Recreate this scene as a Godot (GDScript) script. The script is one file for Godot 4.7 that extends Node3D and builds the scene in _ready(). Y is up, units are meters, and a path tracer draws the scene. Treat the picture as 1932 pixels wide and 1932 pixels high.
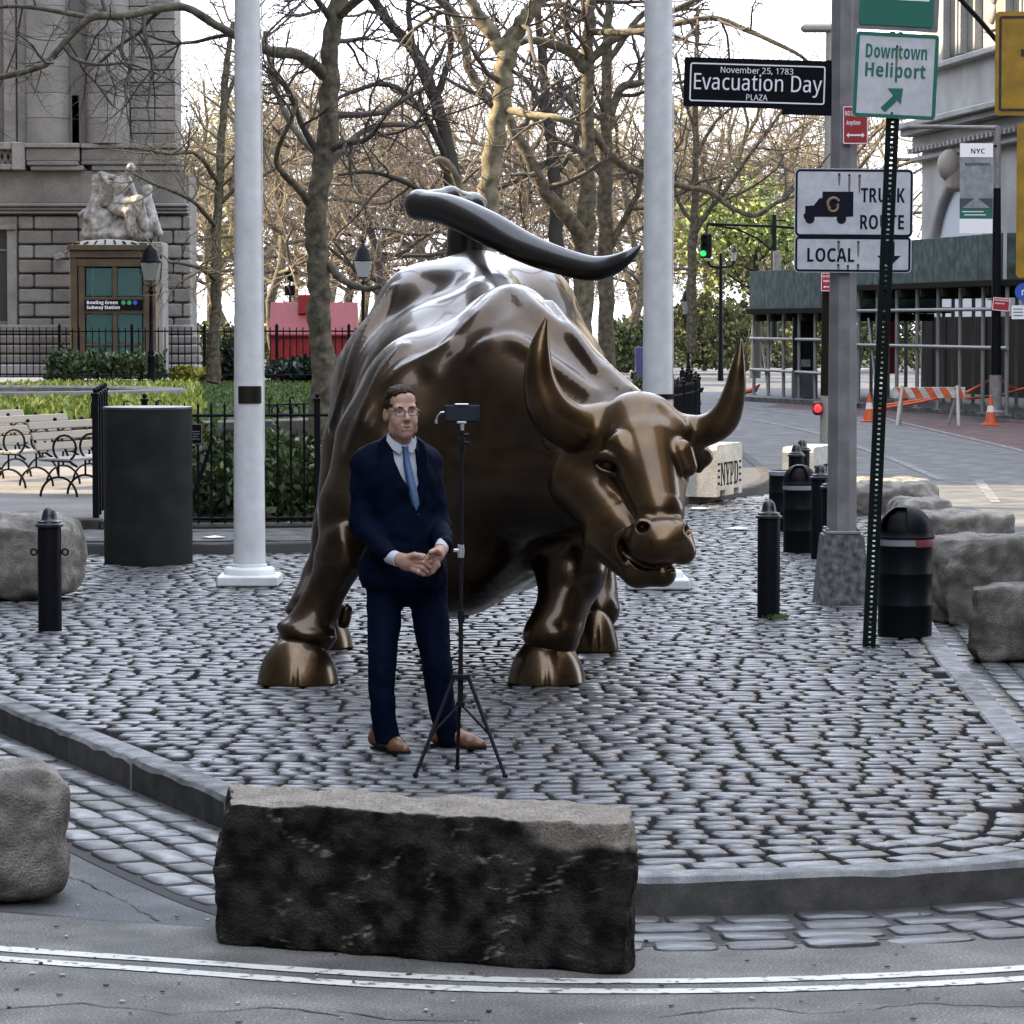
extends Node3D

const FPX := 6464.0          # focal length in units of a 1932 px wide picture
const CAM_H := 2.1
const PITCH := 0.05502
const LEAN := Color(1, 1, 1)

var rng := RandomNumberGenerator.new()
var M := {}
var T := {}
var used_names := {}

# ---------------------------------------------------------------- mesh builder
class MB:
	var v := PackedVector3Array()
	var n := PackedVector3Array()
	var c := PackedColorArray()
	var uv := PackedVector2Array()
	var ix := PackedInt32Array()
	var col := Color(1, 1, 1)
	var tinted := false

	func tint(k: Color) -> void:
		col = k
		tinted = true

	func add(p: Vector3, nr: Vector3, t := Vector2.ZERO) -> int:
		v.append(p)
		n.append(nr)
		c.append(col)
		uv.append(t)
		return v.size() - 1

	func tri(i: int, j: int, k: int) -> void:
		if (v[j] - v[i]).cross(v[k] - v[i]).dot(n[i] + n[j] + n[k]) > 0.0:
			ix.append(i); ix.append(k); ix.append(j)
		else:
			ix.append(i); ix.append(j); ix.append(k)

	func quad_i(i: int, j: int, k: int, l: int) -> void:
		tri(i, j, k)
		tri(i, k, l)

	func quad(a: Vector3, b: Vector3, d: Vector3, e: Vector3, nr: Vector3) -> void:
		var i := add(a, nr, Vector2(0, 1))
		add(b, nr, Vector2(1, 1))
		add(d, nr, Vector2(1, 0))
		add(e, nr, Vector2(0, 0))
		quad_i(i, i + 1, i + 2, i + 3)

	func box(at: Vector3, size: Vector3, bev := 0.0, turn := Basis()) -> void:
		var h := size * 0.5
		bev = minf(bev, minf(h.x, minf(h.y, h.z)) * 0.9)
		var id := {}
		for sx in [-1, 1]:
			for sy in [-1, 1]:
				for sz in [-1, 1]:
					var s := Vector3(sx, sy, sz)
					for ax in 3:
						var p := Vector3(sx * h.x, sy * h.y, sz * h.z)
						for o in 3:
							if o != ax:
								p[o] -= s[o] * bev
						var nr := Vector3.ZERO
						nr[ax] = s[ax]
						id[[sx, sy, sz, ax]] = add(at + turn * p, (turn * nr).normalized())
		for ax in 3:
			var o1 := (ax + 1) % 3
			var o2 := (ax + 2) % 3
			for sg in [-1, 1]:
				var q := []
				for w in [[-1, -1], [1, -1], [1, 1], [-1, 1]]:
					var s := [0, 0, 0]
					s[ax] = sg; s[o1] = w[0]; s[o2] = w[1]
					q.append(id[[s[0], s[1], s[2], ax]])
				quad_i(q[0], q[1], q[2], q[3])
			if bev > 0.0:
				for a in [-1, 1]:
					for b in [-1, 1]:
						var s0 := [0, 0, 0]
						s0[o1] = a; s0[o2] = b
						var s1 := s0.duplicate()
						s0[ax] = -1; s1[ax] = 1
						quad_i(id[[s0[0], s0[1], s0[2], o1]], id[[s1[0], s1[1], s1[2], o1]], id[[s1[0], s1[1], s1[2], o2]], id[[s0[0], s0[1], s0[2], o2]])
		if bev > 0.0:
			for sx in [-1, 1]:
				for sy in [-1, 1]:
					for sz in [-1, 1]:
						tri(id[[sx, sy, sz, 0]], id[[sx, sy, sz, 1]], id[[sx, sy, sz, 2]])

	func tube(pts: Array, rad: Array, sides := 8, caps := true, squash := 1.0) -> void:
		var m := pts.size()
		var t: Vector3 = (pts[1] - pts[0]).normalized()
		var u := t.cross(Vector3.UP)
		if u.length() < 0.1:
			u = t.cross(Vector3.RIGHT)
		u = u.normalized()
		var first := v.size()
		for i in m:
			var t2: Vector3
			if i == 0:
				t2 = t
			elif i == m - 1:
				t2 = (pts[i] - pts[i - 1]).normalized()
			else:
				t2 = ((pts[i + 1] - pts[i]).normalized() + (pts[i] - pts[i - 1]).normalized()).normalized()
			u = (u - t2 * u.dot(t2)).normalized()
			var w := t2.cross(u)
			var r: float = rad[i] if i < rad.size() else rad[-1]
			for k in sides:
				var a := TAU * k / sides
				var d := u * cos(a) + w * sin(a) * squash
				add(pts[i] + d * r, d.normalized())
		for i in m - 1:
			for k in sides:
				var a := first + i * sides + k
				var b := first + i * sides + (k + 1) % sides
				quad_i(a, b, b + sides, a + sides)
		if caps:
			for e in [0, m - 1]:
				var nr: Vector3 = ((pts[0] - pts[1]) if e == 0 else (pts[m - 1] - pts[m - 2])).normalized()
				var ci := add(pts[e], nr)
				var ring := []
				for k in sides:
					ring.append(add(v[first + e * sides + k], nr))
				for k in sides:
					tri(ci, ring[k], ring[(k + 1) % sides])

	func lathe(at: Vector3, prof: Array, segs := 16, turn := Basis(), a0 := 0.0, a1 := TAU) -> void:
		var m := prof.size()
		for i in m - 1:
			var p: Vector2 = prof[i]
			var q: Vector2 = prof[i + 1]
			var d := q - p
			if d.length() < 1e-6:
				continue
			var here := Vector2(d.y, -d.x).normalized()
			var n0 := here
			var n1 := here
			if i > 0:
				var e: Vector2 = p - prof[i - 1]
				var o := Vector2(e.y, -e.x).normalized()
				if o.dot(here) > 0.75:
					n0 = (o + here).normalized()
			if i < m - 2:
				var e: Vector2 = prof[i + 2] - q
				var o := Vector2(e.y, -e.x).normalized()
				if o.dot(here) > 0.75:
					n1 = (o + here).normalized()
			var f := v.size()
			for k in segs + 1:
				var a := a0 + (a1 - a0) * k / segs
				var r := Vector3(cos(a), 0, sin(a))
				add(at + turn * (r * p.x + Vector3.UP * p.y), turn * (r * n0.x + Vector3.UP * n0.y))
				add(at + turn * (r * q.x + Vector3.UP * q.y), turn * (r * n1.x + Vector3.UP * n1.y))
			for k in segs:
				var b := f + 2 * k
				if p.x > 1e-5:
					tri(b, b + 2, b + 3)
				if q.x > 1e-5:
					tri(b, b + 3, b + 1)

	func prism(xf: Transform3D, poly: PackedVector2Array, depth: float) -> void:
		# outline in the x-y plane of xf, from z = 0 to z = -depth
		var t := Geometry2D.triangulate_polygon(poly)
		for e in 2:
			var nr := xf.basis.z.normalized() * (1.0 if e == 0 else -1.0)
			var f := v.size()
			for p in poly:
				add(xf * Vector3(p.x, p.y, -depth * e), nr)
			for k in range(0, t.size(), 3):
				tri(f + t[k], f + t[k + 1], f + t[k + 2])
		var area := 0.0
		for i in poly.size():
			area += poly[i].cross(poly[(i + 1) % poly.size()])
		for i in poly.size():
			var p := poly[i]
			var q := poly[(i + 1) % poly.size()]
			var d := (q - p).normalized() * signf(area)
			var nr := (xf.basis * Vector3(d.y, -d.x, 0)).normalized()
			quad(xf * Vector3(p.x, p.y, 0), xf * Vector3(q.x, q.y, 0), xf * Vector3(q.x, q.y, -depth), xf * Vector3(p.x, p.y, -depth), nr)

	func ball(at: Vector3, r: Vector3, rings := 8, segs := 12, turn := Basis()) -> void:
		var f := v.size()
		for i in rings + 1:
			var p := PI * i / rings
			for k in segs:
				var a := TAU * k / segs
				var d := Vector3(sin(p) * cos(a), cos(p), sin(p) * sin(a))
				add(at + turn * (d * r), (turn * (d / r)).normalized())
		for i in rings:
			for k in segs:
				var a := f + i * segs + k
				var b := f + i * segs + (k + 1) % segs
				if i > 0:
					tri(a, b, b + segs)
				if i < rings - 1:
					tri(a, b + segs, a + segs)

	func ring(at: Vector3, r: float, thick: float, turn := Basis(), segs := 14, a0 := 0.0, a1 := TAU, sides := 6) -> void:
		# a bent rod in the x-y plane of turn
		var pts := []
		for k in segs + 1:
			var a := a0 + (a1 - a0) * k / segs
			pts.append(at + turn * Vector3(cos(a) * r, sin(a) * r, 0))
		tube(pts, [thick], sides, absf(a1 - a0) < TAU - 0.01)

	func mesh() -> ArrayMesh:
		var a := []
		a.resize(Mesh.ARRAY_MAX)
		a[Mesh.ARRAY_VERTEX] = v
		a[Mesh.ARRAY_NORMAL] = n
		a[Mesh.ARRAY_TEX_UV] = uv
		if tinted:
			a[Mesh.ARRAY_COLOR] = c
		a[Mesh.ARRAY_INDEX] = ix
		var m := ArrayMesh.new()
		m.add_surface_from_arrays(Mesh.PRIMITIVE_TRIANGLES, a)
		return m

# ---------------------------------------------------------------- smooth bodies
class Field:
	var kind := PackedInt32Array()
	var a := PackedVector3Array()
	var b := PackedVector3Array()      # end minus start, or radii
	var ra := PackedFloat32Array()
	var dr := PackedFloat32Array()
	var k := PackedFloat32Array()
	var reach := PackedFloat32Array()
	var mid := PackedVector3Array()
	var turn: Array[Basis] = []
	var grp := PackedInt32Array()
	var joined := -1       # while >= 0, new bones belong to one limb of that number
	var noise: FastNoiseLite
	var noise_amp := 0.0

	func bone(p: Vector3, q: Vector3, r0: float, r1: float, kk: float, cut := false) -> void:
		kind.append(2 if cut else 0)
		a.append(p); b.append(q - p); ra.append(r0); dr.append(r1 - r0); k.append(kk)
		turn.append(Basis())
		mid.append((p + q) * 0.5)
		grp.append(joined if joined >= 0 else kind.size())
		reach.append((q - p).length() * 0.5 + maxf(r0, r1))

	func lump(p: Vector3, r: Vector3, kk: float, t := Basis(), cut := false) -> void:
		kind.append(3 if cut else 1)
		a.append(p); b.append(r); ra.append(0.0); dr.append(0.0); k.append(kk)
		turn.append(t.inverse())
		mid.append(p)
		grp.append(kind.size())
		reach.append(maxf(r.x, maxf(r.y, r.z)))

	func one(i: int, p: Vector3) -> float:
		if kind[i] & 1 == 0:
			var w := p - a[i]
			var ba := b[i]
			var h := clampf(w.dot(ba) / maxf(ba.length_squared(), 1e-9), 0.0, 1.0)
			return (w - ba * h).length() - (ra[i] + dr[i] * h)
		var q: Vector3 = turn[i] * (p - a[i])
		var r := b[i]
		var k0 := (q / r).length()
		var k1 := (q / (r * r)).length()
		return k0 * (k0 - 1.0) / maxf(k1, 1e-6)

	func at(p: Vector3, who: PackedInt32Array) -> float:
		var d := 1e3
		var g := -1
		var e := 0.0
		var last := 0
		for i in who:
			if grp[i] == g:
				var e2 := one(i, p)
				var hh := maxf(0.003 - absf(e - e2), 0.0)
				e = minf(e, e2) - hh * hh * 83.0
				continue
			if g >= 0:
				d = blend(d, e, k[last], kind[last])
			g = grp[i]
			last = i
			e = one(i, p)
		if g >= 0:
			d = blend(d, e, k[last], kind[last])
		if noise != null:
			d += noise.get_noise_3dv(p) * noise_amp
		return d

	static func blend(d: float, e: float, kk: float, what: int) -> float:
		if what < 2:
			if d > 900.0:
				return e
			var h := maxf(kk - absf(d - e), 0.0)
			return minf(d, e) - h * h * 0.25 / kk
		var w := maxf(kk - absf(d + e), 0.0)
		return maxf(d, -e) + w * w * 0.25 / kk

	func surface(mb: MB, lo: Vector3, hi: Vector3, cell: float) -> void:
		var bs := 6
		var nb := Vector3i(((hi - lo) / (cell * bs)).ceil())
		var nx := nb.x * bs + 1
		var ny := nb.y * bs + 1
		var nz := nb.z * bs + 1
		var val := PackedFloat32Array()
		val.resize(nx * ny * nz)
		val.fill(1e6)
		var vid := PackedInt32Array()
		vid.resize(nx * ny * nz)
		vid.fill(-1)
		var every := PackedInt32Array(range(kind.size()))
		var half := cell * bs * 0.5 * 1.733
		var blocks := []
		for bz in nb.z:
			for by in nb.y:
				for bx in nb.x:
					var ctr := lo + (Vector3(bx, by, bz) + Vector3.ONE * 0.5) * cell * bs
					var near := PackedInt32Array()
					for i in every:
						if ctr.distance_to(mid[i]) - reach[i] - half * 1.3 - k[i] < 0.0:
							near.append(i)
					if near.is_empty():
						continue
					var here := at(ctr, near)
					if absf(here) > half * 1.7:
						continue
					var close := PackedInt32Array()
					for i in near:
						if one(i, ctr) < maxf(here, 0.0) + half * 2.2 + k[i]:
							close.append(i)
					blocks.append([Vector3i(bx, by, bz) * bs, close])
		for bl in blocks:
			var o: Vector3i = bl[0]
			var who: PackedInt32Array = bl[1]
			for z in bs + 1:
				for y in bs + 1:
					var row := ((o.z + z) * ny + o.y + y) * nx + o.x
					for x in bs + 1:
						if val[row + x] > 9e5:
							val[row + x] = at(lo + Vector3(o.x + x, o.y + y, o.z + z) * cell, who)
		var sy := nx
		var sz := nx * ny
		var first := mb.v.size()
		for bl in blocks:
			var o: Vector3i = bl[0]
			var who: PackedInt32Array = bl[1]
			for z in bs:
				for y in bs:
					for x in bs:
						var g := ((o.z + z) * ny + o.y + y) * nx + o.x + x
						var s := 0
						var e := [val[g], val[g + 1], val[g + sy], val[g + sy + 1], val[g + sz], val[g + sz + 1], val[g + sz + sy], val[g + sz + sy + 1]]
						for w in e:
							if w < 0.0:
								s += 1
						if s == 0 or s == 8:
							continue
						var sum := Vector3.ZERO
						var cnt := 0
						for q in [[0, 1], [2, 3], [4, 5], [6, 7], [0, 2], [1, 3], [4, 6], [5, 7], [0, 4], [1, 5], [2, 6], [3, 7]]:
							var f0: float = e[q[0]]
							var f1: float = e[q[1]]
							if (f0 < 0.0) != (f1 < 0.0):
								var t := f0 / (f0 - f1)
								var i0: int = q[0]
								var i1: int = q[1]
								var p0 := Vector3(i0 & 1, (i0 >> 1) & 1, i0 >> 2)
								var p1 := Vector3(i1 & 1, (i1 >> 1) & 1, i1 >> 2)
								sum += p0.lerp(p1, t)
								cnt += 1
						var p := lo + (Vector3(o.x + x, o.y + y, o.z + z) + sum / cnt) * cell
						var h := cell * 0.5
						var d0 := at(p, who)
						var gr := Vector3(at(p + Vector3(h, 0, 0), who) - at(p - Vector3(h, 0, 0), who), at(p + Vector3(0, h, 0), who) - at(p - Vector3(0, h, 0), who), at(p + Vector3(0, 0, h), who) - at(p - Vector3(0, 0, h), who)) / (2.0 * h)
						var gl := gr.length()
						if gl > 1e-4:
							p -= gr / gl * clampf(d0 / gl, -cell * 0.6, cell * 0.6)
							gr /= gl
						else:
							gr = Vector3.UP
						vid[g] = mb.add(p, gr)
		for bl in blocks:
			var o: Vector3i = bl[0]
			for z in bs:
				for y in bs:
					for x in bs:
						var X := o.x + x
						var Y := o.y + y
						var Z := o.z + z
						var g := (Z * ny + Y) * nx + X
						var here := val[g] < 0.0
						if Y > 0 and Z > 0 and here != (val[g + 1] < 0.0):
							face(mb, vid[g], vid[g - sy], vid[g - sy - sz], vid[g - sz])
						if X > 0 and Z > 0 and here != (val[g + sy] < 0.0):
							face(mb, vid[g], vid[g - 1], vid[g - 1 - sz], vid[g - sz])
						if X > 0 and Y > 0 and here != (val[g + sz] < 0.0):
							face(mb, vid[g], vid[g - 1], vid[g - 1 - sy], vid[g - sy])

	func face(mb: MB, i: int, j: int, l: int, m: int) -> void:
		if i >= 0 and j >= 0 and l >= 0 and m >= 0:
			mb.quad_i(i, j, l, m)

# ---------------------------------------------------------------- places
func P(u: float, v: float, d: float) -> Vector3:
	# the point at depth d (metres in front of the camera along -z) that is seen at (u, v) of the 1932 px picture
	var a := (u - 966.0) / FPX
	var b := (966.0 - v) / FPX
	var t := d / (b * sin(PITCH) + cos(PITCH))
	return Vector3(a * t, CAM_H + (b * cos(PITCH) - sin(PITCH)) * t, -d)

func G(u: float, v: float, y := 0.0) -> Vector3:
	# the point of the level y that is seen at (u, v)
	var a := (u - 966.0) / FPX
	var b := (966.0 - v) / FPX
	var t := (CAM_H - y) / (sin(PITCH) - b * cos(PITCH))
	return Vector3(a * t, y, -t * (b * sin(PITCH) + cos(PITCH)))

func px(d: float) -> float:
	return d / FPX      # metres of one picture pixel at depth d

# ---------------------------------------------------------------- nodes
func thing(called: String, label: String, category: String, at := Vector3.ZERO, group := "", turn := 0.0) -> Node3D:
	var o := Node3D.new()
	o.name = numbered(called)
	add_child(o)
	o.position = at
	o.rotation.y = turn
	o.set_meta("label", label)
	o.set_meta("category", category)
	if group:
		o.set_meta("group", group)
	return o

func numbered(called: String) -> String:
	var k: int = used_names.get(called, 0)
	used_names[called] = k + 1
	return called if k == 0 else "%s_%03d" % [called, k]

func part(called: String, mb: Variant, m: Material, parent: Node, label := "") -> MeshInstance3D:
	var o := MeshInstance3D.new()
	o.mesh = mb.mesh() if mb is MB else mb
	o.material_override = m
	var key := "%d/%s" % [parent.get_instance_id(), called]
	var k: int = used_names.get(key, 0)
	used_names[key] = k + 1
	o.name = called if k == 0 else "%s_%03d" % [called, k]
	parent.add_child(o)
	if label:
		o.set_meta("label", label)
	return o

func solo(called: String, mb: Variant, m: Material, label: String, category: String, at := Vector3.ZERO, group := "") -> MeshInstance3D:
	var o := MeshInstance3D.new()
	o.mesh = mb.mesh() if mb is MB else mb
	o.material_override = m
	o.name = numbered(called)
	add_child(o)
	o.position = at
	o.set_meta("label", label)
	o.set_meta("category", category)
	if group:
		o.set_meta("group", group)
	return o

func struct(called: String, mb: Variant, m: Material, label := "", parent: Node = null) -> MeshInstance3D:
	var o := MeshInstance3D.new()
	o.mesh = mb.mesh() if mb is MB else mb
	o.material_override = m
	o.name = numbered(called)
	(parent if parent else self).add_child(o)
	o.set_meta("kind", "structure")
	if label:
		o.set_meta("label", label)
	return o

func copy_of(o: Node3D, at: Vector3, label: String, turn := 0.0, group := "") -> Node3D:
	var r: Node3D = o.duplicate()
	r.name = numbered(String(o.name).rstrip("0123456789").trim_suffix("_"))
	add_child(r)
	r.position = at
	r.rotation.y = turn
	r.set_meta("label", label)
	if group:
		r.set_meta("group", group)
	return r

func many(called: String, mesh: Mesh, xs: Array, m: Material, parent: Node, tints := []) -> MultiMeshInstance3D:
	var mm := MultiMesh.new()
	mm.transform_format = MultiMesh.TRANSFORM_3D
	mm.use_colors = tints.size() > 0
	mm.mesh = mesh
	mm.instance_count = xs.size()
	for i in xs.size():
		mm.set_instance_transform(i, xs[i])
		if tints.size() > 0:
			mm.set_instance_color(i, tints[i])
	var o := MultiMeshInstance3D.new()
	o.multimesh = mm
	o.material_override = m
	o.name = numbered(called) if parent == self else called
	parent.add_child(o, true)
	o.set_meta("kind", "stuff")
	return o

# ---------------------------------------------------------------- materials
func noise_tex(freq: float, seed_n: int, lo: float, hi: float, size := 512, kind := FastNoiseLite.TYPE_SIMPLEX_SMOOTH, octaves := 4, mid := 0.5) -> NoiseTexture2D:
	var f := FastNoiseLite.new()
	f.noise_type = kind
	f.frequency = freq
	f.seed = seed_n
	f.fractal_octaves = octaves
	var t := NoiseTexture2D.new()
	t.width = size
	t.height = size
	t.seamless = true
	t.noise = f
	var g := Gradient.new()
	g.offsets = PackedFloat32Array([0.0, mid, 1.0])
	var a := Color(lo, lo, lo)
	var b := Color(hi, hi, hi)
	g.colors = PackedColorArray([a, a.lerp(b, 0.5), b])
	t.color_ramp = g
	return t

func mat(key: String, c: Color, rough := 0.7, metal := 0.0, grain := "", gscale := 2.0, blotch := "", bscale := 0.4, bump := 0.0) -> StandardMaterial3D:
	# c is the real-world (linear) base colour
	var m := StandardMaterial3D.new()
	m.resource_name = key
	m.albedo_color = c.linear_to_srgb()
	m.roughness = rough
	m.metallic = metal
	m.uv1_triplanar = true
	m.uv1_world_triplanar = true
	m.uv1_scale = Vector3.ONE * gscale
	m.uv2_triplanar = true
	m.uv2_world_triplanar = true
	m.uv2_scale = Vector3.ONE * bscale
	if grain:
		m.albedo_texture = T[grain]
		if bump > 0.0:
			m.heightmap_enabled = true
			m.heightmap_texture = T[grain]
			m.heightmap_scale = bump
	if blotch:
		m.detail_enabled = true
		m.detail_blend_mode = BaseMaterial3D.BLEND_MODE_MUL
		m.detail_uv_layer = BaseMaterial3D.DETAIL_UV_2
		m.detail_albedo = T[blotch]
	M[key] = m
	return m

func tinted(m: StandardMaterial3D) -> StandardMaterial3D:
	m.vertex_color_use_as_albedo = true
	return m

func make_textures() -> void:
	T.grain = noise_tex(0.06, 11, 0.72, 1.0)
	T.speck = noise_tex(0.22, 12, 0.55, 1.0, 512, FastNoiseLite.TYPE_VALUE, 3)
	T.blotch = noise_tex(0.012, 13, 0.55, 1.0)
	T.faint = noise_tex(0.01, 17, 0.90, 1.0)
	T.gravel = noise_tex(0.32, 18, 0.45, 1.15, 1024, FastNoiseLite.TYPE_CELLULAR, 2)
	T.wear = noise_tex(0.02, 19, 0.3, 1.0, 512, FastNoiseLite.TYPE_SIMPLEX_SMOOTH, 5)
	var wg: Gradient = (T.wear as NoiseTexture2D).color_ramp
	wg.offsets = PackedFloat32Array([0.16, 0.25, 0.36])
	wg.colors = PackedColorArray([Color(0.45, 0.45, 0.45), Color(0.8, 0.8, 0.8), Color(1, 1, 1)])
	T.soft = noise_tex(0.008, 14, 0.78, 1.0)
	T.stain = noise_tex(0.016, 15, 0.25, 1.0, 512, FastNoiseLite.TYPE_SIMPLEX_SMOOTH, 5, 0.42)
	T.cell = noise_tex(0.05, 16, 0.5, 1.0, 512, FastNoiseLite.TYPE_CELLULAR, 2)

func _ready() -> void:
	rng.seed = 7
	# camera
	var cam := Camera3D.new()
	cam.name = "camera"
	cam.fov = 17.0
	cam.near = 0.3
	cam.far = 900.0
	cam.position = Vector3(0, CAM_H, 0)
	cam.rotation.x = -PITCH
	cam.current = true
	add_child(cam)
	# sky
	var env := Environment.new()
	var sky := Sky.new()
	var sm := ProceduralSkyMaterial.new()
	sm.sky_top_color = Color(0.68, 0.76, 0.92).linear_to_srgb()
	sm.sky_horizon_color = Color(0.92, 0.95, 1.0).linear_to_srgb()
	sm.sky_curve = 0.16
	sm.ground_bottom_color = Color(0.10, 0.10, 0.10).linear_to_srgb()
	sm.ground_horizon_color = Color(0.5, 0.55, 0.6).linear_to_srgb()
	sm.sky_energy_multiplier = 1.0
	sky.sky_material = sm
	env.background_mode = Environment.BG_SKY
	env.sky = sky
	env.background_energy_multiplier = 1.0
	env.tonemap_mode = Environment.TONE_MAPPER_LINEAR
	env.tonemap_exposure = 4.4
	env.sdfgi_enabled = true
	env.ssao_enabled = true
	env.ssil_enabled = true
	var we := WorldEnvironment.new()
	we.name = "environment"
	we.environment = env
	add_child(we)
	# sun: low in the morning, from the left and a little in front of the camera
	var sun := DirectionalLight3D.new()
	sun.name = "sun"
	sun.light_color = Color(1.0, 0.90, 0.74)
	sun.light_energy = 1.4
	sun.light_angular_distance = 0.5
	sun.shadow_enabled = true
	add_child(sun)
	sun.look_at_from_position(Vector3.ZERO, -Vector3(-0.85, 0.50, -0.17), Vector3.UP)
	make_textures()
	make_materials()
	setting()
	canyon()
	customs()
	kiosk()
	right_building()
	scaffold()
	trees()
	boulders()
	bull()
	park()
	man()
	tripod()
	flagpoles()
	bollards()
	bins()
	cylinder_screen()
	barriers()
	octagon_pole()
	sign_post()
	yellow_signs()
	far_poles()
	road_works()
	litter()

func make_materials() -> void:
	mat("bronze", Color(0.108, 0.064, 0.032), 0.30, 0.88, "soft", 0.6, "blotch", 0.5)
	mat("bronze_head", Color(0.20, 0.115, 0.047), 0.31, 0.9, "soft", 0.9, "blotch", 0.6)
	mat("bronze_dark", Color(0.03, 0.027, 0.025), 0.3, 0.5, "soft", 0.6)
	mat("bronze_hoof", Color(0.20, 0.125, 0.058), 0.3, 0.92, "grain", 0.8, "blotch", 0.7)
	for k in ["bronze", "bronze_head", "bronze_dark", "bronze_hoof"]:
		M[k].clearcoat_enabled = true
		M[k].clearcoat = 0.5
		M[k].clearcoat_roughness = 0.09
	mat("bronze_eye", Color(0.05, 0.035, 0.025), 0.45, 0.6)
	mat("asphalt", Color(0.255, 0.258, 0.262), 0.85, 0.0, "gravel", 0.32, "blotch", 0.22, 0.4)
	mat("asphalt_brown", Color(0.37, 0.35, 0.32), 0.85, 0.0, "gravel", 0.32, "blotch", 0.25, 0.4)
	mat("red_asphalt", Color(0.2, 0.085, 0.08), 0.85, 0.0, "speck", 3.0, "stain", 0.2)
	mat("paint_line", Color(0.60, 0.585, 0.53), 0.7, 0.0, "wear", 1.2, "faint", 0.8)
	mat("paint_worn", Color(0.5, 0.5, 0.5), 0.8, 0.0, "speck", 2.0, "stain", 0.5)
	mat("mortar", Color(0.030, 0.027, 0.026), 0.95, 0.0, "grain", 2.0)
	mat("mortar_gutter", Color(0.045, 0.043, 0.042), 0.95, 0.0, "grain", 2.0)
	mat("mortar_light", Color(0.10, 0.10, 0.10), 0.95, 0.0, "grain", 2.0)
	mat("kerb", Color(0.52, 0.52, 0.52), 0.75, 0.0, "speck", 3.0, "blotch", 0.9, 0.3)
	mat("kerb_dark", Color(0.44, 0.44, 0.43), 0.75, 0.0, "speck", 3.0, "stain", 0.6, 0.3)
	mat("kerb_brown", Color(0.14, 0.12, 0.10), 0.8, 0.0, "speck", 2.0, "stain", 0.5)
	mat("cobble_a", Color(0.255, 0.255, 0.265), 0.33, 0.0, "speck", 2.2, "blotch", 1.3, 0.25)
	mat("cobble_b", Color(0.23, 0.23, 0.245), 0.36, 0.0, "speck", 2.4, "blotch", 1.1, 0.25)
	mat("cobble_c", Color(0.29, 0.285, 0.285), 0.33, 0.0, "speck", 2.0, "blotch", 1.5, 0.25)
	mat("cobble_d", Color(0.16, 0.15, 0.155), 0.36, 0.0, "speck", 2.0, "blotch", 1.2, 0.25)
	mat("cobble_e", Color(0.19, 0.185, 0.18), 0.5, 0.0, "speck", 2.0, "blotch", 1.2, 0.25)
	tinted(mat("cobble_tinted", Color(0.24, 0.24, 0.25), 0.33, 0.0, "speck", 2.2, "blotch", 1.3, 0.25))
	mat("slab", Color(0.25, 0.245, 0.23), 0.8, 0.0, "speck", 2.0, "stain", 0.4)
	mat("slab_dark", Color(0.2, 0.2, 0.19), 0.8, 0.0, "speck", 2.0, "stain", 0.4)
	mat("concrete", Color(0.36, 0.35, 0.33), 0.85, 0.0, "grain", 0.8, "soft", 0.1)
	mat("stone_dark", Color(0.33, 0.30, 0.27), 0.85, 0.0, "grain", 0.3, "soft", 0.05)
	mat("window_dark", Color(0.03, 0.035, 0.04), 0.15)
	mat("skin", Color(0.40, 0.235, 0.17), 0.5).subsurf_scatter_enabled = true
	M.skin.subsurf_scatter_strength = 0.12
	mat("hair", Color(0.055, 0.034, 0.02), 0.55, 0.0, "speck", 30.0)
	mat("eye_white", Color(0.22, 0.20, 0.18), 0.2)
	mat("iris", Color(0.03, 0.025, 0.02), 0.15)
	mat("frame_brown", Color(0.05, 0.028, 0.018), 0.35)
	mat("shirt", Color(0.68, 0.70, 0.76), 0.75, 0.0, "grain", 6.0)
	mat("tie", Color(0.19, 0.32, 0.60), 0.55, 0.0, "speck", 16.0)
	mat("suit", Color(0.0038, 0.008, 0.026), 0.85, 0.0, "speck", 14.0)
	M.suit.metallic_specular = 0.12
	mat("black", Color(0.012, 0.012, 0.013), 0.5)
	mat("black_metal", Color(0.014, 0.013, 0.016), 0.35)
	mat("silver", Color(0.62, 0.62, 0.63), 0.3, 0.85)
	mat("tan_leather", Color(0.20, 0.085, 0.042), 0.32, 0.0, "grain", 6.0)
	mat("phone_case", Color(0.012, 0.018, 0.03), 0.35)
	mat("screen", Color(0.01, 0.02, 0.028), 0.08)
	var p := mat("pane", Color(0.9, 0.95, 0.95), 0.02)
	p.transparency = BaseMaterial3D.TRANSPARENCY_ALPHA
	p.albedo_color.a = 0.08
	tinted(mat("rock", Color(0.85, 0.83, 0.80), 0.8, 0.0, "speck", 1.5, "soft", 1.2, 1.6))
	tinted(mat("rock_pale", Color(0.85, 0.82, 0.76), 0.85, 0.0, "speck", 1.5, "soft", 1.0, 1.6))
	mat("iron", Color(0.010, 0.011, 0.014), 0.42, 0.0, "grain", 4.0)
	mat("iron_worn", Color(0.022, 0.024, 0.03), 0.32, 0.0, "grain", 5.0)
	mat("moss", Color(0.035, 0.06, 0.012), 0.9)
	mat("plastic_film", Color(0.10, 0.10, 0.11), 0.2)
	mat("dark_green", Color(0.035, 0.04, 0.037), 0.55, 0.0, "soft", 1.0, "soft", 0.6)
	mat("rim_metal", Color(0.08, 0.085, 0.085), 0.4, 0.3)
	mat("white_paint", Color(0.80, 0.80, 0.79), 0.5, 0.0, "faint", 1.2, "faint", 0.4)
	mat("plaque", Color(0.035, 0.026, 0.014), 0.4, 0.5, "speck", 8.0)
	mat("barrier_white", Color(0.8, 0.78, 0.72), 0.8, 0.0, "grain", 1.0, "soft", 0.8)
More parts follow.
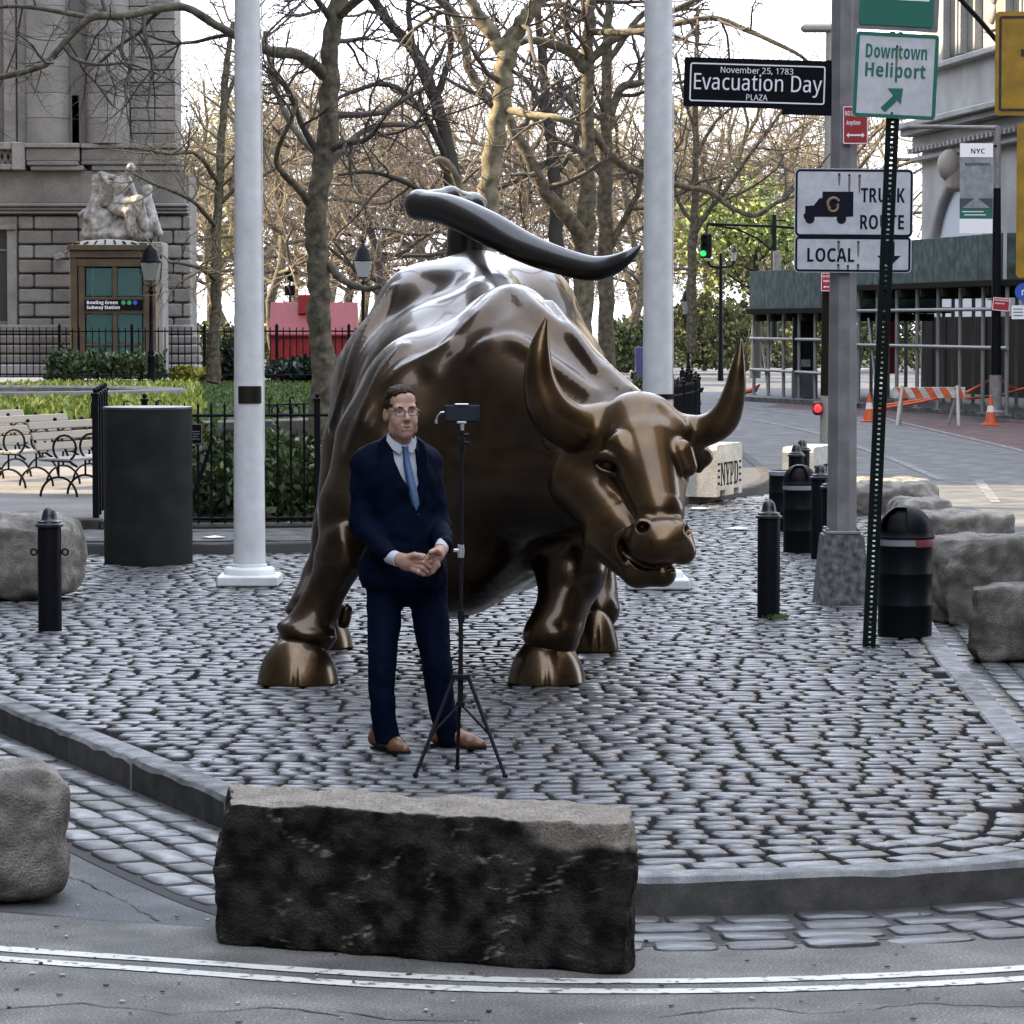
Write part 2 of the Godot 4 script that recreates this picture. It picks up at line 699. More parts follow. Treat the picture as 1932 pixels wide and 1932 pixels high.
	mat("black_paint", Color(0.02, 0.02, 0.022), 0.7)
	mat("peeling", Color(0.40, 0.42, 0.43), 0.55, 0.2, "speck", 3.0, "stain", 1.4)
	mat("galvanised", Color(0.35, 0.35, 0.35), 0.5, 0.4, "grain", 4.0)
	mat("pole_grey", Color(0.27, 0.26, 0.26), 0.6, 0.1, "soft", 1.2, "faint", 0.5)
	mat("pale_steel", Color(0.42, 0.40, 0.36), 0.5, 0.2, "grain", 1.0)
	mat("brown_paint", Color(0.022, 0.018, 0.014), 0.6, 0.0, "grain", 1.0)
	mat("post_green", Color(0.010, 0.017, 0.015), 0.5, 0.0, "grain", 4.0)
	mat("sign_black", Color(0.006, 0.006, 0.009), 0.4)
	mat("sign_white", Color(0.8, 0.8, 0.82), 0.5)
	mat("sign_plate", Color(0.66, 0.67, 0.69), 0.5, 0.0, "faint", 2.0, "faint", 0.8)
	mat("sign_ink", Color(0.012, 0.013, 0.022), 0.5)
	mat("sign_green", Color(0.004, 0.13, 0.085), 0.5)
	mat("sign_red", Color(0.32, 0.012, 0.02), 0.5)
	mat("sign_yellow", Color(0.42, 0.235, 0.01), 0.5, 0.0, "soft", 2.0)
	mat("sign_brown", Color(0.03, 0.014, 0.006), 0.5)
	mat("sign_blue", Color(0.02, 0.08, 0.42), 0.5)
	mat("sticker_tan", Color(0.25, 0.16, 0.09), 0.6)
	mat("rust", Color(0.20, 0.145, 0.11), 0.8)
	mat("rust_dark", Color(0.045, 0.03, 0.024), 0.7)
	mat("banner_grey", Color(0.28, 0.30, 0.32), 0.7, 0.0, "soft", 1.0)
	mat("banner_dark", Color(0.05, 0.055, 0.055), 0.7)
	mat("banner_green", Color(0.012, 0.12, 0.09), 0.7)
	mat("orange", Color(0.62, 0.11, 0.03), 0.6, 0.0, "soft", 1.0)
	mat("cone_white", Color(0.6, 0.58, 0.55), 0.7)
	mat("signal_red_dark", Color(0.12, 0.01, 0.01), 0.5)
	for q in [["lamp_red", Color(1.0, 0.06, 0.04), 0.9], ["lamp_green", Color(0.08, 1.0, 0.45), 0.9]]:
		var lm := mat(q[0], Color(0.1, 0.1, 0.1), 0.4)
		lm.emission_enabled = true
		lm.emission = q[1]
		lm.emission_energy_multiplier = q[2] * 0.35
	mat("path", Color(0.30, 0.28, 0.255), 0.85, 0.0, "speck", 1.0, "soft", 0.2)
	mat("path_kerb", Color(0.38, 0.36, 0.32), 0.85, 0.0, "speck", 1.2, "blotch", 0.4)
	mat("soil", Color(0.05, 0.065, 0.025), 0.95, 0.0, "speck", 1.5, "blotch", 0.5)
	var lf := tinted(mat("leaf", Color(1, 1, 1), 0.6))
	lf.backlight_enabled = true
	lf.backlight = Color(0.5, 0.5, 0.4)
	lf.cull_mode = BaseMaterial3D.CULL_DISABLED
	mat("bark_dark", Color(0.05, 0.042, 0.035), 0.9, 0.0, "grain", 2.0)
	mat("bench_wood", Color(0.42, 0.38, 0.32), 0.6, 0.0, "grain", 3.0)
	mat("lamp_glass", Color(0.25, 0.27, 0.26), 0.25)
	mat("red_wood", Color(0.34, 0.012, 0.012), 0.6, 0.0, "soft", 1.0)
	mat("red_roof", Color(0.24, 0.009, 0.015), 0.5, 0.0, "soft", 0.8)
	mat("purple", Color(0.035, 0.028, 0.11), 0.5)
	mat("stone_a", Color(0.37, 0.345, 0.315), 0.85, 0.0, "speck", 0.7, "soft", 0.15, 1.0)
	mat("stone_b", Color(0.33, 0.305, 0.275), 0.85, 0.0, "speck", 0.7, "soft", 0.15, 1.0)
	mat("stone_c", Color(0.41, 0.39, 0.36), 0.85, 0.0, "speck", 0.7, "soft", 0.15, 1.0)
	mat("stone_d", Color(0.5, 0.5, 0.5), 0.85, 0.0, "grain", 0.7, "soft", 0.15)
	mat("stone_dark_b", Color(0.20, 0.185, 0.165), 0.9, 0.0, "grain", 0.5)  # darker stone tone for the core walls and glazing bar
	mat("marble", Color(0.62, 0.58, 0.53), 0.6, 0.0, "grain", 1.0, "stain", 0.35)
	mat("bronze_frame", Color(0.16, 0.115, 0.07), 0.45, 0.4, "grain", 1.5, "soft", 0.4)
	mat("teal_glass", Color(0.07, 0.16, 0.15), 0.1)
	mat("teal_wall", Color(0.12, 0.24, 0.22), 0.5)
	mat("round_green", Color(0.03, 0.30, 0.10), 0.5)
	mat("pale_stone", Color(0.46, 0.45, 0.43), 0.85, 0.0, "grain", 0.5, "soft", 0.12, 0.5)
	mat("pale_stone_b", Color(0.36, 0.35, 0.33), 0.85, 0.0, "grain", 0.6, "soft", 0.2)
	mat("warm_stone", Color(0.40, 0.34, 0.29), 0.85, 0.0, "grain", 0.8)
	mat("arch_pane", Color(0.42, 0.45, 0.5), 0.3)
	mat("dark_board", Color(0.03, 0.026, 0.022), 0.85, 0.0, "grain", 1.0)
	mat("hoarding", Color(0.085, 0.165, 0.15), 0.7, 0.0, "soft", 0.6, "stain", 0.25)
	mat("hoarding_b", Color(0.095, 0.18, 0.165), 0.7, 0.0, "soft", 0.5, "stain", 0.3)
	M.teal_glass.transparency = BaseMaterial3D.TRANSPARENCY_ALPHA
	M.teal_glass.albedo_color.a = 0.45
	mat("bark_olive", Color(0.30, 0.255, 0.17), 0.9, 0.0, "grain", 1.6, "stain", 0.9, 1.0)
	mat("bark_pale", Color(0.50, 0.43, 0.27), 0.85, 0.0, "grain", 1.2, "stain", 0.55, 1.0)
	mat("twig_dark", Color(0.07, 0.057, 0.047), 0.9)
	mat("twig_gold", Color(0.19, 0.15, 0.095), 0.9)
	mat("twig_pink", Color(0.15, 0.115, 0.085), 0.9)
	mat("tar", Color(0.03, 0.03, 0.03), 0.7)
	for k in ["iron", "black", "black_metal", "post_green", "dark_green", "brown_paint", "sign_black", "sign_ink", "black_paint", "phone_case"]:
		M[k].metallic_specular = 0.18
	M.pane.metallic_specular = 0.15
	M.rock.metallic_specular = 0.2
	M.mortar.metallic_specular = 0.0
	M.iris.metallic_specular = 0.3
	M.dark_board.metallic_specular = 0.1
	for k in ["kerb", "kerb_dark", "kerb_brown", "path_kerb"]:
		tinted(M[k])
	mat("liner_red", Color(0.22, 0.05, 0.05), 0.35)
	M.plastic_film.albedo_color = Color(0.30, 0.31, 0.33).linear_to_srgb()
	M.suit.roughness = 0.7
	M.suit.metallic_specular = 0.14
	mat("lip_dark", Color(0.10, 0.035, 0.028), 0.5)
	M.hair.metallic_specular = 0.2

# ---------------------------------------------------------------- the bronze bull
func fb(f: Field, u0: float, v0: float, d0: float, r0: float, u1: float, v1: float, d1: float, r1: float, k := 0.1, cut := false) -> void:
	f.bone(P(u0, v0, d0), P(u1, v1, d1), r0 * px(d0), r1 * px(d1), k, cut)

func fl(f: Field, u: float, v: float, d: float, rx: float, ry: float, rz: float, k := 0.1, roll := 0.0, yaw := 0.0, tilt := 0.0, cut := false) -> void:
	# radii in picture pixels across and up, metres in depth
	f.lump(P(u, v, d), Vector3(rx * px(d), ry * px(d), rz), k, Basis.from_euler(Vector3(deg_to_rad(tilt), deg_to_rad(yaw), deg_to_rad(roll))), cut)

func chain(f: Field, pts: Array, k: float, cut := false) -> void:
	# a smooth tapering limb through pixel joints [u, v, depth, radius in pixels]
	var fine := []
	for i in pts.size() - 1:
		var p0: Array = pts[maxi(i - 1, 0)]
		var p1: Array = pts[i]
		var p2: Array = pts[i + 1]
		var p3: Array = pts[mini(i + 2, pts.size() - 1)]
		for s in 9:
			var t := s / 9.0
			var q := []
			for c in 4:
				q.append(cubic_interpolate(p1[c], p2[c], p0[c], p3[c], t))
			fine.append(q)
	fine.append(pts[-1])
	f.joined = 100000 + f.kind.size()
	for i in fine.size() - 1:
		fb(f, fine[i][0], fine[i][1], fine[i][2], maxf(fine[i][3], 1.0), fine[i + 1][0], fine[i + 1][1], fine[i + 1][2], maxf(fine[i + 1][3], 1.0), k, cut)
	f.joined = -1

func hit(f: Field, u: float, v: float, who: PackedInt32Array) -> float:
	# the depth at which the skin is met behind that pixel
	var d := 18.0
	for i in 90:
		var e := f.at(P(u, v, d), who)
		if e < 0.004:
			return d
		d += maxf(e * 0.8, 0.004)
		if d > 25.0:
			break
	return -1.0

func stroke(f: Field, pts: Array, lift: float, k: float, cut := false) -> void:
	# a fold or crease drawn on the skin: [u, v, radius in pixels]; lift is how far its centre stands off the skin
	var who := PackedInt32Array(range(f.kind.size()))
	var q := []
	for p in pts:
		var d := hit(f, p[0], p[1], who)
		if d > 0.0:
			q.append([p[0], p[1], d - lift, p[2]])
	if q.size() > 1:
		chain(f, q, k, cut)

func bull() -> void:
	var o := thing("bull_statue", "large polished bronze statue of a charging bull on the cobbles", "statue", Vector3.ZERO)
	var f := Field.new()
	# trunk
	fl(f, 900, 860, 20.75, 235, 262, 0.95, 0.25)
	fl(f, 892, 800, 21.9, 235, 250, 0.95, 0.3)
	fl(f, 898, 690, 22.8, 196, 190, 0.75, 0.3)
	fl(f, 800, 600, 22.75, 92, 100, 0.5, 0.2)          # hips
	fl(f, 1010, 600, 22.75, 80, 98, 0.5, 0.2)
	fl(f, 898, 540, 23.1, 120, 46, 0.4, 0.15)
	fl(f, 715, 760, 22.5, 92, 150, 0.6, 0.2)           # thighs
	fl(f, 1085, 770, 22.5, 78, 140, 0.6, 0.2)
	fb(f, 968, 585, 20.6, 34, 905, 520, 22.9, 30, 0.25)   # spine
	fl(f, 968, 680, 20.5, 110, 125, 0.55, 0.22)         # withers
	fl(f, 775, 800, 20.35, 110, 165, 0.5, 0.2, -8)      # shoulders
	fl(f, 1060, 850, 20.3, 88, 170, 0.5, 0.2, 8)
	fl(f, 860, 1020, 20.3, 120, 138, 0.5, 0.2)          # brisket
	fb(f, 850, 1070, 20.6, 78, 960, 1010, 21.9, 110, 0.25)
	# neck
	fb(f, 985, 760, 20.2, 165, 1150, 850, 19.55, 108, 0.25)
	fb(f, 960, 900, 20.0, 120, 1120, 920, 19.5, 90, 0.2)
	fb(f, 1010, 690, 20.3, 70, 1185, 790, 19.55, 48, 0.16)   # crest
	# fore legs
	fb(f, 720, 850, 20.2, 92, 668, 960, 20.05, 62, 0.15)
	fb(f, 668, 960, 20.05, 62, 640, 1045, 19.95, 42, 0.1)
	fb(f, 642, 1020, 19.86, 30, 640, 1060, 19.86, 32, 0.06)
	fb(f, 640, 1060, 19.95, 43, 600, 1150, 20.02, 34, 0.08)
	fb(f, 600, 1150, 20.02, 36, 580, 1196, 20.0, 52, 0.06)
	fl(f, 579, 1192, 20.0, 58, 18, 0.18, 0.04, -12)
	fb(f, 652, 1150, 20.2, 13, 648, 1172, 20.2, 14, 0.03)   # dew claws
	fb(f, 1085, 960, 20.3, 88, 1078, 1080, 20.1, 62, 0.15)
	fb(f, 1078, 1080, 20.1, 60, 1060, 1150, 20.0, 44, 0.08)
	fb(f, 1060, 1150, 20.0, 46, 1042, 1196, 19.95, 54, 0.06)
	fl(f, 1043, 1192, 19.97, 56, 16, 0.18, 0.04, 8)
	# hind legs
	fb(f, 690, 860, 22.4, 85, 650, 1000, 22.2, 58, 0.15)
	fb(f, 650, 1000, 22.2, 50, 610, 1090, 22.2, 36, 0.1)
	fb(f, 610, 1090, 22.2, 38, 585, 1150, 22.0, 42, 0.06)
	fl(f, 582, 1150, 22.0, 46, 12, 0.17, 0.03)
	fb(f, 1100, 880, 22.4, 80, 1120, 1020, 22.2, 50, 0.15)
	fb(f, 1120, 1020, 22.2, 44, 1126, 1110, 22.1, 34, 0.1)
	fb(f, 1126, 1110, 22.1, 36, 1130, 1150, 22.0, 40, 0.05)
	# muscle and hide: the crest of the neck, its folds, shoulder blade, flank and thigh
	stroke(f, [[820, 700, 8], [870, 640, 13], [915, 595, 16], [963, 560, 19], [1015, 596, 16], [1090, 655, 14], [1180, 738, 8]], -0.03, 0.10)
	stroke(f, [[896, 672, 8], [925, 655, 13], [975, 650, 15], [1040, 692, 14], [1115, 745, 10]], -0.028, 0.06)
	stroke(f, [[850, 655, 6], [770, 702, 12], [700, 775, 13], [668, 845, 10]], -0.022, 0.08)
	stroke(f, [[740, 545, 6], [690, 630, 11], [652, 730, 9], [628, 800, 6]], -0.02, 0.06)
	stroke(f, [[760, 655, 6], [715, 720, 10], [685, 800, 7]], -0.02, 0.06)
	stroke(f, [[1040, 575, 6], [1090, 640, 9], [1130, 700, 6]], -0.012, 0.06)
	stroke(f, [[720, 830, 10], [690, 900, 15], [668, 965, 10]], -0.035, 0.10)
	stroke(f, [[645, 1000, 7], [652, 1060, 8], [625, 1130, 6]], -0.012, 0.05)
	var mb := MB.new()
	f.surface(mb, Vector3(-1.75, 0.08, -24.0), Vector3(1.15, 2.75, -18.6), 0.032)
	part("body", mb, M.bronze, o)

	# head
	var h := Field.new()
	fb(h, 1120, 870, 19.55, 92, 1160, 850, 19.4, 96, 0.08)
	fl(h, 1203, 812, 19.26, 84, 74, 0.2, 0.05, 4)
	fb(h, 1150, 815, 19.25, 48, 1262, 822, 19.2, 44, 0.05)
	fl(h, 1222, 868, 19.13, 80, 72, 0.15, 0.05, -6)
	fb(h, 1212, 850, 19.14, 72, 1242, 960, 18.87, 47, 0.05)
	fb(h, 1105, 905, 19.38, 74, 1165, 985, 19.15, 54, 0.06)
	fb(h, 1165, 985, 19.15, 50, 1210, 1035, 18.92, 32, 0.05)
	fb(h, 1275, 880, 19.15, 26, 1258, 970, 18.9, 28, 0.06)
	# muzzle
	fl(h, 1246, 1020, 18.76, 62, 46, 0.17, 0.04, 8)
	fb(h, 1200, 1012, 18.82, 24, 1288, 1040, 18.74, 26, 0.03)
	fb(h, 1212, 996, 18.72, 19, 1225, 985, 18.78, 16, 0.02)
	fb(h, 1284, 1000, 18.72, 18, 1270, 990, 18.76, 16, 0.02)
	# lower jaw
	fb(h, 1140, 1015, 19.17, 42, 1205, 1076, 18.93, 32, 0.05)
	fb(h, 1205, 1076, 18.93, 32, 1250, 1082, 18.83, 26, 0.03)
	# lips at the corner of the mouth
	chain(h, [[1200, 1008, 18.87, 6], [1178, 1003, 18.87, 8], [1163, 1018, 18.88, 9], [1162, 1040, 18.88, 9], [1178, 1066, 18.88, 8], [1202, 1090, 18.9, 7]], 0.02)
	# mouth
	chain(h, [[1180, 1024, 18.79, 6], [1184, 1046, 18.78, 6], [1208, 1066, 18.75, 5.5], [1245, 1074, 18.70, 5], [1290, 1074, 18.69, 5]], 0.02, true)
	chain(h, [[1184, 1046, 18.86, 6], [1208, 1066, 18.83, 6], [1245, 1074, 18.79, 5], [1290, 1074, 18.78, 5]], 0.01, true)
	# brow ridges, eye sockets, nostrils
	fb(h, 1172, 838, 19.02, 24, 1203, 892, 18.93, 18, 0.03)
	fb(h, 1150, 846, 19.04, 14, 1172, 838, 19.0, 18, 0.03)
	fb(h, 1200, 850, 18.98, 9, 1212, 905, 18.9, 8, 0.02)
	fb(h, 1285, 852, 19.03, 24, 1296, 880, 19.02, 20, 0.03)
	fb(h, 1258, 850, 19.0, 8, 1262, 900, 18.94, 7, 0.02)
	fl(h, 1146, 873, 19.04, 26, 18, 0.05, 0.03, -24, 0, 0, true)
	chain(h, [[1122, 866, 19.07, 4], [1128, 882, 19.06, 5.5], [1146, 891, 19.05, 6], [1168, 896, 19.03, 6], [1188, 908, 18.99, 5], [1200, 920, 18.96, 3]], 0.018)
	chain(h, [[1122, 866, 19.05, 6], [1136, 860, 19.01, 9], [1156, 862, 18.985, 10], [1178, 878, 18.97, 9], [1196, 902, 18.97, 6]], 0.02)
	fl(h, 1212, 995, 18.68, 11, 10, 0.07, 0.015, 0, 0, 0, true)
	fl(h, 1298, 1000, 18.7, 8, 10, 0.06, 0.015, 0, 0, 0, true)
	# ears
	fb(h, 1104, 850, 19.35, 22, 1050, 832, 19.42, 24, 0.04)
	fb(h, 1050, 832, 19.42, 24, 1012, 780, 19.46, 14, 0.03)
	fb(h, 1012, 780, 19.46, 14, 997, 730, 19.46, 4, 0.02)
	fb(h, 1300, 838, 19.3, 20, 1326, 862, 19.36, 18, 0.03)
	fb(h, 1326, 862, 19.36, 18, 1318, 884, 19.36, 9, 0.02)
	# horns
	chain(h, [[1140, 806, 19.3, 48], [1085, 806, 19.22, 46], [1040, 776, 19.15, 42], [1019, 722, 19.12, 31], [1018, 660, 19.1, 20], [1031, 599, 19.1, 3]], 0.03)
	chain(h, [[1265, 815, 19.28, 38], [1322, 814, 19.25, 31], [1364, 792, 19.2, 29], [1384, 745, 19.17, 22], [1392, 695, 19.15, 14], [1398, 642, 19.15, 3]], 0.03)
	mb = MB.new()
	h.surface(mb, Vector3(0.04, 0.4, -19.95), Vector3(1.35, 2.2, -18.4), 0.0135)
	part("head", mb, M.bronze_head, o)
	mb = MB.new()
	mb.ball(P(1148, 875, 19.085), Vector3.ONE * 0.052, 12, 16)
	part("eye", mb, M.bronze_eye, o)

	# tail
	var t := Field.new()
	fb(t, 880, 520, 23.35, 46, 882, 440, 23.3, 34, 0.1)
	fb(t, 882, 440, 23.3, 34, 892, 390, 23.15, 24, 0.06)
	fb(t, 892, 390, 23.15, 24, 850, 372, 22.95, 18, 0.05)
	fb(t, 850, 372, 22.95, 18, 792, 386, 22.75, 26, 0.05)
	chain(t, [[792, 388, 22.7, 27], [850, 398, 22.55, 30], [920, 430, 22.4, 32], [990, 467, 22.3, 29], [1050, 490, 22.2, 26], [1110, 506, 22.1, 24], [1150, 502, 22.05, 20], [1185, 484, 22.0, 12], [1210, 462, 22.0, 2]], 0.06)
	fb(t, 1060, 478, 22.06, 4, 1190, 478, 21.93, 3, 0.02, true)
	fb(t, 1090, 498, 22.0, 4, 1180, 490, 21.93, 3, 0.02, true)
	mb = MB.new()
	t.surface(mb, Vector3(-0.85, 2.3, -23.7), Vector3(0.95, 3.25, -21.7), 0.02)
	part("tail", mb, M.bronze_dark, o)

	# hooves: halves of a cloven dome
	for hv in [[558, 1298, 19.72, 77, 92], [1032, 1294, 19.75, 74, 90], [590, 1232, 21.95, 72, 84], [1126, 1240, 21.75, 42, 80]]:
		var q := Field.new()
		var c := P(hv[0], hv[1], hv[2])
		var w: float = hv[3] * px(hv[2])
		var tall: float = hv[4] * px(hv[2])
		c = Vector3(c.x, 0.0, -hv[2] - w * 0.9)
		q.lump(c + Vector3(-w * 0.1, -0.05, 0), Vector3(w * 0.93, tall + 0.05, w * 1.05), 0.03)
		q.lump(c + Vector3(w * 0.1, -0.05, 0), Vector3(w * 0.93, tall + 0.05, w * 1.05), 0.03)
		q.joined = 5000
		for e in 5:
			var y0 := tall * (e * 0.17 - 0.02)
			var y1 := tall * ((e + 1) * 0.17 - 0.02)
			q.bone(c + Vector3(0, y0, w * (1.05 * sqrt(1.0 - pow(y0 / (tall + 0.05), 2.0)) + 0.012)), c + Vector3(0, y1, w * (1.05 * sqrt(1.0 - pow(y1 / (tall + 0.05), 2.0)) + 0.012)), 0.008, 0.008, 0.02, true)
		q.joined = -1
		q.lump(c + Vector3(0, -0.5, 0), Vector3(2, 0.5, 2), 0.01, Basis(), true)
		mb = MB.new()
		q.surface(mb, c + Vector3(-w * 1.2, -0.06, -w * 1.3), c + Vector3(w * 1.2, tall * 1.2, w * 1.4), 0.016)
		part("hoof", mb, M.bronze_hoof, o)

# ---------------------------------------------------------------- ground, plaza, roads
func flat() -> Basis:
	return Basis(Vector3.RIGHT, Vector3(0, 0, -1), Vector3.UP)

func sheet(mb: MB, poly: Array, top: float, thick := 0.05) -> void:
	# poly: Vector2(x, depth)
	mb.prism(Transform3D(flat(), Vector3(0, top, 0)), PackedVector2Array(poly), thick)

func sheet_px(mb: MB, pts: Array, top: float, thick := 0.01) -> void:
	var q := []
	for p in pts:
		var g := G(p[0], p[1], top)
		q.append(Vector2(g.x, -g.z))
	sheet(mb, q, top, thick)

func band(mb: MB, line: Array, w: float, top: float, thick := 0.004, wob := 0.0) -> void:
	# a strip of width w along a polyline of Vector2(x, depth), cut into quads
	for i in line.size() - 1:
		var a: Vector2 = line[i]
		var b: Vector2 = line[i + 1]
		var na := side_of(line, i) * w * 0.5
		var nb := side_of(line, i + 1) * w * 0.5
		var ja := 1.0 + wob * sin(i * 12.9898) * 0.5 + wob * sin(i * 4.1) * 0.5
		var jb := 1.0 + wob * sin((i + 1) * 12.9898) * 0.5 + wob * sin((i + 1) * 4.1) * 0.5
		mb.quad(Vector3(a.x - na.x * ja, top, -(a.y - na.y * ja)), Vector3(b.x - nb.x * jb, top, -(b.y - nb.y * jb)), Vector3(b.x + nb.x * jb, top, -(b.y + nb.y * jb)), Vector3(a.x + na.x * ja, top, -(a.y + na.y * ja)), Vector3.UP)

func side_of(line: Array, i: int) -> Vector2:
	var a: Vector2 = line[maxi(i - 1, 0)]
	var b: Vector2 = line[mini(i + 1, line.size() - 1)]
	var d := (b - a).normalized()
	return Vector2(-d.y, d.x)

func smooth_line(pts: Array, step: float) -> Array:
	var c := Curve3D.new()
	for i in pts.size():
		var p: Vector2 = pts[i]
		var t := Vector2.ZERO
		if i > 0 and i < pts.size() - 1:
			var l := minf((pts[i + 1] - p).length(), (p - pts[i - 1]).length())
			t = (pts[i + 1] - pts[i - 1]).normalized() * l * 0.33
		c.add_point(Vector3(p.x, 0, p.y), Vector3(-t.x, 0, -t.y), Vector3(t.x, 0, t.y))
	var out := []
	var n := int(c.get_baked_length() / step)
	for i in n + 1:
		var q := c.sample_baked(c.get_baked_length() * i / n)
		out.append(Vector2(q.x, q.z))
	return out

func offset_line(line: Array, w: float) -> Array:
	var out := []
	for i in line.size():
		out.append(line[i] + side_of(line, i) * w)
	return out

func kerb_stone(line: Array, w: float, top: float, low: float, seed_n: int) -> MB:
	# line runs along the outer face; the stone lies to the side_of() side of it
	var mb := MB.new()
	var r := RandomNumberGenerator.new()
	r.seed = seed_n
	var rows := []
	for i in line.size():
		var p: Vector2 = line[i]
		var s := side_of(line, i)
		var k := []
		var j := r.randf_range(-0.008, 0.008)
		for q in [[-0.0, low], [0.006 + j * 0.6, top - 0.028 + j], [0.02 + j, top - 0.005], [0.036, top], [w * 0.6, top + r.randf_range(-0.002, 0.003)], [w - 0.012, top - 0.001], [w, top - 0.012], [w, low]]:
			var e: Vector2 = p + s * q[0]
			k.append(Vector3(e.x, q[1], -e.y))
		rows.append(k)
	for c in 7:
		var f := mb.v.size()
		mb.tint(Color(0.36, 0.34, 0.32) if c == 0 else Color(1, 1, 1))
		for i in rows.size():
			var d: Vector3 = rows[i][c + 1] - rows[i][c]
			var al: Vector3 = rows[mini(i + 1, rows.size() - 1)][c] - rows[maxi(i - 1, 0)][c]
			var nr := d.cross(al).normalized()
			if nr.dot(Vector3(0, 1, 0) + (Vector3(rows[i][c].x, 0, rows[i][c].z) - rows[i][4]).normalized()) < 0.0:
				nr = -nr
			mb.add(rows[i][c], nr)
			mb.add(rows[i][c + 1], nr)
		for i in rows.size() - 1:
			mb.quad_i(f + 2 * i, f + 2 * i + 1, f + 2 * i + 3, f + 2 * i + 2)
	for e in [0, rows.size() - 1]:
		var nr: Vector3 = (rows[e][0] - rows[1 if e == 0 else e - 1][0]).normalized()
		var f := mb.v.size()
		for q in rows[e]:
			mb.add(q, nr)
		for i in range(1, 7):
			mb.tri(f, f + i, f + i + 1)
	return mb

func cobble_mesh(seed_n: int, dome: float) -> ArrayMesh:
	# unit stone: 1 x 1 in plan, top at y = 0
	var r := RandomNumberGenerator.new()
	r.seed = seed_n
	var mb := MB.new()
	var base := [Vector2(-0.5, -0.3), Vector2(-0.5, 0.3), Vector2(-0.42, 0.46), Vector2(-0.3, 0.5), Vector2(0.3, 0.5), Vector2(0.43, 0.45), Vector2(0.5, 0.3), Vector2(0.5, -0.3), Vector2(0.43, -0.46), Vector2(0.28, -0.5), Vector2(-0.28, -0.5), Vector2(-0.43, -0.45)]
	var n := base.size()
	for k in n:
		base[k] *= Vector2(r.randf_range(0.92, 1.0), r.randf_range(0.955, 1.0))
	var rings := [[0.99, -0.06, 0.0], [0.985, -0.014, 0.3], [0.955, -0.003, 1.6], [0.86, 0.0, 9.0]]
	for i in rings.size():
		for k in n:
			var c: Vector2 = base[k]
			var q: Vector2 = c * rings[i][0]
			var e := Vector2(signf(c.x) * pow(absf(c.x) * 2.0, 4.0), signf(c.y) * pow(absf(c.y) * 2.0, 4.0)).normalized()
			mb.add(Vector3(q.x, rings[i][1] + (r.randf_range(-dome, dome) if i == 3 else 0.0), q.y), Vector3(e.x, rings[i][2], e.y).normalized())
	var top := mb.add(Vector3(0, 0.002 + dome * 0.5, 0), Vector3.UP)
	for i in rings.size() - 1:
		for k in n:
			var b := i * n + k
			var c := i * n + (k + 1) % n
			mb.quad_i(b, c, c + n, b + n)
	for k in n:
		mb.tri((rings.size() - 1) * n + k, (rings.size() - 1) * n + (k + 1) % n, top)
	return mb.mesh()

var plaza_edge := []      # outer face of the kerb, from far left round the front to far right
var plaza_poly := PackedVector2Array()

func stone_tint() -> Color:
	var g := rng.randf_range(0.66, 1.25)
	if rng.randf() < 0.12:
		g *= 0.55
	var w := rng.randf_range(-0.05, 0.06)
	return Color(g * (1.0 + w), g, g * (1.0 - w * 0.8))

